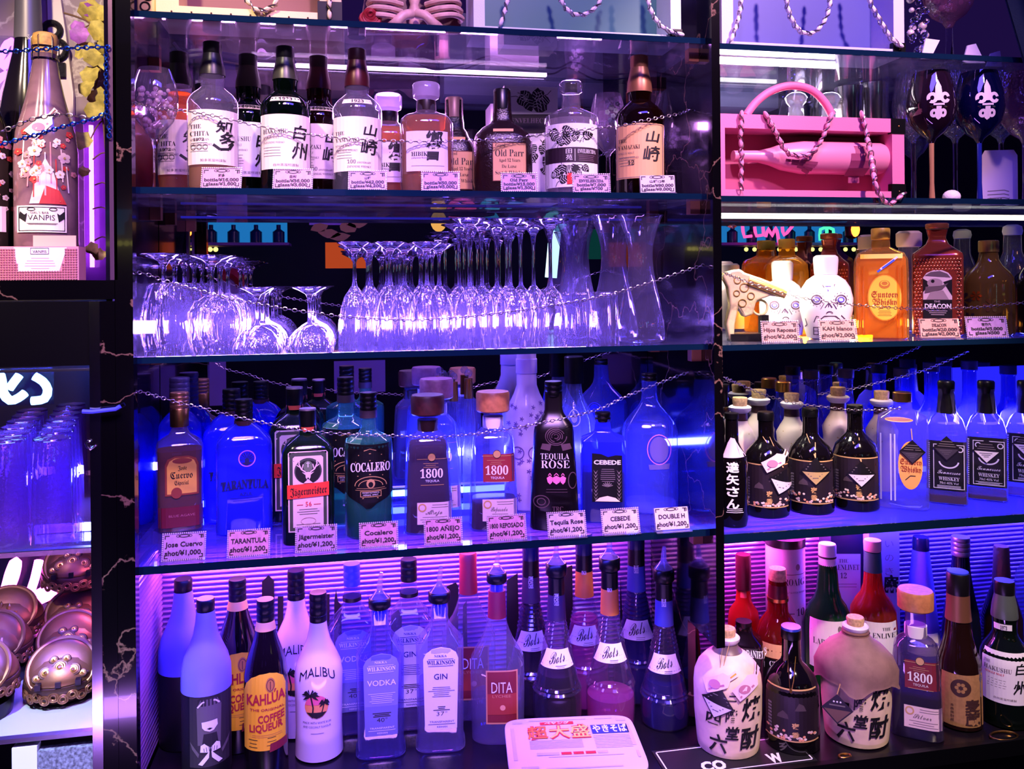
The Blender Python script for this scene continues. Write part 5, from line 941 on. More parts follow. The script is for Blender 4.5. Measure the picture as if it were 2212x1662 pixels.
def dita(label, cx, base, pour):
    g = lambda y: y + base - 1612; k = cx - 1075; X = lambda a: a + k
    b = Bt('lychee_liqueur_bottle', label, 'liqueur bottle', cx, base, [(base, 52), (g(1604), 56), (g(1450), 58), (g(1420), 57), (g(1400), 46), (g(1380), 34), (g(1360), 26), (g(1335), 19), (g(1300), 17), (g(1262), 16)], z=ZC, n=3.2, dr=.8, group='clear lychee liqueur bottles with a red neck')
    b.body(CLEARB); b.liquid(g(1500), thin('spirit_lilac', (225, 210, 245), .05, (200, 180, 255), .2), .92); b.loft('neck_sleeve', [(g(1332), 20), (g(1275 if pour else 1265), 18.5)], mat('sleeve_red', (150, 32, 46), .45))
    if pour: pourer(b, g(1278), g(1258), g(1236), g(1194), 22, 6)
    else: b.loft('red_cap', [(g(1268), 19), (g(1250), 19), (g(1246), 17.5)], mat('sleeve_red', (150, 32, 46), .45))
    L = b.lab(); lm = mat('label_garnet', (122, 26, 34), .55); L.rect(X(1050), X(1119), g(1450), g(1566), mat('label_rim_gold', (200, 140, 100), .5)); L.rect(X(1053), X(1116), g(1453), g(1562), lm, 1); L.rect(X(1053), X(1116), g(1500), g(1545), mat('label_rust_red', (160, 52, 40), .55), 2)
    L.text('DITA', X(1062), X(1107), g(1498), 24, WHITEP, bold=-.005, layer=3); L.text('LYCHEE', X(1064), X(1104), g(1508), 6, mat('label_rim_gold', (200, 140, 100), .5), layer=3); L.oval(X(1086), g(1530), 6, 6, mat('print_peach', (230, 160, 120), .5), 3); L.obj('front_label', b.root); L = b.lab(); L.text('DITA', X(1064), X(1084), g(1316), 12, WHITEP, bold=.01); L.obj('neck_lettering', b.root)
dita('clear bottle with red neck sleeve, square garnet label and pour spout', 1076, 1612, 1); dita('clear bottle with a red cap behind the garnet label bottle', 1014, 1560, 0)
# ringed liqueurs
def bols(label, cx, base, liq, level, sleeve, txt, tcol, pour, Y=None):
    g = lambda y: y + base - 1572; k = cx - 1195; X = lambda a: a + k
    pr = [(base, 47), (g(1566), 51), (g(1520), 53), (g(1490), 52)]; y = 1490
    for i in range(18):
        y0 = 1486 - i * 8.6; hw = 52 - 34 * (max(0, (1486 - y0)) / 155) ** .85 if y0 < 1486 else 52; pr += [(g(y0), hw), (g(y0 - 4.3), hw + (0 if 1392 < y0 < 1470 else 1.3))]
    pr += [(g(1330), 19), (g(1250), 17)]
    b = Bt('ringed_liqueur_bottle', label, 'liqueur bottle', cx, base, pr, z=ZC, Y=Y, group='ringed conical liqueur bottles')
    b.body(thin('ringed_glass', (228, 218, 245), .035, (235, 200, 250), .65)); b.liquid(g(level), liq, .95); b.loft('neck_sleeve', [(g(1334), 20.5), (g(1280), 18.5)], sleeve); b.loft('neck_cap', [(g(1280), 18.6), (g(1244), 18)], BLKG)
    if pour: pourer(b, g(1245), g(1241), g(1214), g(1168), 23, 2)
    else: b.loft('screw_cap', [(g(1244), 18.5), (g(1204), 18.5), (g(1200), 17.5)], mat('cap_navy', (18, 18, 52), .25))
    L = b.lab(); lw = mat('label_white', (238, 236, 238), .6); L.poly([(X(1144), g(1452)), (X(1246), g(1452)), (X(1236), g(1412)), (X(1157), g(1412))], lw); L.text('Bols', X(1170), X(1222), g(1444), 27, INK, 'script', 0, .1, slope=-8); L.lines(X(1190), X(1224), g(1445), g(1449), 2, GREYINK, 2, 1, .4); L.obj('paper_label', b.root)
    L = b.lab(); ly = txt.split(' '); 
    for i, t in enumerate(ly): L.text(t, X(1181), X(1209), g(1303 + 9 * i), 8, tcol, bold=.01)
    L.obj('neck_lettering', b.root)
CAS = mat('liquid_cassis', (14, 5, 16), .12); PEA = thin('liquid_peach', (245, 170, 215), .3, (255, 120, 215), .3); BLC = thin('liquid_blue', (14, 20, 150), .55, (8, 12, 130), .2)
SP = mat('sleeve_plum', (56, 36, 66), .5); SO = mat('sleeve_orange', (214, 128, 50), .5); SB = mat('sleeve_blue', (52, 62, 150), .5)
bols('ringed bottle of near black liqueur with plum neck sleeve and pour spout', 1196, 1574, CAS, 1446, SP, 'CREME DE CASSIS', WHITEP, 1, .186); bols('capped ringed bottle of near black liqueur with plum neck sleeve, behind', 1141, 1536, CAS, 1340, SP, 'CREME DE CASSIS', WHITEP, 0, .311)
bols('ringed bottle of clear pink liqueur with orange neck sleeve and pour spout', 1311, 1562, PEA, 1506, SO, 'PEACH', WHITEP, 1, .186); bols('capped ringed bottle of pink liqueur with orange neck sleeve, behind', 1256, 1524, PEA, 1380, SO, 'PEACH', WHITEP, 0, .311)
bols('ringed bottle of deep blue liqueur with blue neck sleeve and pour spout', 1428, 1586, BLC, 1450, SB, 'BLUE CURACAO', WHITEP, 1, .172); bols('capped ringed bottle of deep blue liqueur, behind', 1369, 1512, BLC, 1310, SB, 'BLUE CURACAO', WHITEP, 0, .311)
b = Bt('dark_wine_bottle', 'nearly black bottle in the shade beside the right marble pillar', 'liqueur bottle', 1466, 1500, [(1500, 36), (1494, 40), (1400, 40), (1350, 35), (1310, 22), (1280, 17), (1240, 16)], z=ZC, Y=.30); b.body(mat('black_green_glass', (8, 8, 14), .12)); b.loft('foil_cap', [(1282, 18), (1186, 17.5), (1182, 16)], mat('foil_black', (10, 9, 14), .4)); L = b.lab(); L.rect(1442, 1494, 1348, 1388, mat('label_shade', (60, 50, 66), .6)); L.obj('front_label', b.root)
# instant noodle tray
def noodle():
    c = G(1240, 1684, ZC); c = Vector((c.x, c.y, ZC + .0006)); rz = math.radians(-7); t = thing('noodle_box', 'square white instant noodle tray with orange lettering on its lid, at the counter edge', 'food box', c, rz)
    zt = .078; s = depth(c) / F
    sh = lambda hw, hd, n, z: (z, hw, hd); mb = MB(); mb.loft([(.0, .118, .088), (.01, .124, .094), (.068, .138, .106)], mat('foam_white', (226, 214, 226), .55, bump=.1, bscale=300), 44, 7); mb.obj('tray', t)
    mb = MB(); LD = mat('lid_white', (206, 190, 214), .45); mb.loft([(.0665, .142, .110), (.069, .146, .114), (.075, .146, .114), (.079, .138, .107)], LD, 44, 8); mb.obj('lid', t); lid = t.children[-1] if t.children else t
    L = Lab(lambda u, v, l: Vector((u * .001, v * .001, .0796 + l * .0003)), 400); orr = mat('print_orange', (232, 110, 40), .5); am = mat('print_amber', (250, 190, 90), .5); nv = mat('print_navy_lid', (40, 52, 130), .5); gl = mat('print_lilac', (186, 170, 220), .5)
    sq = lambda x0, x1, y0, y1, m, l=1: L.mb.add([L.fn(x, y, l) for x, y in ((x0, y0), (x1, y0), (x1, y1), (x0, y1))], [(0, 1, 2, 3)], m)
    def tx(s2, x0, x1, y, h, m, bold=.02, l=3):
        v, f, a, b2 = text_mesh(s2, bold, 0); L.mb.add([L.fn(x0 + (x1 - x0) * (p - a) / (b2 - a), y + q * h / .7, l) for p, q in v], f, m)
    tx('超', -98, -52, 22, 38, RED, .06); tx('超', -98, -52, 22, 38, orr, .015, 4); tx('大', -50, -2, 22, 38, RED, .06); tx('大', -50, -2, 22, 38, am, .01, 4); tx('盛', -2, 42, 22, 38, RED, .07); tx('盛', -2, 42, 22, 38, am, .01, 4)
    sq(46, 128, 30, 66, nv); tx('やきそば', 49, 126, 36, 24, CREAM, .03); sq(-66, 10, 74, 86, RED); tx('ペヤング', -56, 0, 76, 7, WHITEP)
    for i in range(7): sq(-96, 20, 10 - 5 * i, 12 - 5 * i, gl)
    for i in range(9): sq(46, 126, 22 - 6 * i, 25 - 6 * i, gl)
    for i in range(6): sq(-84 + 26 * i, -62 + 26 * i, -46, -36, RED if i in (2, 3, 4) else gl)
    sq(-60, 100, -54, -51, gl); sq(-84, -50, -46, -36, gl, 2)
    for (x0, x1, y0, y1) in ((-128, -106, 84, 92), (-90, 40, 92, 97), (60, 100, 92, 97), (108, 130, 80, 90), (-134, -126, -60, 66), (126, 134, -20, 66), (128, 134, -66, -40), (-120, -84, -92, -84), (-70, 90, -97, -92)): sq(x0, x1, y0, y1, gl)
    L.mb.obj('lid_print', lid)
    L = Lab(lambda u, v, l: Vector((u * .001, -.1005 - .0004 * l - (v - 40) * .0002, v * .001)), 400)
    for (ch, x, m) in (('超', 14, RED), ('大', 40, orr), ('盛', 66, orr)):
        v, f, a, b2 = text_mesh(ch, .02, 0); L.mb.add([L.fn(x + 22 * (p - a), 34 + q * 22, 2) for p, q in v], f, m)
    v, f, a, b2 = text_mesh('たっぷり2.5倍', .02, 0); L.mb.add([L.fn(-80 + 82 * (p - a) / (b2 - a), 38 + q * 14, 2) for p, q in v], f, INK); L.mb.obj('side_print', t)
noodle()
# ================================================================ counter, right of the pillar
JUGC = mat('jug_ceramic', (236, 214, 176), .5, bump=.15, bscale=25, var=.12, vscale=18); WRAPP = mat('kraft_wrap', (140, 108, 100), .8, bump=.4, bscale=30, var=.15, vscale=20); CORD = mat('cord_straw', (190, 150, 100), .8)
def tagdia(b, px, py, r, m, tri, parent, rot=0, cordto=None, words=None):
    """diamond neck tag hanging against the bottle front, with its cord"""
    L = b.lab(); c, d = math.cos(rot), math.sin(rot); R = lambda x, y: (px + r * (x * c - y * d), py + r * (x * d + y * c))
    L.poly([R(0, -1), R(1, 0), R(0, 1), R(-1, 0)], m, 7); L.poly([R(-.86, .02), R(.86, .02), R(0, .92)], tri, 9)
    for q in (-.55, -.35, -.18): L.line([R(-.45 - q * .6 - .3, q), R(.45 + q * .6 + .3, q)], r * .05, GREYINK, 9)
    for k in range(3): x0 = -.5 + .15 * k; L.line([R(x0, .18 + .14 * k), R(-x0 * .8, .16 + .14 * k)], r * .05, mat('tag_scribble', (90, 84, 96), .6), 10)
    t = L.obj('neck_tag', parent)
    if cordto:
        L2 = b.lab(); 
        for (x, y) in cordto: L2.line([(px, py - r), (x, y)], 2.2, CORD, 6)
        L2.obj('tag_cord', t)
    return t
def tagbottle(b, px, py, ln, ang, parent, m=None):
    """little bottle shaped card"""
    L = b.lab(); c, d = math.cos(ang), math.sin(ang); R = lambda x, y: (px + ln * (x * c - y * d), py + ln * (x * d + y * c)); m = m or mat('tag_blush', (232, 206, 216), .6)
    L.poly([R(-.5, -.19), R(.12, -.19), R(.26, -.07), R(.55, -.07), R(.55, .07), R(.26, .07), R(.12, .19), R(-.5, .19)], m, 11); L.oval(*R(-.2, 0), ln * .16, ln * .12, mat('tag_rose_print', (190, 120, 150), .6), 12); L.line([R(-.42, .1), R(.05, .1)], ln * .05, mat('tag_rose_print', (190, 120, 150), .6), 12); L.line([R(.3, 0), R(.52, 0)], ln * .04, GOLD, 12)
    L.obj('bottle_shaped_tag', parent)
TB = mat('tag_black', (18, 16, 20), .4); TS = mat('tag_silver', (226, 220, 226), .45); TG = mat('tag_gold', (216, 190, 120), .4, .3); TD = mat('tag_bronze', (120, 98, 74), .35, .5)
def jug(label, cx, base, wrap):
    g = lambda y: y + base - 1646; k = cx - 1573; X = lambda a: a + k
    b = Bt('ceramic_jug', label, 'jug', cx, base, [(base, 58), (g(1636), 64), (g(1590), 66), (g(1530), 71), (g(1470), 72), (g(1450), 70), (g(1430), 62), (g(1412), 46), (g(1402), 30), (g(1394), 22), (g(1385), 20), (g(1378), 21)], z=ZC, group='cream ceramic shochu jugs')
    b.body(JUGC, 'ceramic_body'); b.loft('lip', [(g(1386), 21), (g(1380), 26), (g(1374), 27), (g(1371), 24)], mat('lip_white', (226, 216, 222), .4)); b.loft('cork', [(g(1375), 17), (g(1358), 18.5), (g(1355), 17)], CORK)
    if not wrap: b.sleeve('neck_glaze', g(1402), g(1386), mat('glaze_taupe', (110, 92, 88), .4))
    L = b.lab()
    for (s, x0, x1, yb, h) in (('焼', 1602, 1642, 1558, 48), ('酎', 1600, 1640, 1622, 48), ('二', 1574, 1592, 1516, 16), ('階', 1568, 1594, 1560, 28), ('堂', 1567, 1598, 1600, 30), ('四', 1526, 1560, 1572, 26), ('六', 1530, 1572, 1632, 40)): L.text(s, X(x0), X(x1), g(yb), h, INK, bold=.022, shear=.1)
    L.obj('brush_lettering', b.root); return b, g, X
b, g, X = jug('cream ceramic jug with black brush characters and two hanging cards, nearest the pillar', 1573, 1648, False)
tagdia(b, 1553, 1526, 34, TB, TS, b.root, .25, [(1550, 1404), (1596, 1404)]); tagbottle(b, 1560, 1478, 74, -.45, b.root); tagbottle(b, 1620, 1482, 74, -.62, b.root)
b, g, X = jug('cream ceramic jug with a brown paper hood tied with rope', 1850, 1624, True)
pr = [(g(1478), 78), (g(1472), 77), (g(1455), 80), (g(1432), 72), (g(1414), 56), (g(1402), 38), (g(1390), 28)]; vs = []; fs = []; sg = 40
for i, (y, h) in enumerate(pr):
    for j in range(sg):
        a = 2 * PI * j / sg; w_ = (1 + .12 * max(0, math.cos(4 * a)) * (1 - i / 5)); zz = b.zl(y) - (.018 * max(0, math.cos(4 * a)) if i < 2 else 0); vs.append((h * b.s * w_ * math.cos(a), h * b.s * w_ * math.sin(a), zz))
for i in range(len(pr) - 1):
    for j in range(sg): fs.append((i * sg + j, i * sg + (j + 1) % sg, (i + 1) * sg + (j + 1) % sg, (i + 1) * sg + j))
mb = MB(); mb.add(vs, fs, WRAPP); mb.obj('paper_hood', b.root)
mb = MB()
for i in range(4): mb.torus((0, 0, b.zl(g(1403) - i * 6)), 25 * b.s, 3.6 * b.s, mat('rope_brown', (120, 84, 70), .8, bump=.6, bscale=200), None, 28, 8)
mb.obj('rope', b.root)
L = b.lab(); z = b.zl
mb = MB(); c = Vector((-36 * b.s, -84 * b.s, b.zl(1500))); r = 31 * b.s
mb.prism([(c.x, c.z - r), (c.x + r, c.z), (c.x, c.z + r), (c.x - r, c.z)], c.y, c.y + .002, TB); mb.prism([(c.x, c.z - r * .88), (c.x + r * .84, c.z - .001), (c.x - r * .84, c.z - .001)], c.y - .0006, c.y, TD)
for q in (-.3, 0, .3): mb.ball((c.x + q * r * .7, c.y - .0005, c.z + r * .5), (.0022, .0006, .0022), WHITEP, 8, 4)
mb.box(c.x - r * .5, c.x + r * .5, c.y - .0006, c.y, c.z + r * .22, c.z + r * .30, GREYINK); mb.tube([(c.x, c.y, c.z + r), (-10 * b.s, -28 * b.s, b.zl(1392))], .0011, CORD, 6); mb.obj('neck_tag', b.root)
# dark pearl label bottles
def pearl(label, cx, base, z, tg=None, flip=False, sc=1.0, Y=None):
    g = lambda y: (y - 1120) * sc + base; k = cx - 1655; X = lambda a: (a - 1655) * sc + cx
    b = Bt('dark_shochu_bottle', label, 'shochu bottle', cx, base, [(base, 45 * sc), (g(1114), 48 * sc), (g(1010), 48 * sc), (g(990), 47 * sc), (g(972), 41 * sc), (g(958), 29 * sc), (g(948), 19 * sc), (g(940), 16.5 * sc), (g(912), 16 * sc), (g(900), 16.5 * sc), (g(893), 17 * sc)], z=z, Y=Y, group='dark bottles with a pearl scattered label')
    b.body(mat('black_brown_glass', (10, 7, 10), .07, coat=.5)); b.loft('cap', [(g(906), 17.5 * sc), (g(893), 18 * sc), (g(888), 16 * sc)], BLKG)
    L = b.lab(); lb = mat('label_night', (32, 22, 30), .45); L.rect(X(1610), X(1700), g(1005), g(1096), lb); L.rect(X(1610), X(1700), g(1003), g(1005.5), TANP, 1); L.rect(X(1610), X(1700), g(1094), g(1096.5), TANP, 1); rd = random.Random(int(cx))
    for i in range(34):
        x = rd.uniform(1614, 1697); y = 1092 - rd.random() ** 1.5 * (18 if abs(x - 1660) > 18 else 7); L.oval(X(x), g(y), 2.6 * sc, 2.4 * sc, (CREAM, mat('print_peach', (230, 160, 120), .5), mat('print_pearl', (220, 190, 180), .4))[i % 3], 1 + i % 3, 8)
    for i in range(8): L.rect(X(1615), X(1621), g(1034 + 6 * i), g(1038 + 6 * i), GREYINK, 1)
    L.poly([(X(1630), g(1056)), (X(1650), g(1056)), (X(1648), g(1048)), (X(1640), g(1042)), (X(1632), g(1050))], mat('print_dusk', (74, 60, 66), .6), 1); L.poly([(X(1660), g(1040)), (X(1680), g(1040)), (X(1676), g(1030)), (X(1668), g(1026))], mat('print_dusk', (74, 60, 66), .6), 1)
    L.text('夜', X(1655), X(1668), g(1072), 12, TANP, bold=.03); L.text('香', X(1655), X(1668), g(1088), 12, TANP, bold=.03); L.obj('front_label', b.root); return b, g, X
b, g, X = pearl('dark round bottle with pearl label and gold necklace, between the two ceramic jugs', 1711, 1634, ZC, sc=1.2)
b.loft('cap_top', [(g(893), 17 * 1.2), (g(886), 17 * 1.2)], mat('cap_blue_top', (40, 60, 170), .2)); L = b.lab(); L.line([(X(1638), g(950)), (X(1652), g(1000)), (X(1654), g(1006))], 2, GOLD, 4); L.line([(X(1676), g(955)), (X(1660), g(990)), (X(1655), g(1006))], 2, GOLD, 4); L.oval(X(1654), g(1006), 3, 4, GOLD, 5, 10); L.line([(X(1643), g(968)), (X(1645), g(980))], 3, GOLD, 5); L.obj('necklace', b.root)
b = agave('flared_tequila_bottle', 'flared clear tequila bottle with copper top and dark red label, right of the hooded jug', 1980, 1600, ZC, WL, thin('spirit_dusk', (150, 110, 150), .2, (110, 80, 130), .2), 1040, mat('label_brick_dark', (122, 34, 50), .55), WHITE, 'Silver', cap=(831, 872), glass=thin('flared_glass_dusk', (190, 180, 205), .12, (150, 140, 190), .6))
def hakushu(label, cx, top, base):
    k = cx - 2155; X = lambda a: a + k; g = lambda y: y + top - 1250
    b = Bt('green_whisky_bottle', label, 'whisky bottle', cx, base, [(base, 45), (base - 12, 49), (g(1430), 49), (g(1405), 48), (g(1392), 42), (g(1375), 30), (g(1362), 24), (g(1345), 24), (g(1325), 25), (g(1305), 23), (g(1285), 19), (g(1275), 18)], z=ZC, group='green whisky bottles on the counter')
    b.body(mat('green_black_glass', (8, 16, 12), .07, coat=.5)); b.sleeve('neck_foil', g(1330), g(1276), mat('foil_sage', (92, 104, 96), .35, .3)); b.loft('cap', [(g(1280), 20), (g(1256), 20.5), (g(1252), 19)], BLK)
    L = b.lab(); lw = mat('label_white', (238, 236, 238), .6); L.rect(X(2112), X(2196), g(1414), g(1524), lw, 1); L.text('THE', X(2116), X(2128), g(1442), 6, GREYINK, 'serif'); L.text('HAKUSHU', X(2116), X(2168), g(1456), 9, GREYINK, 'serif'); L.text('SINGLE MALT', X(2118), X(2154), g(1464), 4.5, RED, 'serif'); L.lines(X(2120), X(2160), g(1474), g(1490), 4, GREYINK, 1, 1)
    L.text('白', X(2174), X(2196), g(1458), 24, INK, bold=.02, shear=.15); L.text('州', X(2170), X(2196), g(1500), 30, INK, bold=.02, shear=.15); L.text('白州蒸溜所謹製', X(2134), X(2176), g(1516), 5, GREYINK); L.obj('front_label', b.root); L = b.lab(); L.rect(X(2116), X(2182), g(1360), g(1373), lw, 3); L.text('1973', X(2140), X(2164), g(1371), 8, INK, 'serif', layer=5); L.obj('shoulder_label', b.root); return b
hakushu('green whisky bottle with white label and sage foil near the right counter end', 2172, 1252, 1578); hakushu('green whisky bottle cut by the right edge of the view', 2280, 1245, 1570)
b = Bt('kraft_label_bottle', 'slim brown bottle with a tan paper label and a wheel emblem', 'sake bottle', 2072, 1582, [(1582, 42), (1574, 46), (1450, 45), (1420, 42), (1395, 34), (1370, 28), (1345, 25), (1310, 22), (1280, 21)], z=ZC); b.body(mat('brown_deep_glass', (30, 14, 12), .08, coat=.5)); b.sleeve('foil_collar', 1337, 1280, FOILB, 1.05); b.loft('cap', [(1282, 23), (1240, 23.5), (1236, 21)], BLK); b.loft('cap_top', [(1239, 22), (1234, 21)], mat('cap_blue_top', (40, 60, 170), .2))
L = b.lab(); kr = mat('label_kraft', (166, 124, 76), .7, var=.1, vscale=120); br = mat('ink_brown_dark', (62, 36, 32), .6); L.rect(2038, 2118, 1462, 1574, kr); L.oval(2076, 1490, 20, 19, br, 1)
for i in range(6): a = i * PI / 3; L.oval(2076 + 8 * math.cos(a), 1490 + 8 * math.sin(a), 4, 4, kr, 2, 10)
L.text('麦', 2084, 2112, 1540, 26, br, bold=.04); L.text('蔵', 2084, 2112, 1568, 26, br, bold=.04); 
for i in range(5): L.text('本格焼酎蔵'[i], 2056, 2063, 1532 + 8 * i, 6, br)
L.obj('paper_label', b.root)
# back row on the right
def plain(name, label, cat, cx, base, prof, gm, Y, caps=(), group=None, n=2, dr=1, z=None):
    b = Bt(name, label, cat, cx, base, prof, z=ZC if z is None else z, Y=Y, n=n, dr=dr, group=group); b.body(gm)
    for (p, pr, m) in caps: b.loft(p, pr, m)
    return b
b = plain('red_liqueur_bottle', 'glowing red bottle with maroon neck foil just right of the pillar', 'liqueur bottle', 1600, 1470, [(1470, 32), (1465, 34), (1380, 34), (1340, 33), (1320, 30), (1300, 17), (1270, 14), (1215, 13)], thin('red_glass', (230, 60, 50), .4, (235, 70, 50), .4), .335, [('neck_foil', [(1272, 17), (1203, 16.5), (1198, 15)], mat('foil_maroon', (70, 16, 34), .35, .2))])
L = b.lab(); L.rect(1586, 1614, 1268, 1300, mat('label_salmon', (236, 120, 110), .6)); L.obj('neck_label', b.root)
b = plain('square_black_label_bottle', 'bottle with arched white lettering half hidden between ceramic jug and red whisky', 'whisky bottle', 1600, 1530, [(1530, 40), (1524, 43), (1400, 43), (1380, 36), (1365, 20), (1350, 16)], mat('brown_dark_glass', (16, 7, 12), .08, coat=.4), .20, [('cap', [(1368, 17), (1342, 17)], BLKG)], n=4)
L = b.lab(); L.rect(1560, 1640, 1404, 1500, INK); L.text('JACK DANIELS', 1576, 1648, 1428, 14, WHITEP, 'serif', 0, 0, 2, 8); L.obj('front_label', b.root)
b = plain('red_whisky_bottle', 'deep red whisky bottle with wine colored neck foil and gold ring', 'whisky bottle', 1674, 1500, [(1500, 44), (1494, 47), (1390, 47), (1365, 45), (1345, 38), (1330, 28), (1322, 22), (1290, 20), (1250, 18)], thin('ruby_glass', (150, 40, 34), .4, (150, 40, 34), .5), .235, [('neck_foil', [(1290, 21), (1262, 19)], mat('foil_wine', (86, 18, 34), .35, .3)), ('gold_ring', [(1296, 22.5), (1289, 22.5)], GOLD), ('stopper', [(1254, 18), (1248, 19), (1232, 19), (1228, 17)], CORK)])
L = b.lab(); L.rect(1640, 1700, 1396, 1426, mat('label_tan', (224, 176, 118), .65)); L.rect(1640, 1708, 1428, 1470, mat('label_coal', (14, 14, 18), .4)); L.text('CHIVAS', 1656, 1700, 1444, 12, WHITEP, 'serif'); L.obj('front_label', b.root)
b = plain('green_malt_bottle', 'green malt whisky bottle with white cap and white label', 'whisky bottle', 1782, 1490, [(1490, 44), (1484, 48), (1350, 48), (1325, 46), (1305, 38), (1290, 28), (1270, 23), (1240, 21), (1215, 18)], thin('green_bottle_glass', (60, 130, 80), .5, (36, 110, 56), .5), .25, [('neck_band', [(1234, 19), (1204, 18)], WHITE), ('cap', [(1200, 18.5), (1178, 18.5), (1175, 17)], WHITE), ('band_ring', [(1204, 18.6), (1200, 18.6)], INK)])
L = b.lab(); L.rect(1744, 1828, 1345, 1450, WHITE); L.text('LAPHROAIG', 1752, 1826, 1398, 14, INK, 'serif', -.012); L.rect(1784, 1838, 1376, 1377, GREYINK, 1); L.oval(1806, 1362, 4, 7, GREYINK, 1); L.lines(1770, 1820, 1405, 1412, 2, GREYINK, 1, 1); L.obj('front_label', b.root)
b = plain('amber_malt_bottle', 'red amber malt bottle with pale stopper and green neck sleeve', 'whisky bottle', 1880, 1470, [(1470, 44), (1464, 48), (1345, 48), (1315, 46), (1295, 36), (1280, 25), (1262, 20), (1225, 17)], thin('amber_glass', (200, 80, 44), .35, (190, 70, 40), .5), .25, [('neck_sleeve', [(1234, 19), (1192, 17)], mat('sleeve_teal', (40, 96, 88), .45)), ('stopper', [(1190, 17), (1186, 18.5), (1170, 18.5), (1167, 17)], mat('stopper_pale', (214, 176, 168), .5))])
L = b.lab(); L.rect(1838, 1926, 1347, 1440, WHITE); L.text('THE', 1898, 1914, 1364, 7, INK, 'serif', -.012); L.text('GLENLIVET', 1862, 1930, 1380, 11, INK, 'serif', -.012); L.obj('front_label', b.root)
p = P(1690, HZ, .33); t = thing('whisky_tube', 'pale cylindrical whisky tube with dark lid standing against the panel', 'box', (p.x, .328, ZC + .0004)); s = depth(p) / F; h = P(1690, 1158, .33).z - ZC
mb = MB(); mb.loft([(0, 41 * s, 41 * s), (h - .022, 41 * s, 41 * s)], mat('tube_pale', (214, 204, 226), .5), 36); mb.obj('tube_body', t); mb = MB(); mb.loft([(h - .022, 42 * s, 42 * s), (h, 42 * s, 42 * s)], BLK, 36); mb.obj('tube_lid', t)
def fn(x, y, l):
    u = (x - 1690) * s; r = 41 * s + .0006 + l * .0003; a = math.asin(max(-.99, min(.99, u / (41 * s)))) - az(1690); return (r * math.sin(a), -r * math.cos(a), P(1690, y, .29).z - ZC)
L = Lab(fn); L.text('LAPHROAIG', 1655, 1728, 1264, 15, INK, 'serif', -.012); L.oval(1715, 1225, 4, 7, GREYINK, 1); L.rect(1690, 1732, 1240, 1241.5, GREYINK, 1); L.text('SINGLE MALT SCOTCH WHISKY', 1676, 1730, 1281, 4, INK); L.text('10', 1712, 1727, 1330, 16, INK, 'serif', -.012); L.rect(1696, 1708, 1324, 1325.5, INK, 1); L.obj('tube_print', t)
def ctn(label, x0, x1, y0, m, Y=.318, dep=.06):
    return carton('whisky_carton', label, 'box', x0, x1, y0, Y, dep, ZC + .0004, m)
t = ctn('dark blue and white whisky carton reading 12 behind the malt bottles', 1790, 1860, 1150, mat('carton_navy', (26, 28, 70), .5)); L = pxlab(t, .318); L.rect(1791, 1859, 1197, 1440, WHITE); L.text('THE', 1812, 1832, 1216, 8, INK, 'serif', -.012); L.text('GLENLIVET', 1795, 1856, 1232, 12, INK, 'serif', -.012); L.text('12', 1815, 1829, 1250, 12, INK, 'serif', -.012); L.lines(1802, 1852, 1262, 1268, 2, GREYINK, 1, 1); L.obj('printed_front', t)
t = ctn('tall lilac carton with one large brush character, beside the frosted violet bottle', 1872, 1938, 1140, mat('carton_lilac', (200, 186, 226), .6)); L = pxlab(t, .318); L.text('麻', 1908, 1942, 1280, 36, INK, bold=.04)
for i, ch in enumerate('いのき'): L.text(ch, 1912, 1930, 1184 + 30 * i, 18, mat('ink_mauve', (140, 110, 130), .5), bold=-.01)
L.obj('printed_front', t)
b = plain('frosted_violet_bottle', 'frosted violet bottle with long sloping neck behind the copper topped one', 'sake bottle', 1984, 1470, [(1470, 34), (1464, 36), (1380, 38), (1340, 33), (1300, 29), (1260, 25), (1220, 20), (1188, 17)], mat('frosted_violet', (126, 112, 214), .5), .325, [('cap', [(1190, 17), (1164, 17), (1160, 15)], mat('cap_navy', (18, 18, 52), .25))])
L = b.lab(); L.rect(1956, 2024, 1372, 1420, mat('label_lilac', (232, 222, 232), .65)); L.obj('front_label', b.root)
b = plain('dark_sake_bottle', 'dark sake bottle with a silver ribbed cap behind the brown paper label bottle', 'sake bottle', 2070, 1480, [(1480, 36), (1474, 38), (1360, 38), (1320, 34), (1280, 26), (1240, 20), (1200, 17)], mat('blue_black_glass', (12, 14, 36), .1), .26); ribs(b, 'screw_cap', 1200, 1160, 19, mat('cap_silver', (190, 180, 190), .3, .8), 4)
b = plain('gold_foil_bottle', 'dark bottle with crinkled copper neck foil behind the white label green whisky', 'sake bottle', 2158, 1470, [(1470, 40), (1464, 42), (1330, 40), (1290, 28), (1260, 18), (1200, 15)], mat('brown_deep_glass', (30, 14, 12), .08, coat=.5), .24, [('neck_foil', [(1258, 19), (1230, 17), (1184, 15.5), (1180, 14)], mat('foil_crinkle', (166, 112, 96), .35, .7, bump=.8, bscale=120))])
b = plain('clear_vodka_bottle', 'clear bottle with violet glints behind, left of the copper foil bottle', 'spirit bottle', 2116, 1470, [(1470, 34), (1464, 36), (1300, 36), (1260, 24), (1240, 14), (1172, 13)], CLEARB, .335, [('cap', [(1185, 14.5), (1168, 14.5)], mat('cap_violet', (100, 80, 190), .35))]) if False else None
b = plain('clear_vodka_bottle', 'clear bottle with a smoky neck standing at the far right of the back row', 'spirit bottle', 2228, 1470, [(1470, 36), (1464, 38), (1270, 38), (1240, 34), (1215, 20), (1150, 17)], CLEARB, .325, [('cap', [(1172, 19), (1140, 19)], mat('cap_violet', (100, 80, 190), .35))])
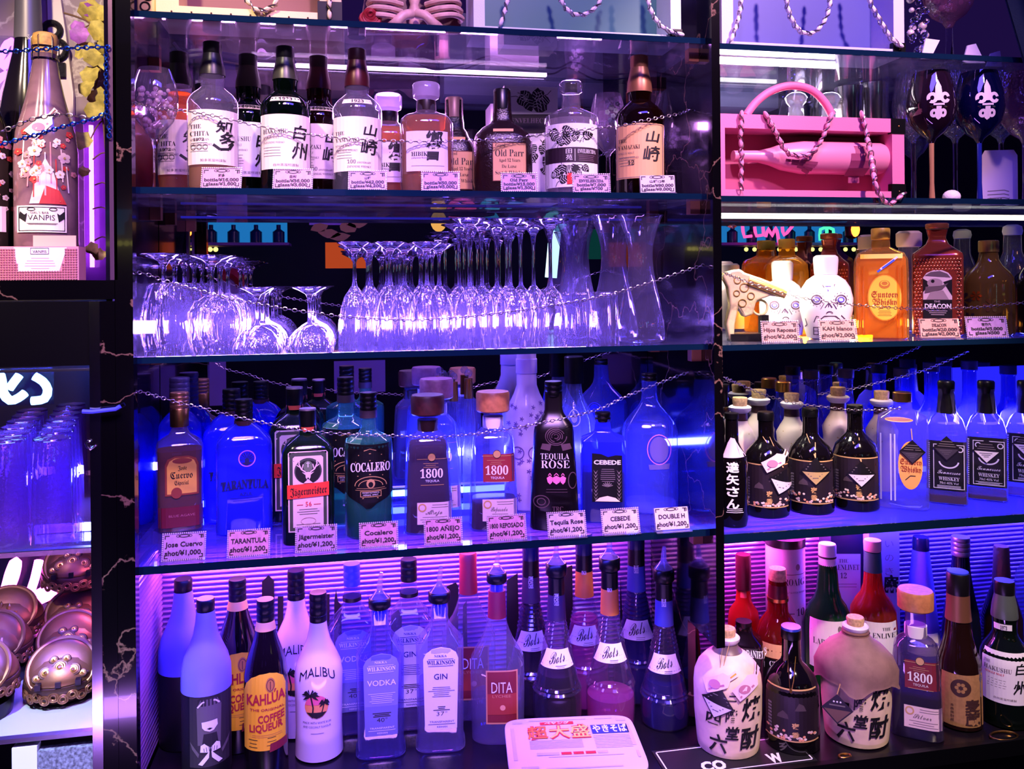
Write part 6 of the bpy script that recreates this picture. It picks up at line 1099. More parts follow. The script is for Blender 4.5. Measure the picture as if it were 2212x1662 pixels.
# flat sign on the ledge, small things
c = G(1585, 1636, ZC); t = thing('bar_mat', 'black bar mat with white border and lettering under the ceramic jug', 'sign', (c.x, c.y, ZC + .0002), math.radians(0)); 
a0 = G(1440, 1640, ZC); a1 = G(1750, 1606, ZC); hw = (a1.x - a0.x) / 2; hd = .055
def bm():
    mb = MB(); mb.box(-hw, hw, -hd, hd, 0, .0025, mat('mat_black', (12, 11, 14), .6)); o = mb.obj('mat_body', t); W = WHITEP
    L = Lab(lambda x, y, l: Vector((x, y, .0026 + .0001 * l)), 99); sq = lambda x0, x1, y0, y1: L.mb.add([L.fn(x, y, 1) for x, y in ((x0, y0), (x1, y0), (x1, y1), (x0, y1))], [(0, 1, 2, 3)], W)
    e = .006; sq(-hw + e, hw - e, -hd + e, -hd + e + .003); sq(-hw + e, hw - e, hd - e - .003, hd - e); sq(-hw + e, -hw + e + .003, -hd + e, hd - e); sq(hw - e - .003, hw - e, -hd + e, hd - e)
    for (s2, x0, x1) in (('CO', -.09, -.032), ('W', .07, .105)):
        v, f, a, b2 = text_mesh(s2, .05, .1); L.mb.add([L.fn(x0 + (x1 - x0) * (p - a) / (b2 - a), -.042 + q * .045, 2) for p, q in v], f, W)
    L.mb.obj('white_lettering', o)
bm()
for i, (px, py, lb) in enumerate(((1812, 1625, 'small gold ring shaped cord end beside the hooded jug'), (2160, 1588, 'gold cord loop lying at the foot of the white label green whisky'))):
    c = G(px, py, ZC); t = MB(); t.torus((0, 0, .004), .014 if i == 0 else .034, .0025, GOLD, None, 28, 8, 1, .55); o = t.obj('cord_loop'); o.location = (c.x, max(c.y, -.02) - .04, ZC); tag(o, lb, 'cord')
# ================================================================ right bay, third shelf
HOT = mat('label_gold_yellow', (250, 186, 60), .5)
b = plain('square_whisky_bottle', 'ribbed square golden whisky bottle with oval yellow label and yellow cap, in front', 'whisky bottle', 1903, 738, [(738, 50), (732, 54), (580, 54), (562, 53), (548, 46), (541, 30), (535, 19), (520, 18)], thin('gold_glass', (250, 224, 160), .12, (255, 210, 120), .6), .10, [('screw_cap', [(518, 19), (497, 19.5), (494, 18)], mat('cap_yellow', (226, 180, 60), .4))], 'square golden whisky bottles', 6, .9, z=Z3R)
b.liquid(556, thin('whisky_bright', (250, 196, 90), .4, (255, 180, 60), .3), .92)
mb = MB()
for sx in (-1, 1):
    for q in (.62, .80): mb.tube([(sx * q * 54 * b.s, -.9 * 54 * b.s - .001, b.zl(726)), (sx * q * 54 * b.s, -.9 * 54 * b.s - .001, b.zl(575))], .0028, thin('gold_glass', (250, 224, 160), .12, (255, 210, 120), .6), 8)
mb.obj('glass_ribs', b.root)
L = b.lab(); L.oval(1910, 644, 34, 50, mat('label_amber_rim', (222, 140, 40), .5)); L.oval(1910, 644, 32, 48, HOT, 1); L.oval(1910, 615, 11, 9, mat('print_ochre', (180, 110, 40), .5), 2); L.ring(1910, 613, 8, 6, 2, HOT, 3)
L.text('Suntory', 1884, 1936, 643, 13, mat('print_brick', (150, 60, 30), .5), 'frak', 0, 0, 3); L.text('Whisky', 1886, 1934, 659, 13, mat('print_brick', (150, 60, 30), .5), 'frak', 0, 0, 3); L.line([(1898, 668), (1912, 662), (1922, 664)], 1.6, mat('print_brick', (150, 60, 30), .5), 3); L.lines(1896, 1924, 672, 682, 4, mat('print_ochre', (180, 110, 40), .5), 2, 1)
L.rect(1862, 1946, 549, 559, HOT, 1); L.obj('oval_label', b.root)
L = b.lab(); 
for sg in (0, 6): L.line([(1896 + sg, 588 - sg), (1930 + sg, 562 - sg)], 4, (mat('tag_cyan', (60, 90, 240), .4), mat('tag_blush', (232, 206, 216), .6))[sg > 0], 6)
L.obj('hanging_ribbon', b.root)
b = plain('square_whisky_bottle', 'golden whisky bottle with yellow cap behind the white skull bottles', 'whisky bottle', 1700, 735, [(735, 42), (730, 44), (590, 44), (572, 42), (560, 30), (552, 18), (545, 17), (535, 16)], thin('gold_glass_rear', (240, 200, 120), .3, (230, 160, 60),   .5), .345, [('screw_cap', [(538, 17.5), (519, 17.5), (517, 16)], mat('cap_yellow', (226, 180, 60), .4))], 'square golden whisky bottles', 6, .9, z=Z3R)
def deacon(label, cx, dy, Y, sc, front):
    g = lambda y: y + dy; k = cx - 2025; X = lambda a: (a - 2025) * sc + cx
    b = plain('copper_whisky_bottle', label, 'whisky bottle', cx, 735, [(735, 46 * sc), (g(728), 50 * sc), (g(556), 50 * sc), (g(548), 48 * sc), (g(538), 34 * sc), (g(528), 22 * sc), (g(515), 17 * sc), (g(505), 19 * sc), (g(497), 21 * sc)], mat('copper_glass', (150, 62, 46), .18, .55, coat=.6), Y, [('stopper', [(g(495), 22 * sc), (g(493), 23 * sc), (g(485), 23 * sc), (g(483), 20 * sc)], mat('stopper_copper', (160, 92, 66), .35, .6))], 'copper lacquered whisky bottles', 6, .8, z=Z3R)
    mb = MB(); ry = b.prof[2][2]
    for i in range(15):
        for j in range(24):
            u = (i - 7) * 6.2 + (3.1 if j % 2 else 0); y = 562 + j * 7
            if front and abs(u - 2) < 33 and 588 < y < 725: continue
            if abs(u) > 46 or g(y) > 727: continue
            mb.ball((u * sc * b.s, -ry - .0002, b.zl(g(y))), (2.6 * sc * b.s, .0012, 2.8 * sc * b.s), mat('copper_stud', (196, 110, 76), .2, .8), 6, 4)
    mb.obj('studded_pattern', b.root)
    if front:
        L = b.lab(); ink = mat('label_coal', (14, 14, 18), .4); bone = mat('print_bone', (206, 190, 196), .5); L.poly([(1997, 688), (2053, 688), (2053, 600), (2046, 590), (2034, 584), (2018, 584), (2004, 590), (1997, 600)], bone); L.poly([(1997, 632), (2012, 612), (1997, 602)], ink, 1); L.poly([(2053, 640), (2036, 610), (2053, 604)], ink, 1)
        L.poly([(2000, 596), (2050, 600), (2044, 592), (2030, 586), (2012, 588)], mat('print_hat', (88, 76, 84), .5), 2); L.oval(2020, 612, 15, 10, mat('print_hat2', (150, 134, 142), .5), 2); L.oval(2016, 608, 3.5, 3.5, ink, 3); L.poly([(2000, 634), (2034, 626), (2046, 612), (2030, 618), (2002, 620)], mat('print_hat', (88, 76, 84), .5), 3); L.poly([(2003, 648), (2047, 648), (2036, 628), (2012, 630)], mat('print_hat2', (150, 134, 142), .5), 2)
        L.rect(1997, 2053, 648, 692, ink, 3); L.text('THE', 2018, 2030, 654, 4, bone, layer=5); L.text('DEACON', 2000, 2051, 667, 10, WHITEP, 'sans', .03, layer=5); L.lines(2006, 2044, 672, 680, 3, bone, 4, 1, .5); L.obj('front_label', b.root)
deacon('copper red bottle with diamond studs and a masked figure on its label', 2025, 0, .16, 1, True); deacon('dark copper studded bottle behind the white skull bottle', 1792, 22, .335, .8, False)
SKW = mat('skull_ceramic', (238, 226, 232), .3, coat=.5); SKI = mat('skull_ink', (70, 44, 80), .5)
def skull(label, cx, dx, dy, Y, sc, tilt=0):
    g = lambda y: y + dy; X = lambda a: (a - 1778) * sc + cx; p = P(cx, HZ, Y)
    b = Bt('skull_bottle', label, 'tequila bottle', cx, 738, [(738, 30 * sc), (g(730), 44 * sc), (g(712), 50 * sc), (g(695), 54 * sc), (g(670), 60 * sc), (g(645), 61 * sc), (g(622), 55 * sc), (g(606), 44 * sc), (g(597), 30 * sc), (g(592), 20 * sc)], Y=Y, z=Z3R, group='white skull shaped bottles', n=2.4, seg=40)
    b.body(SKW, 'ceramic_body'); b.loft('stopper', [(g(594), 26 * sc), (g(588), 27 * sc), (g(562), 29 * sc), (g(556), 28 * sc), (g(552), 22 * sc)], SKW)
    L = b.lab()
    for ex in (1757, 1812):
        L.ring(X(ex), g(648), 13 * sc, 12 * sc, 2.4, SKI); L.ring(X(ex), g(648), 8 * sc, 7 * sc, 2.4, mat('skull_blue', (80, 70, 190), .5))
        for i in range(12): a = i * PI / 6; L.line([(X(ex + 15 * math.cos(a)), g(648 + 14 * math.sin(a))), (X(ex + 17 * math.cos(a)), g(648 + 16 * math.sin(a)))], 1.5, SKI)
    L.line([(X(1776), g(665)), (X(1784), g(655)), (X(1792), g(665))], 2, SKI); L.line([(X(1784), g(656)), (X(1784), g(664))], 1.6, SKI); L.line([(X(1766), g(668)), (X(1774), g(656))], 1.4, SKI); L.line([(X(1802), g(668)), (X(1794), g(656))], 1.4, SKI)
    L.ring(X(1786), g(678), 7, 5, 1.8, SKI, 1, 14, PI, 2 * PI); L.line([(X(1762), g(694)), (X(1774), g(684)), (X(1800), g(684)), (X(1812), g(694))], 2, SKI); L.line([(X(1750), g(698)), (X(1756), g(684)), (X(1762), g(686))], 1.8, SKI); L.line([(X(1812), g(682)), (X(1820), g(690)), (X(1824), g(696))], 1.8, SKI)
    L.frame(X(1748), X(1772), g(708), g(726), 2, SKI); L.line([(X(1760), g(710)), (X(1760), g(726))], 1.6, SKI); L.line([(X(1750), g(717)), (X(1772), g(717))], 1.6, SKI); L.poly([(X(1776), g(618)), (X(1790), g(618)), (X(1783), g(632))], mat('skull_blue', (80, 70, 190), .5)); L.line([(X(1770), g(616)), (X(1774), g(622))], 2, SKI); L.line([(X(1798), g(614)), (X(1797), g(620))], 2, SKI); L.line([(X(1736), g(622)), (X(1750), g(610)), (X(1764), g(606))], 1.8, SKI); L.line([(X(1730), g(690)), (X(1734), g(704)), (X(1729), g(708))], 1.8, SKI)
    L.text('KAH', X(1764), X(1796), g(572), 8, mat('print_stopper', (200, 180, 190), .5), bold=-.01); L.obj('skull_drawing', b.root)
skull('white skull bottle with drawn face and round white stopper, behind the second price card', 1784, 0, 0, .11, .9); skull('brightly lit white skull bottle turned away, between the ornate pistol bottle and the drawn skull', 1690, 0, 12, .245, .8)
# pistol shaped bottle
c = P(1600, HZ, .12); c = Vector((c.x, c.y, Z3R)); t = thing('pistol_bottle', 'ornate pistol shaped bottle with pale gold filling on the third right shelf', 'tequila bottle', c, -az(1600) * .6); s = depth(c) / F
q = lambda px, py: ((px - 1600) * s, P(1600, py, .12).z - Z3R + .0004)
GP = mat('pistol_glass', (238, 226, 160), .12, bump=.7, bscale=90, coat=.6); 
mb = MB(); mb.prism([q(*p) for p in ((1572, 735), (1566, 700), (1575, 660), (1570, 620), (1560, 600), (1562, 590), (1580, 584), (1596, 582), (1606, 590), (1640, 602), (1688, 622), (1692, 630), (1686, 644), (1660, 640), (1648, 644), (1630, 650), (1622, 680), (1604, 686), (1592, 664), (1584, 700), (1582, 735))][::-1], -.02, .02, GP); o = mb.obj('pistol_body', t, 30); bv = o.modifiers.new('b', 'BEVEL'); bv.width = .008; bv.segments = 3; bv.limit_method = 'ANGLE'
mb = MB(); mb.tube([(q(1612, 607)[0], -.021, q(1612, 607)[1]), (q(1690, 638)[0], -.018, q(1690, 638)[1])], .010, mat('pistol_gold', (206, 170, 90), .25, .6), 12); mb.obj('barrel', t)
mb = MB(); mb.torus((q(1640, 665)[0], 0, q(1640, 665)[1]), .018, .003, GP, Matrix.Rotation(PI / 2, 3, 'X')); mb.obj('trigger_guard', t)
mb = MB(); 
for (a, d, k, r) in ((1590, 606, .008, 5), (1604, 622, .010, 5), (1618, 640, .008, 5), (1588, 634, .007, 5), (1600, 655, .009, 5)): x, z = q(a, d); mb.torus((x, -.021, z), k, .0012, mat('pistol_gold', (206, 170, 90), .25, .6), Matrix.Rotation(PI / 2, 3, 'X'), 16, 6)
mb.obj('engraving', t)
mb = MB(); mb.box(q(1574, 735)[0], q(1662, 735)[0], -.03, .03, 0, .018, BLK); mb.box(q(1640, 735)[0], q(1655, 735)[0], -.02, .02, .018, q(1650, 672)[1] - .01, BLK); mb.obj('display_stand', t)
b = plain('gold_flower_bottle', 'frosted gold shouldered bottle with gold flower print, right end of the third shelf', 'spirit bottle', 2136, 728, [(728, 46), (722, 49), (615, 49), (600, 47), (588, 40), (575, 27), (562, 20), (545, 18), (535, 18)], thin('smoke_gold_glass', (150, 130, 90), .35, (150, 120, 60), .6), .13, [('neck_ring', [(545, 20), (522, 20), (520, 18)], mat('cap_brass', (180, 150, 80), .3, .8))], z=Z3R)
L = b.lab()
for (x, y, r) in ((2085, 650, 16), (2112, 640, 10), (2100, 690, 12), (2140, 660, 14), (2126, 700, 9)):
    for i in range(6): a = i * PI / 3; L.poly([(x, y), (x + r * math.cos(a - .3), y + r * math.sin(a - .3)), (x + r * 1.2 * math.cos(a), y + r * 1.2 * math.sin(a)), (x + r * math.cos(a + .3), y + r * math.sin(a + .3))], (GOLD, INK)[int(r) % 4 == 0], 1)
L.obj('flower_print', b.root)
plain('tall_clear_bottle', 'slim clear bottle with a white ball stopper behind the gold flower bottle', 'spirit bottle', 2188, 735, [(735, 28), (720, 30), (580, 30), (560, 24), (545, 18), (505, 17)], CLEARB, .30, [('stopper', [(508, 18), (500, 20), (490, 18), (486, 10)], WHITE)], z=Z3R)
plain('dark_round_bottle', 'dark round shouldered bottle cut by the right edge on the third shelf', 'liqueur bottle', 2242, 735, [(735, 46), (728, 50), (620, 50), (598, 44), (580, 30), (570, 18), (545, 17)], mat('black_brown_glass', (10, 7, 10), .07, coat=.5), .12, [('cap', [(548, 18), (528, 18)], BLKG)], z=Z3R)
plain('cork_jar', 'pale knobbed jar lid between the golden and copper bottles, behind', 'jar', 1964, 735, [(735, 20), (725, 24), (560, 24), (545, 22), (530, 20)], CLEARB, .31, [('lid', [(534, 24), (530, 26), (505, 26), (500, 20)], mat('lid_mauve', (200, 170, 170), .5))], z=Z3R)
for (lb, x0, x1, y0, y1, r, c2, bd) in (('salmon bead edged price card at the foot of the pistol shaped bottle', 1646, 1725, 699, 743, ['Hijos Reposad', 'shot/¥2,000'], SALM, 1), ('salmon bead edged price card at the foot of the drawn white skull', 1771, 1850, 697, 741, ['KAH blanco', 'shot/¥2,000'], SALM, 1), ('salmon price card without beads before the copper studded bottle', 1988, 2074, 693, 737, ['DEACON', 'bottle/¥20,000', 'glass/¥2,000'], SALM, 0),
        ('blue lit bead edged price card before the gold flower bottle', 2090, 2176, 690, 733, ['吉四六', 'bottle/¥5,000', 'glass/¥500'], LIL, 1)):
    card(lb, x0, x1, y0, y1, Z3R, r, .025, c2, bd, 'serif' if len(r) == 3 else 'sans', -.22)
chain('thin silver chain across the bottles of the third right shelf', [(1566, 590, .01), (1600, 604, .05), (1640, 618, .05), (1700, 636, .04), (1770, 650, .015), (1860, 660, .01), (1940, 666, .01), (2030, 667, .05), (2110, 664, .05), (2230, 652, .05)])
# ================================================================ right bay, second shelf: gift case, goblets
def straps(parent, paths, Y, m, c, seg=.018, th=.0065):
    """woven leather and metal chain strap"""
    for pth in paths:
        pts = cat_rom([P(q[0], q[1], q[2] if len(q) > 2 else Y) for q in pth], .002); mb = MB(); d = 0; nx = 0; i = 0
        for a, b2 in zip(pts, pts[1:]):
            d += (b2 - a).length
            if d >= nx:
                nx += seg * .62; tt = (b2 - a).normalized(); R = tt.to_track_quat('Z', 'Y').to_matrix()
                if i % 2 == 0: mb.ball(a - c, (th, th * .8, seg * .62), m, 8, 6, R)
                else: mb.torus(a - c, th * 1.1, .0016, CHAINM, R @ Matrix.Rotation(PI / 2 + .5, 3, 'X'), 10, 5, 1, 1.5)
                i += 1
        mb.obj('chain_strap', parent)
def giftcase(label, x0, x1, y0, y1, Y, dep, z, outer, inner, fr, cat='gift case'):
    a = P(x0, HZ, Y); b2 = P(x1, HZ, Y); c = Vector(((a.x + b2.x) / 2, Y, z + .0004)); t = thing('champagne_case', label, cat, c); h = P((x0 + x1) / 2, y0, Y).z - c.z; w2 = (b2.x - a.x) / 2; f = fr * depth(c) / F
    mb = MB(); mb.box(-w2, w2, dep - .008, dep, 0, h, outer); mb.box(-w2, w2, 0, dep - .0081, 0, f * .55, outer); mb.box(-w2, w2, 0, dep - .0081, h - f, h, outer); mb.box(-w2, -w2 + f, 0, dep - .0081, f * .55, h - f, outer); mb.box(w2 - f, w2, 0, dep - .0081, f * .55, h - f, outer); mb.obj('case_frame', t)
    mb = MB(); mb.box(-w2 + f, w2 - f, dep - .03, dep - .0085, f * .56, h - f - .0005, inner); mb.obj('case_lining', t)
    for sx in (-1, 1):
        for (za, zb) in ((0, f * 1.1), (h - f * 1.1, h)):
            if sx > 0: mb = MB(); mb.box(w2 - f * 1.1, w2 + .002, -.002, .012, za, zb, BLKG); mb.ball((w2 - f * .5, -.003, (za + zb) / 2), .002, GOLD, 8, 5); mb.obj('corner_fitting', t)
    return t, c, h, w2
PKO = mat('case_pink', (226, 120, 160), .55, bump=.2, bscale=300); PKI = mat('case_pink_lining', (176, 80, 116), .6)
t, c, h, w2 = giftcase('pink champagne gift case with round handle and chain straps, right of the pillar', 1540, 1956, 251, 415, .03, .11, Z2R, PKO, PKI, 30)
mb = MB(); mb.tube(cat_rom([P(a, b2, .075) - c for a, b2 in ((1612, 249), (1632, 222), (1665, 197), (1708, 185), (1752, 194), (1782, 222), (1797, 249))], .01), .0095, PKO, 12); mb.obj('handle', t)
straps(t, [[(1602, 248), (1600, 300), (1602, 350), (1600, 414)], [(1655, 249), (1672, 280), (1695, 322), (1715, 336), (1745, 334), (1770, 310), (1788, 270), (1796, 248)], [(1862, 248), (1872, 290, .018), (1882, 340, .005), (1890, 390, -.012), (1900, 420, -.014), (1920, 440, -.014), (1945, 425, -.014), (1954, 412, -.01)]], .022, mat('strap_pink', (240, 150, 180), .6), c)
# bottle lying in the case, seen through its clear window
bx = lambda px: P(px, HZ, .075).x - c.x; cz = P(1800, 342, .075).z - c.z; k = depth(c) / F
mb = MB(); pts = [(bx(1915), 20), (bx(1910), 44), (bx(1895), 52), (bx(1730), 52), (bx(1690), 42), (bx(1665), 28), (bx(1640), 19), (bx(1585), 17)]
R = Matrix.Rotation(PI / 2, 3, 'Y'); m2 = MB(); m2.loft([(-x, r * k * .70, r * k * .70) for x, r in pts], mat('bottle_pink', (232, 140, 170), .35, coat=.4), 28); vs = [R @ Vector(v) for v in m2.v]; vs = [(-v.x, v.y + .05, v.z + cz) if False else (-(v.x) * 1, v.y + .043, v.z + cz) for v in vs]
x0_ = min(v[0] for v in vs); xc = (bx(1915) + bx(1585)) / 2; cm = (max(v[0] for v in vs) + x0_) / 2; vs = [(v[0] - cm + xc, v[1], v[2]) for v in vs]
t2 = thing('champagne_bottle', 'pink champagne bottle lying inside the pink gift case', 'champagne bottle', c); mb = MB(); mb.add(vs, m2.f, m2.mats[0]); mb.obj('bottle_body', t2)
r_ = 52 * k * .70; yb = .043 - r_ - .0008; px2 = lambda a, d: (P(a, d, .05).x - c.x, P(a, d, .05).z - c.z)
def decal(poly, m):
    mb = MB(); P2 = [px2(*p) for p in poly]; n = len(P2); vs = []
    for x, z in P2: d = max(-.98, min(.98, (z - cz) / (r_ + .001))); vs.append((x, .043 - (r_ + .0012) * math.sqrt(1 - d * d), z))
    mb.add(vs, [tuple(range(n))], m); return mb
DR = mat('decal_rose', (150, 62, 100), .5); mb = MB()
for i in range(6):
    z0 = 304 + i * 15; 
    w0, w1 = (12 + (i > 1) * 10 if i not in (0, 5) else 12), 0
    q2 = decal([(1852 - w0, z0), (1852 + w0, z0), (1852 + w0, z0 + 15), (1852 - w0, z0 + 15)], DR); mb.add(q2.v, q2.f, DR)
mb.obj('bow_emblem', t2)
mb = MB()
for i in range(5):
    q2 = decal([(1690 + i * 14, 345 + i * 6), (1760 - i * 3, 352 + i * 6), (1760 - i * 3, 358 + i * 6), (1690 + i * 14, 351 + i * 6)], DR); mb.add(q2.v, q2.f, DR)
mb.obj('neck_sash', t2)
def fleur(t, s, zz, r, cy0):
    pr = list(t['prof']); q = list(zip(pr[::2], pr[1::2])); px = 0
    def fn(u, v, l):
        z = zz(cy0 + v); rr = next((r0 + (r1 - r0) * (z - z0) / (z1 - z0) for (z0, r0), (z1, r1) in zip(q, q[1:]) if z0 <= z <= z1 and z1 > z0), q[-1][1]) + .0008; an = u * s / rr - .35; return (rr * math.sin(an), -rr * math.cos(an), z)
    L = Lab(fn, 5); m = mat('print_frost', (206, 190, 204), .5); ring = lambda c, w_: None
    L.poly([(0, -44), (6, -28), (7, -14), (4, 2), (-4, 2), (-7, -14), (-6, -28)], m)
    for g_ in (-1, 1): L.ring(g_ * 13, -4, 11, 12, 7, m, 0, 18, PI * .5 - g_ * 1.2, PI * 2.3 - g_ * 1.2); L.ring(g_ * 9, 28, 8, 9, 6, m, 0, 16)
    L.rect(-11, 11, 8, 12, m); L.poly([(-5, 14), (5, 14), (5, 38), (0, 42), (-5, 38)], m); L.obj('lily_emblem', t)
def rgob(label, px, Y, m, ms, sc=1, dy=0, em=False):
    g = lambda y: y + dy
    t, s, zz = goblet('colored_goblet', label, px, Y, Z2R, [(416, 30 * sc), (413, 29 * sc), (408, 6), (395, 4.5), (310, 5), (300, 10 * sc), (288, 26 * sc), (265, 43 * sc), (235, 50 * sc), (205, 47 * sc), (175, 40 * sc), (158, 36 * sc)], m, ms, group='goblets at the right end of the second shelf', split=310)
    if em: fleur(t, s, zz, 48 * sc, 225)
PURP = thin('goblet_plum', (60, 30, 60), .25, (70, 40, 70), .6, .03, .12); BLU = thin('goblet_blue', (20, 24, 90), .25, (20, 24, 110), .6, .03, .12)
rgob('plum tinted goblet with pale lily emblem, right of the pink case', 2015, .07, PURP, mat('stem_gold_glass', (200, 150, 110), .15, .4), 1, 0, True); rgob('dark blue goblet with pale lily emblem, second from the pink case', 2118, .07, BLU, mat('stem_blue', (30, 40, 140), .15, .2), 1, 0, True)
rgob('plain rosy goblet at the right edge of the second shelf', 2216, .09, thin('goblet_rose', (200, 150, 180), .2, (220, 150, 200), .7, .04, .1, .3, 90), STEM, 1, 14)
for i, (px, Y, lb) in enumerate(((1975, .21, 'leftmost of the clear goblets behind the colored pair'), (2066, .22, 'middle one of the clear goblets behind the colored pair'), (2165, .22, 'right one of the clear goblets behind the colored pair'))): rgob(lb, px, Y, BOWL, STEM, .85, 40)
for i, (px, lb) in enumerate(((1838, 'chrome cup behind the right end of the pink case'), (1892, 'taller chrome cup behind the right end of the pink case'))):
    p = P(px, HZ, .27); t = thing('chrome_cup', lb, 'cup', (p.x, .27, Z2R + .0003)); s = depth(p) / F; h = P(px, 190 - 8 * i, .27).z - Z2R; mb = MB(); mb.loft([(0, 18 * s, 18 * s), (h, 30 * s, 30 * s), (h - .002, 28 * s, 28 * s), (.006, 16 * s, 16 * s)], CHROME, 28, 2, (1, 1)); mb.obj('cup_body', t)
for i, (px, lb) in enumerate(((1723, 'clear decanter with round stopper showing through the pink handle'), (1795, 'clear decanter with round stopper right of the pink handle'))):
    b = plain('glass_decanter', lb, 'decanter', px, 400, [(400, 30), (390, 34), (300, 34), (270, 26), (252, 16), (228, 15)], CLEARB, .22, [('stopper', [(230, 13), (222, 20), (212, 24), (204, 18), (200, 8)], CLEARB)], z=Z2R); b.liquid(300, LQ_GOLD, .9)
p = P(2160, HZ, .15); t = thing('white_tag', 'white rounded card with handwriting leaning behind the goblet stems', 'card', (p.x, .15, Z2R + .0003), -.3); s = depth(p) / F; W = 38 * s; H = P(2168, 322, .13).z - Z2R
mb = MB(); mb.prism([(-W, 0), (W, 0), (W, H * .9), (W * .8, H), (-W * .75, H), (-W, H * .85)], 0, .002, mat('tag_paper', (232, 214, 236), .6)); mb.obj('card_body', t); L = Lab(lambda x, y, l: Vector((x * s, -.0004, y * s)), 99); 
for i in range(3): L.line([(-24, 14 + 8 * i), (10, 16 + 8 * i), (20, 13 + 8 * i)], 1.6, GREYINK)
L.text('2024 A', -20, 22, 8, -8, GREYINK, 'script'); L.obj('handwriting', t)
p = P(2075, HZ, .10); mb = MB(); rd = random.Random(3)
mb.ball((0, 0, .018), (.022, .022, .018), mat('shell_white', (240, 232, 236), .6, bump=.8, bscale=200), 14, 8); o = mb.obj('white_shell', None); o.location = (p.x, .13, Z2R); tag(o, 'small white knitted ball at the foot of the blue goblet', 'ornament')
# ================================================================ right bay, lowest shelf
WJ = mat('jug_white', (226, 206, 196), .45, bump=.1, bscale=40)
def smalljug(label, cx, top, Y):
    g = lambda y: y + top - 857
    b = plain('white_cork_jug', label, 'jug', cx, 1110, [(1110, 28), (g(1040), 31), (g(990), 32), (g(960), 31), (g(940), 33), (g(925), 25), (g(912), 17), (g(900), 15), (g(888), 15)], WJ, Y, [('neck_band', [(g(905), 16.5), (g(889), 16)], mat('glaze_umber', (70, 44, 48), .4)), ('lip', [(g(889), 17), (g(883), 23), (g(877), 24), (g(874), 20)], WHITE), ('cork', [(g(876), 14.5), (g(858), 16), (g(856), 15)], CORK)], 'white jugs with corks on the lowest right shelf', z=Z4R)
    L = b.lab(); L.line([(cx - 20, g(940)), (cx, g(968)), (cx + 22, g(936))], 1.6, CORD); L.line([(cx - 26, g(955)), (cx + 24, g(962))], 1.4, CORD); L.obj('straw_cord', b.root)
for (cx, top, Y, lb) in ((1596, 860, .24, 'white corked jug nearest the pillar, behind the dark bottles'), (1637, 843, .34, 'white corked jug at the back, second from the pillar'), (1708, 851, .262, 'white corked jug between the first and second dark bottles'), (1808, 838, .262, 'white corked jug at the back between second and third dark bottles'), (1902, 846, .30, 'white corked jug beside the clear ribbed bottle')): smalljug(lb, cx, top, Y)
b, g, X = pearl('dark bottle with pearl label and both a silver diamond tag and a bottle shaped tag', 1656, 1122, Z4R)
tagbottle(b, 1680, 996, 64, -.5, b.root); tagdia(b, 1690, 1042, 30, TB, TS, b.root, .35, [(1640, 950), (1676, 950)])
b, g, X = pearl('dark bottle with pearl label and a gold diamond tag', 1752, 1114, Z4R); tagdia(b, 1762, 1020, 30, TB, TG, b.root, 0, [(1732, 944), (1768, 960)])
b, g, X = pearl('dark bottle with pearl label and a white diamond tag on a long cord', 1849, 1107, Z4R); tagdia(b, 1860, 1026, 28, TB, TS, b.root, 0, [(1842, 958), (1862, 950)])
b = plain('brush_label_bottle', 'dark bottle with white brush writing and a folded paper collar, beside the pillar', 'shochu bottle', 1578, 1124, [(1124, 30), (1118, 33), (1000, 33), (985, 30), (968, 20), (955, 14), (900, 13)], mat('black_brown_glass', (10, 7, 10), .07, coat=.5), .075, [('cap', [(905, 15), (893, 15)], BLKG)], z=Z4R)
L = b.lab(); L.poly([(1556, 992), (1612, 990), (1604, 966), (1592, 952), (1572, 950), (1558, 962)], mat('collar_lilac', (214, 190, 220), .6))
for i, ch in enumerate('達矢さん'): L.text(ch, 1566, 1592, 1022 + 26 * i, 22, WHITEP, bold=.03)
L.lines(1564, 1602, 1100, 1108, 3, WHITEP, 1, 1.2); L.obj('brush_label', b.root)
b = plain('clear_ribbed_bottle', 'clear square ribbed bottle with gold cap and an oval orange label', 'whisky bottle', 1951, 1102, [(1102, 47), (1096, 51), (940, 51), (915, 50), (900, 48), (890, 30), (884, 20), (866, 18)], thin('clear_glass_violet', (215, 210, 245), .14, (180, 170, 255), .6), None, [('screw_cap', [(868, 19), (849, 19), (847, 17)], GOLD)], n=5, dr=.85, z=Z4R)
L = b.lab(); L.oval(1966, 1006, 24, 52, mat('label_orange', (244, 176, 92), .5)); L.text('Suntory', 1946, 1988, 1004, 12, mat('print_brick', (150, 60, 30), .5), 'frak'); L.text('Whisky', 1947, 1987, 1020, 12, mat('print_brick', (150, 60, 30), .5), 'frak'); L.line([(1956, 1038), (1966, 1028), (1976, 1028)], 1.6, INK, 2); L.oval(1944, 909, 28, 5, mat('label_orange', (244, 176, 92), .5), 0)
for x in (1898, 1906, 1926, 1934): L.rect(x, x + 3, 940, 1085, mat('painted_rib_highlight', (190, 190, 255), .3), 0)  # highlights of the glass ribs painted on as pale stripes
L.obj('oval_label', b.root); tagdia(b, 1970, 976, 26, TB, mat('tag_smoke', (60, 54, 66), .4), b.root, 0, [(1968, 926)])
JDI = mat('black_label', (12, 10, 20), .45)
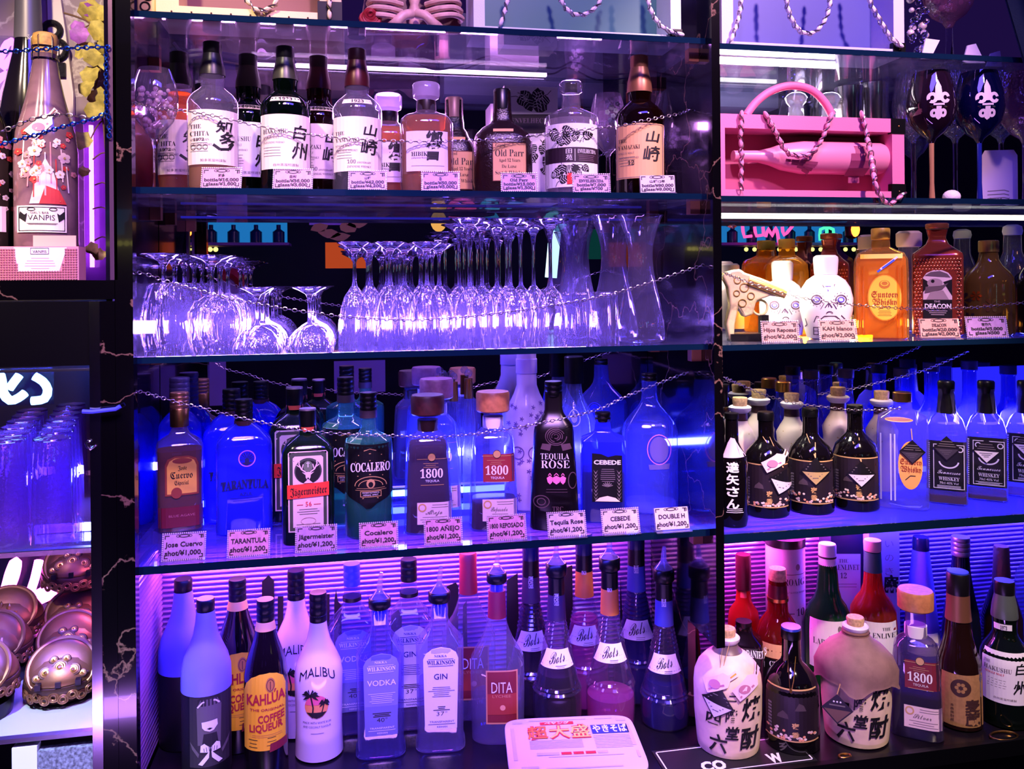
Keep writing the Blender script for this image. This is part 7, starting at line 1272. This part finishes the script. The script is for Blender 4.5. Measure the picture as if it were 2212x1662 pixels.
def jd(label, cx, tagm, ty, capy=822):
    k = cx - 2042; X = lambda a: a + k
    b = plain('square_black_label_bottle', label, 'whisky bottle', cx, 1092 - k * .09, [(1092 - k * .09, 36), (1084 - k * .09, 40), (950, 40), (925, 38), (905, 30), (892, 18), (885, 16), (840, 15)], thin('clear_glass_violet', (215, 210, 245), .14, (180, 170, 255), .6), None, [('neck_sleeve', [(892, 20), (870, 18), (848, 16)], BLK), ('cap', [(850, 16), (838, 17), (826, 17), (823, 15)], BLKG)], 'square black label bottles with diamond tags', 7, .95, z=Z4R); b.liquid(1062, OAK, .92)
    L = b.lab(); g = lambda y: y - k * .09 if y > 900 else y; L.rect(X(2003), X(2080), g(955), g(1062), JDI); W = mat('print_moon', (200, 196, 226), .6); L.frame(X(2016), X(2076), g(962), g(1058), 1.5, W); L.ring(X(2046), g(998), 20, 16, 3, W, 1, 18, .1, PI - .1)
    L.text('Tennessee', X(2024), X(2068), g(1026), 9, W, 'script'); L.text('WHISKEY', X(2026), X(2066), g(1040), 8, W, 'serif'); L.text('70cl 40% Vol', X(2028), X(2064), g(1048), 5, W); L.lines(X(2020), X(2072), g(1051), g(1056), 3, W, 1, 1); L.ring(X(2026), g(972), 6, 6, 2, W); L.ring(X(2068), g(972), 6, 6, 2, W)
    for i in range(22): L.rect(X(2006), X(2009), g(960 + i * 4.6), g(962.5 + i * 4.6), W, 1)
    L.obj('black_label', b.root); tagdia(b, cx, ty, 27, TB, tagm, b.root)
jd('square black label bottle with an all dark diamond tag, beside the clear ribbed bottle', 2046, mat('tag_smoke', (60, 54, 66), .4), 970); jd('square black label bottle with a white diamond tag, second from the clear ribbed bottle', 2132, TS, 976); jd('square black label bottle with white diamond tag at the right edge of the shelf', 2218, TS, 962)
for i, (px, top) in enumerate(((1752, 800), (1826, 798), (1946, 796), (2010, 784), (2092, 780), (2176, 790))):
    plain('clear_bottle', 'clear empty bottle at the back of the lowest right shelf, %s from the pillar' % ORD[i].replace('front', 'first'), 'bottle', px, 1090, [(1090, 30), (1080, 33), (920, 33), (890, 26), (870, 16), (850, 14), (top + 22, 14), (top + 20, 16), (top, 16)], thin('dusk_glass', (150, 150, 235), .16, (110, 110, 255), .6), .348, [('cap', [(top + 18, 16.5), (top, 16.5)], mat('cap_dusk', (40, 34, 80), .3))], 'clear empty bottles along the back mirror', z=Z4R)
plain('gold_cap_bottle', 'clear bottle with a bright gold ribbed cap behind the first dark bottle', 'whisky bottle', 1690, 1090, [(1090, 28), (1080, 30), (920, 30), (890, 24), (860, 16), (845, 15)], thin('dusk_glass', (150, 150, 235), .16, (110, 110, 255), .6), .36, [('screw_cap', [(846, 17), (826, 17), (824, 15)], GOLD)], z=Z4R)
chain('silver chain across the dark bottles of the lowest right shelf', [(1566, 816, .06), (1610, 836, .10), (1660, 856, .12), (1720, 872, .12), (1780, 880, .12), (1840, 886, .12), (1900, 886, .12), (1950, 882, .10)])
chain('silver chain rising to the right behind the clear ribbed bottle', [(1770, 852, .30), (1850, 838, .30), (1940, 816, .30), (2010, 795, .30), (2095, 758, .30)])
# blue lamp glow at the far right: a frosted blue screen with LED beads
t = thing('blue_light_panel', 'frosted panel glowing blue at the right edge behind the black label bottles', 'light', (P(2150, HZ, .38).x, .3955, Z4R + .035)); mb = MB(); mb.box(-.13, .30, 0, .003, 0, .28, glow('panel_blue', (40, 38, 255), .9)); mb.obj('panel_face', t)
# ================================================================ cabinet at the left: contents
def cdir(p, d): return Vector((p.x, p.y, p.z)) + CDIR * d
# stacked tall tumblers: two rows running back into the cabinet
p = P(109, HZ, .03); t = thing('highball_glass', 'tall upturned highball glass at the front of the row beside the chrome post', 'highball glass', (p.x, p.y, ZB + .0004), 0, 'tall upturned highball glasses in the left cabinet'); s = depth(p) / F; h = P(109, 946, .03).z - ZB
HB = thin('highball_violet', (225, 205, 245), .06, (200, 150, 255), .75, .04, .08, .15, 60)
mb = MB(); mb.loft([(.0004, 42 * s, 42 * s), (h * .5, 39 * s, 39 * s), (h - .004, 36 * s, 36 * s), (h, 34 * s, 34 * s)], HB, 32, 2, (0, 1)); mb.obj('glass_wall', t)
mb = MB(); mb.torus((0, 0, h - .002), 35 * s, .0018, STEM, None, 32, 6); mb.obj('glass_rim', t); k = kids(t)
for j, (px, n, nm) in enumerate(((109, 7, 'beside the chrome post'), (12, 6, 'nearest the left edge of the view'))):
    for i in range(n):
        if j == 0 and i == 0: continue
        q = cdir(P(px, HZ, .03), .086 * i); clone(t, k, (q.x, q.y, ZB + .0004), 'tall upturned highball glass, %s in the row %s' % (ORD[i], nm))
# bronze ashtrays
BRZ = mat('bronze_antique', (138, 92, 58), .42, .6, bump=.25, bscale=60); BRD = mat('bronze_dark', (84, 54, 42), .45, .6, bump=.4, bscale=120)
def ashtray(label, loc, sc, castle=False, group='bronze lidded ashtrays'):
    t = thing('lidded_ashtray', label, 'ashtray', loc, .15, group); t.scale = (1.05, 1.05, .95); R = Matrix.Rotation(math.radians(52), 3, 'X')
    mb = MB(); mb.loft([(0, .040, .040), (.006, .052, .052), (.025, .069, .069), (.042, .073, .073), (.048, .072, .072), (.050, .068, .068)], BRD, 40); mb.obj('bowl', t)
    mb = MB(); mb.loft([(.0505, .070, .070), (.054, .071, .071), (.064, .068, .068), (.078, .060, .060), (.092, .045, .045), (.100, .025, .025)], BRZ, 40); mb.obj('upper_shell', t)
    mb = MB(); c = Vector((0, -.026, .074)); mb.torus(c, .060, .0052, BRZ, R, 40, 8); mb.obj('lid_ring', t)
    mb = MB(); mb.ball(c, (.058, .058, .020), BRZ, 28, 10, R); lid = mb.obj('lid', t)
    mb = MB(); n = R @ Vector((0, 0, 1))
    def on(u, v): w_ = .020 * math.sqrt(max(0, 1 - (u * u + v * v) / .058 ** 2)); return c + R @ Vector((u, v, w_))
    if castle:
        for (u, hh) in ((-.022, .030), (-.006, .040), (.010, .034), (.024, .022)):
            mb.tube([on(u, -.03) + n * .003, on(u, -.03 + hh) + n * .003], .0055, GOLD, 8); mb.tube([on(u, -.03 + hh), on(u, -.02 + hh) + n * .003], [.006, .0005], GOLD, 8)
    else:
        rd = random.Random(2)
        for (u, v, r) in ((0, -.006, .013), (-.024, -.014, .011), (.024, -.014, .011), (-.040, -.022, .006), (.040, -.022, .006), (.010, .010, .006), (-.012, .010, .006)):
            for q in range(3): mb.torus(on(u, v) + n * (.0035 + .0018 * q), r * (1 - .3 * q), .0030 - .0004 * q, (BRD, BRZ, GOLD)[q], R, 14, 6)
        for i in range(8): u = -.045 + .013 * i; mb.ball(on(u, -.002 - abs(u) * .4) + n * .002, (.006, .004, .003), BRD, 8, 4, R)
    mb.obj('relief', lid)
    mb = MB()
    for i in range(14):
        a = -PI * (.02 + .96 * i / 13); x, y = .071 * math.cos(a), .071 * math.sin(a); Rr = Matrix.Rotation(a + PI / 2, 3, 'Z') @ Matrix.Rotation(PI / 2, 3, 'X')
        for q in range(2): mb.torus((x * (1 + .01 * q), y * (1 + .01 * q), .024 + .006 * (i % 2)), .009 - .0035 * q, .0022, BRZ, Rr, 12, 6)
    mb.obj('rose_band', t)
    for x in (-.035, 0, .035): mb = MB(); mb.box(x - .005, x + .005, -.0735, -.060, .050, .062, BLKG); mb.obj('rest_notch', t)
    return t
f = G(137, 1541, ZD); s = depth(f) / F; q = f + CDIR * .085; t = ashtray('bronze lidded ashtray with rose relief at the front, beside the chrome post', (q.x - .004, q.y, ZD + .0004), 1); k = kids(t)
for i in range(1, 4): r = q + CDIR * (.160 * i); clone(t, k, (r.x, r.y, ZD + .0004), 'bronze lidded ashtray with rose relief, %s in the row beside the chrome post' % ORD[i], .15)
for i in range(2, 4): r = q + CDIR * (.160 * i); clone(t, k, (r.x, r.y, ZD + .122), 'bronze lidded ashtray stacked on the %s one beside the chrome post' % ORD[i], .15)
f = P(-8, HZ, .085); q = Vector((f.x - .042, f.y, ZD)); t = ashtray('bronze lidded ashtray with castle relief, nearest in the stack at the left edge', (q.x, q.y, ZD + .033), 1, True); k = kids(t)
mb = MB(); mb.loft([(ZD + .0004, .062, .062, q.x, q.y), (ZD + .0325, .066, .066, q.x, q.y)], mat('tin_dark', (40, 30, 40), .3, .6), 32); o = mb.obj('ashtray_tin'); tag(o, 'dark round tin under the nearest castle ashtray at the left edge', 'tin')
for i in range(1, 3):
    r = q + CDIR * (.160 * i) + Vector((.008, 0, 0)) * i; clone(t, k, (r.x, r.y, ZD + .033), 'bronze lidded ashtray with castle relief, %s at the left edge' % ORD[i], .15)
    mb = MB(); mb.loft([(ZD + .0004, .062, .062, r.x, r.y), (ZD + .0325, .066, .066, r.x, r.y)], mat('tin_dark', (40, 30, 40), .3, .6), 32); o = mb.obj('ashtray_tin'); tag(o, 'dark round tin under the %s castle ashtray at the left edge' % ORD[i], 'tin')
# hooks on the chrome post
mb = MB(); c = P(196, 962, -.038); mb.tube([P(a, b2, -.04) - c for a, b2 in ((204, 964), (196, 971), (188, 966), (185, 958), (190, 953), (195, 954))], .0022, CHROME, 8); o = mb.obj('hook'); o.location = c; tag(o, 'small chrome hook on the post beside the stacked highball glasses', 'hook')
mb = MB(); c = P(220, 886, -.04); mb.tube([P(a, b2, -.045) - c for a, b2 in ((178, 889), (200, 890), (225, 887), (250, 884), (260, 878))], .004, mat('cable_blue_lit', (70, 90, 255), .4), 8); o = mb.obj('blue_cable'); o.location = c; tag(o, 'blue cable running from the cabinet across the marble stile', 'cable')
# champagne niche at the upper left
NG = mat('champagne_black', (16, 12, 18), .12, coat=.5)
b = plain('champagne_bottle', 'tall dark champagne bottle with grey neck foil behind the floral one in the niche', 'champagne bottle', 66, 600, [(600, 56), (585, 60), (330, 60), (265, 58), (210, 50), (160, 40), (110, 29), (70, 25), (-30, 23), (-60, 22)], NG, .222, [('neck_foil', [(88, 28), (0, 25), (-62, 24)], mat('foil_pewter', (120, 116, 124), .4, .4))], z=ZA)
L = b.lab(); 
for i, ch in enumerate('MAISON'): L.text(ch, 62, 70, 30 + 9 * i, 7, CREAM, bold=.02)
L.obj('neck_print', b.root)
FLW = [mat('petal_%d' % i, c2, .5) for i, c2 in enumerate(((246, 226, 226), (232, 150, 160), (200, 60, 60), (236, 200, 205)))]
def blossoms(L, x0, x1, y0, y1, n, seed, big=9):
    rd = random.Random(seed)
    for i in range(n):
        x, y, r, m = rd.uniform(x0, x1), rd.uniform(y0, y1), rd.uniform(.45, 1) * big, FLW[rd.randrange(4)]
        for kk in range(5): a = kk * 1.257 + i; L.oval(x + r * .6 * math.cos(a), y + r * .6 * math.sin(a), r * .48, r * .48, m, 1 + i % 3, 9)
        L.oval(x, y, r * .22, r * .22, TANP, 5, 8)
b = plain('floral_sparkling_bottle', 'printed sparkling wine bottle with pink and red blossoms and gold wired cork', 'champagne bottle', 102, 600, [(600, 56), (590, 62), (330, 62), (290, 58), (250, 47), (215, 38), (170, 29), (135, 24), (118, 23)], mat('mauve_smoke_glass', (128, 96, 106), .15, coat=.5, var=.3, vscale=14), .102, [('cork', [(134, 21), (118, 22), (104, 24), (84, 25), (76, 23), (73, 18)], mat('cork_gold', (226, 172, 92), .6, var=.25, vscale=120))], z=ZA)
mb = MB(); z = b.zl
for i in range(6):
    a = i * PI / 3; mb.tube([(26 * b.s * math.cos(a), 26 * b.s * math.sin(a), z(132)), (26.5 * b.s * math.cos(a), 26.5 * b.s * math.sin(a), z(84)), (14 * b.s * math.cos(a), 14 * b.s * math.sin(a), z(73))], .0012, CHROME, 6)
mb.torus((0, 0, z(130)), 26 * b.s, .0014, CHROME, None, 24, 6); mb.torus((0, 0, z(104)), 26 * b.s, .0012, CHROME, None, 24, 6); mb.obj('wire_cage', b.root)
L = b.lab(); blossoms(L, 50, 155, 280, 440, 30, 4, 9); blossoms(L, 55, 150, 300, 400, 8, 14, 15)
for i in range(9): L.line([(60 + 10 * i, 300 + (i * 37) % 60), (56 + 11 * i, 380 + (i * 23) % 50)], 2.5, FLW[i % 4], 2)
L.poly([(70, 440), (84, 380), (100, 340), (116, 372), (132, 438)], FLW[0], 1); L.poly([(88, 440), (100, 400), (126, 410), (140, 440)], FLW[2], 2)
L.obj('blossom_print', b.root)
L = b.lab(); L.rect(48, 139, 444, 502, mat('label_ivory', (246, 232, 226), .6), 4); L.frame(51, 136, 447, 499, 1.5, INK, 5); L.text("GIRL'S BAR", 72, 106, 462, 5, INK, layer=6); L.text('VANPIS', 68, 117, 476, 12, INK, layer=6, bold=-.005); L.lines(62, 126, 482, 484, 2, GREYINK, 6, 1.2)
for sg in (-1, 1): L.poly([(94 + sg * 30, 480), (94 + sg * 42, 470), (94 + sg * 40, 456), (94 + sg * 32, 464), (94 + sg * 27, 460)], INK, 6); L.ring(94 + sg * 20, 452, 8, 4, 1.5, INK, 6, 10)
L.obj('bar_label', b.root); tagbottle(b, 98, 262, 78, -.85, b.root, mat('tag_ivory', (255, 236, 214), .6))
b = plain('dark_floral_bottle', 'dark bottle with red and gold blossoms cut by the left edge of the view', 'champagne bottle', -30, 600, [(600, 46), (590, 50), (340, 50), (300, 47), (270, 42), (240, 30), (180, 22)], NG, .10, [], z=ZA); L = b.lab(); blossoms(L, -20, 36, 290, 480, 22, 6, 9); L.rect(-40, 6, 444, 500, mat('label_ivory', (246, 232, 226), .6), 6); L.obj('blossom_print', b.root)
# studded box with card
a0 = P(0, HZ, .0).x; x0 = P(-60, 560, -.01).x; x1 = P(170, 560, -.01).x; zt = P(85, 533, -.01).z; t = thing('studded_box', 'box covered in pink studs with a white card front, before the floral bottle', 'box', (x0, -.01, ZA + .0004)); W = x1 - x0; H = zt - ZA
slab('box_body', 0, W, 0, .044, 0, H, mat('box_rose', (226, 150, 160), .5), t); mb = MB(); pit = .0048; nx = int(W / pit); nz = int(H / pit)
cx0, cx1 = P(32, 560, -.01).x - x0, P(142, 560, -.01).x - x0
for i in range(nx):
    for j in range(nz):
        x, z = (i + .5) * pit, (j + .5) * pit
        if cx0 + .01 * (1 - z / H) < x < cx1 - .01 * (1 - z / H) and z > H * .28: continue
        mb.ball((x, -.0012, z), .0021, mat('stud_pink', (250, 180, 190), .15, .6), 6, 4)
mb.obj('studs', t)
L = Lab(lambda px, py, l: Vector((P(px, py, -.01).x - x0, -.0006 - .0004 * l, P(px, py, -.01).z - ZA)), 60); L.poly([(40, 588), (128, 588), (145, 535), (30, 535)], mat('card_white', (250, 240, 242), .6), 1); L.frame(66, 106, 536, 550, 1, INK, 2); L.text('VANPIS', 71, 101, 547, 6, INK, layer=3); L.lines(50, 124, 558, 580, 5, mat('print_blush', (230, 170, 180), .6), 2, 1.2, .5); L.obj('card_front', t)
p = P(118, HZ, .045); t = thing('small_card', 'small beige card leaning on the studded box', 'card', (P(118, 530, .012).x, .012, zt + .0006)); k = depth(p) / F; slab('card_face', -42 * k, 42 * k, 0, .003, 0, 24 * k, mat('card_beige', (206, 180, 156), .6), t)
# white board with black sparkling emblem, vine, strap
t = thing('white_board', 'slim white board with a black glittering emblem behind the niche bottles', 'ornament', (P(128, HZ, .286).x, .286, ZA + .0004)); c = Vector(t.location)
q2 = lambda px, py: (P(px, py, .286).x - c.x, max(0, P(px, py, .286).z - c.z))
mb = MB(); mb.prism([q2(*v) for v in ((165, 600), (160, 330), (158, 200), (140, 60), (122, -60), (100, -60), (104, 60), (118, 200), (118, 600))][::-1], 0, .012, mat('board_white', (244, 226, 226), .4)); mb.obj('board', t)
GLT = mat('glitter_black', (16, 16, 24), .3, .6, bump=1, bscale=500); mb = MB(); c2 = Vector((q2(122, 108)[0], -.003, q2(122, 108)[1])); mb.torus(c2, .021, .007, GLT, Matrix.Rotation(PI / 2, 3, 'X'), 24, 8); mb.torus(c2 + Vector((-.008, 0, .044)), .017, .007, GLT, Matrix.Rotation(PI / 2, 3, 'X'), 24, 8); mb.box(c2.x - .012, c2.x + .02, -.008, .0, c2.z - .062, c2.z - .030, GLT); mb.obj('emblem', t)
t = thing('leaf_vine', 'artificial vine with yellow green leaves hanging at the right of the niche', 'plant', P(200, 30, .25)); c = Vector(t.location); LFM = mat('leaf_yellow', (206, 190, 96), .6, var=.3, vscale=60); LFP = mat('leaf_violet', (190, 110, 220), .6, var=.3, vscale=60)
VINE = [(138, 28), (170, 38), (196, 52), (212, 90), (216, 150), (205, 200), (222, 260), (228, 320), (236, 380), (238, 450), (236, 520), (240, 596)]
mb = MB(); mb.tube(cat_rom([P(a, b2, .225) - c for a, b2 in VINE], .01), .0022, mat('vine_stem', (120, 90, 70), .6), 6)
for (a, b2, d, e2) in ((196, 52, 170, 80), (216, 150, 180, 120), (222, 260, 196, 300), (236, 330, 200, 345), (236, 400, 205, 400), (238, 455, 200, 452), (236, 515, 204, 520)): mb.tube(cat_rom([P(a, b2, .225) - c, P((a + d) / 2, (b2 + e2) / 2 - 6, .222) - c, P(d, e2, .22) - c], .008), .0015, mat('vine_stem', (120, 90, 70), .6), 6)
mb.obj('stem', t); rd = random.Random(11)
for i, (a, b2, r) in enumerate(((196, 25, 26), (218, 66, 26), (172, 75, 20), (180, 110, 24), (205, 118, 26), (226, 100, 18), (170, 60, 16), (196, 160, 22), (188, 190, 20), (214, 214, 24), (206, 240, 22), (176, 305, 22), (190, 20, 16), (226, 30, 20), (200, 540, 16), (215, 550, 14), (230, 140, 16), (182, 370, 12))):
    o3 = P(a, b2, .218 - .006 * (i % 3)) - c; k = r / 1000 * .95; an = rd.uniform(-.8, .8); Rz = Matrix.Rotation(an, 3, 'Y') @ Matrix.Rotation(rd.uniform(-.5, .5), 3, 'Z') @ Matrix.Rotation(rd.uniform(-.4, .4), 3, 'X'); mb = MB(); n = 14; ring = []
    for j in range(n): an2 = 2 * PI * j / n; rr = k * (1 + .14 * (j % 2)) * (1 if j != 3 else 1.2); ring.append(o3 + Rz @ Vector((rr * math.cos(an2), .006 * math.sin(2 * an2), rr * .9 * math.sin(an2))))
    vs = [o3 + Rz @ Vector((0, -.005, 0))] + ring; mb.add(vs, [(0, 1 + j, 1 + (j + 1) % n) for j in range(n)], LFP if i in (2, 6, 12) else LFM); mb.obj('leaf', t)
BLC2 = mat('chain_blue', (40, 90, 200), .25, .9)
chain('sparkling blue chain hung around the niche front', [(-20, 112, -.035), (40, 110, -.035), (100, 106, -.035), (160, 104, -.035), (226, 102, -.035), (229, 110, -.035), (229, 180, -.035), (231, 246, -.035)], .011, .0036, .0016, BLC2)
chain('second sparkling blue chain sagging across the floral bottle', [(-20, 318, -.035), (40, 302, -.035), (100, 285, -.035), (150, 270, -.035), (200, 258, -.035), (232, 248, -.035), (236, 300, -.035)], .011, .0036, .0016, BLC2)
chain('thin silver chain in front of the floral bottle in the niche', [(-20, 292, -.02), (20, 278, -.02), (70, 258, -.02), (130, 248, -.02), (200, 256, -.02), (232, 248, -.03)], .014, .0042, .0011)
# ================================================================ things on the top shelf, cut by the upper edge of the view
t, c, h, w2 = giftcase('cream champagne gift case with brown lining and chain straps, top left', 342, 742, -150, 42, .035, .12, Z1, mat('case_cream', (236, 206, 150), .55, bump=.2, bscale=300), mat('lining_brown', (130, 84, 84), .6), 46)
straps(t, [[(508, -60), (520, -20), (545, 14), (565, 22), (590, 12), (605, -20), (610, -60)], [(716, -60), (712, 0), (712, 38)]], .027, mat('strap_cream', (244, 220, 180), .6), c)
mb = MB()
for i in range(9): x = -w2 + .03 + i * (2 * w2 - .06) / 8; mb.ball((x, -.0005, .012), .002, mat('rivet_brown', (90, 60, 50), .4, .6), 8, 4)
mb.obj('rivets', t)
p = P(322, HZ, .06); t = thing('ornate_clock', 'small ornate cream ornament with black scrolls at the top left corner', 'ornament', (P(322, 15, .06).x, .06, Z1 + .0004)); mb = MB(); mb.loft([(0, .016, .012), (.01, .022, .016), (.05, .022, .016), (.075, .030, .016), (.15, .03, .016)], mat('ornament_cream', (236, 200, 130), .4), 24, 4); mb.obj('body', t)
mb = MB()
for i in range(3): mb.torus((-.004 + .006 * (i % 2), -.0165, .022 + .022 * i), .009, .0018, BLK, Matrix.Rotation(PI / 2, 3, 'X'), 16, 6)
mb.obj('scrolls', t)
t, c, h, w2 = giftcase('pale teal champagne gift case with chain straps, top middle', 1028, 1476, -150, 72, .035, .12, Z1, mat('case_white_teal', (206, 222, 226), .55, bump=.2, bscale=300), mat('lining_teal', (50, 110, 104), .5), 24)
straps(t, [[(1100, -60), (1096, 0), (1082, 50)], [(1198, -60), (1212, 0), (1232, 26), (1254, 32), (1276, 24), (1296, 0), (1304, -60)], [(1396, -60), (1402, 10), (1424, 52), (1450, 68), (1478, 76)]], .025, mat('strap_white', (236, 226, 240), .6), c)
t, c, h, w2 = giftcase('blue lit champagne gift case with chain straps, top right', 1564, 1958, -150, 104, .035, .12, Z1R, mat('case_lavender', (206, 196, 236), .55, bump=.2, bscale=300), mat('lining_blue', (70, 74, 150), .5), 26)
straps(t, [[(1604, -60), (1600, 10), (1592, 50), (1580, 84)], [(1698, -60), (1700, 10), (1718, 56), (1742, 72), (1768, 62), (1790, 20), (1798, -60)], [(1872, -60), (1878, 0), (1904, 50), (1926, 84), (1948, 100)]], .025, mat('strap_white', (236, 226, 240), .6), c)
# skeleton ornament
BONE = mat('bone', (216, 176, 160), .45, bump=.25, bscale=60, var=.15, vscale=20); c = P(900, 60, .09); t = thing('skeleton_ornament', 'skeleton rib cage ornament in a dark red open coffin with a red rose', 'ornament', (c.x, .09, Z1 + .0004)); c = Vector(t.location)
pp = lambda px, py, Y=.09: P(px, py, Y) - c
mb = MB(); o1 = [pp(*v) for v in ((775, 62), (1002, 62), (985, -60), (960, -160), (820, -160), (795, -60))]; mb.prism([(v.x, max(0, v.z)) for v in o1], .035, .05, mat('coffin_maroon', (90, 30, 48), .5)); mb.obj('coffin_back', t)
mb = MB()
for sg, base in ((-1, 868), (1, 920)):
    for i in range(7):
        y = 44 - i * 16; e = base + sg * (78 - 3 * i); zc = lambda a, b2, Y: pp(a, b2, Y)
        mb.tube(cat_rom([zc(base, y - 2, .075), zc(base + sg * 28, y - 10, .05), zc(base + sg * 60, y - 12, .055), zc(e, y - 4, .08), zc(e - sg * 4, y + 2, .11)], .006), .0062, BONE, 8)
mb.obj('ribs', t)
mb = MB(); mb.tube(cat_rom([pp(895, 58, .10), pp(895, 20, .095), pp(895, -60, .09)], .01), [.010 + .003 * (i % 2) for i in range(len(cat_rom([pp(895, 58, .10), pp(895, 20, .095), pp(895, -60, .09)], .01)))], BONE, 10); mb.obj('spine', t)
mb = MB()
for sg in (-1, 1): mb.tube(cat_rom([pp(895 + sg * 4, 30, .06), pp(895 + sg * 24, 34, .05), pp(895 + sg * 40, 50, .05), pp(895 + sg * 52, 58, .07)], .006), [.010] * 1 + [.011] * (len(cat_rom([pp(895 + sg * 4, 30, .06), pp(895 + sg * 24, 34, .05), pp(895 + sg * 40, 50, .05), pp(895 + sg * 52, 58, .07)], .006)) - 1), BONE, 10)
mb.obj('pelvis', t)
mb = MB(); rc = pp(800, 40, .06); rs = mat('rose_red', (150, 20, 34), .6)
for i in range(5): mb.torus(rc + Vector((0, -.003 * i, .002 * i)), .020 - .0036 * i, .005, rs, Matrix.Rotation(1.2 + .25 * i, 3, 'X') @ Matrix.Rotation(i, 3, 'Z'), 14, 6, 1, .85)
mb.obj('rose', t)
# right end of the top shelf
tt, s, zz = goblet('crystal_goblet', 'crystal goblet full of clear ice at the top right', 2055, .10, Z1R, [(112, 34), (109, 32), (104, 10), (92, 7), (60, 7), (48, 14), (34, 34), (16, 46), (-10, 52), (-60, 56)], thin('goblet_rose', (200, 150, 180), .2, (220, 150, 200), .7, .04, .1, .3, 90), STEM, split=60)
mb = MB(); rd = random.Random(9)
for i in range(60): y = rd.uniform(-60, 30); rr = (44 if y < 0 else 44 - y * .8) * s * math.sqrt(rd.random()); a = rd.uniform(0, 6.28); mb.ball((rr * math.cos(a), rr * math.sin(a), zz(y)), rd.uniform(5, 9) * s, thin('bead_clear', (240, 225, 235), .35, (255, 225, 235), .7, .05, .15), 6, 4)
tag(mb.obj('ice', tt), kind='stuff')
t = thing('crystal_garland', 'cluster of crystal drops between the blue case and the ice goblet', 'ornament', P(1990, 104, .09) * 1.0); t.location.z = Z1R; c = Vector(t.location); mb = MB(); rd = random.Random(21)
for i in range(46): v = P(rd.uniform(1964, 2006), rd.uniform(-60, 112), .09 + rd.uniform(-.02, .03)) - c; v.z = max(v.z, .008); mb.ball(v, rd.uniform(.006, .011), STEM if i % 3 else BEAD, 8, 5)
mb.obj('crystal_drops', t)
for i, (pts, lb) in enumerate((([(1990, 104), (2000, 60), (2030, 64), (2010, 104)], 'white paper feather leaning left of the ice goblet'), ([(2080, 112), (2090, 74), (2108, 70), (2128, 112)], 'white torn paper piece right of the ice goblet'), ([(2130, 114), (2140, 86), (2160, 80), (2165, 114)], 'small white paper piece at the end of the top right shelf'))):
    Y = .05 + .02 * i; c = P(pts[0][0], HZ, Y); c.z = Z1R + .0004; z0 = min(P(a, b2, Y).z for a, b2 in pts); mb = MB(); mb.prism([(P(a, b2, Y).x - c.x, P(a, b2, Y).z - z0) for a, b2 in pts][::-1], 0, .004, mat('feather_white', (232, 216, 236), .7, bump=.4, bscale=60)); o = mb.obj('paper_feather'); o.location = c; tag(o, lb, 'ornament')

# curtain edge at the top right
c = P(2160, -20, -.02); mb = MB(); n = 9; out = []; 
L0, L1 = P(2160, -20, -.02), P(2270, -20, -.02); B0, B1 = P(2224, 200, -.02), P(2270, 200, -.02)
vs = []; fs = []
for j in range(7):
    v = j / 6
    for i in range(n + 1):
        u = i / n; a = L0.lerp(B0, v); b_ = L1.lerp(B1, v); p = a.lerp(b_, u); vs.append((p.x - c.x, -.012 * math.sin(u * 9) - .012, p.z - c.z)); 
m_ = len(vs); vs += [(x, y + .006, z) for x, y, z in vs]
for j in range(6):
    for i in range(n): a = j * (n + 1) + i; fs += [(a, a + 1, a + n + 2, a + n + 1), (m_ + a, m_ + a + n + 1, m_ + a + n + 2, m_ + a + 1)]
mb.add(vs, fs, mat('curtain_teal', (8, 36, 52), .8, bump=.3, bscale=300)); o = mb.obj('curtain'); o.location = c; tag(o, 'dark teal curtain edge hanging in the top right corner', 'curtain')
for o in list(C.objects):
    pass
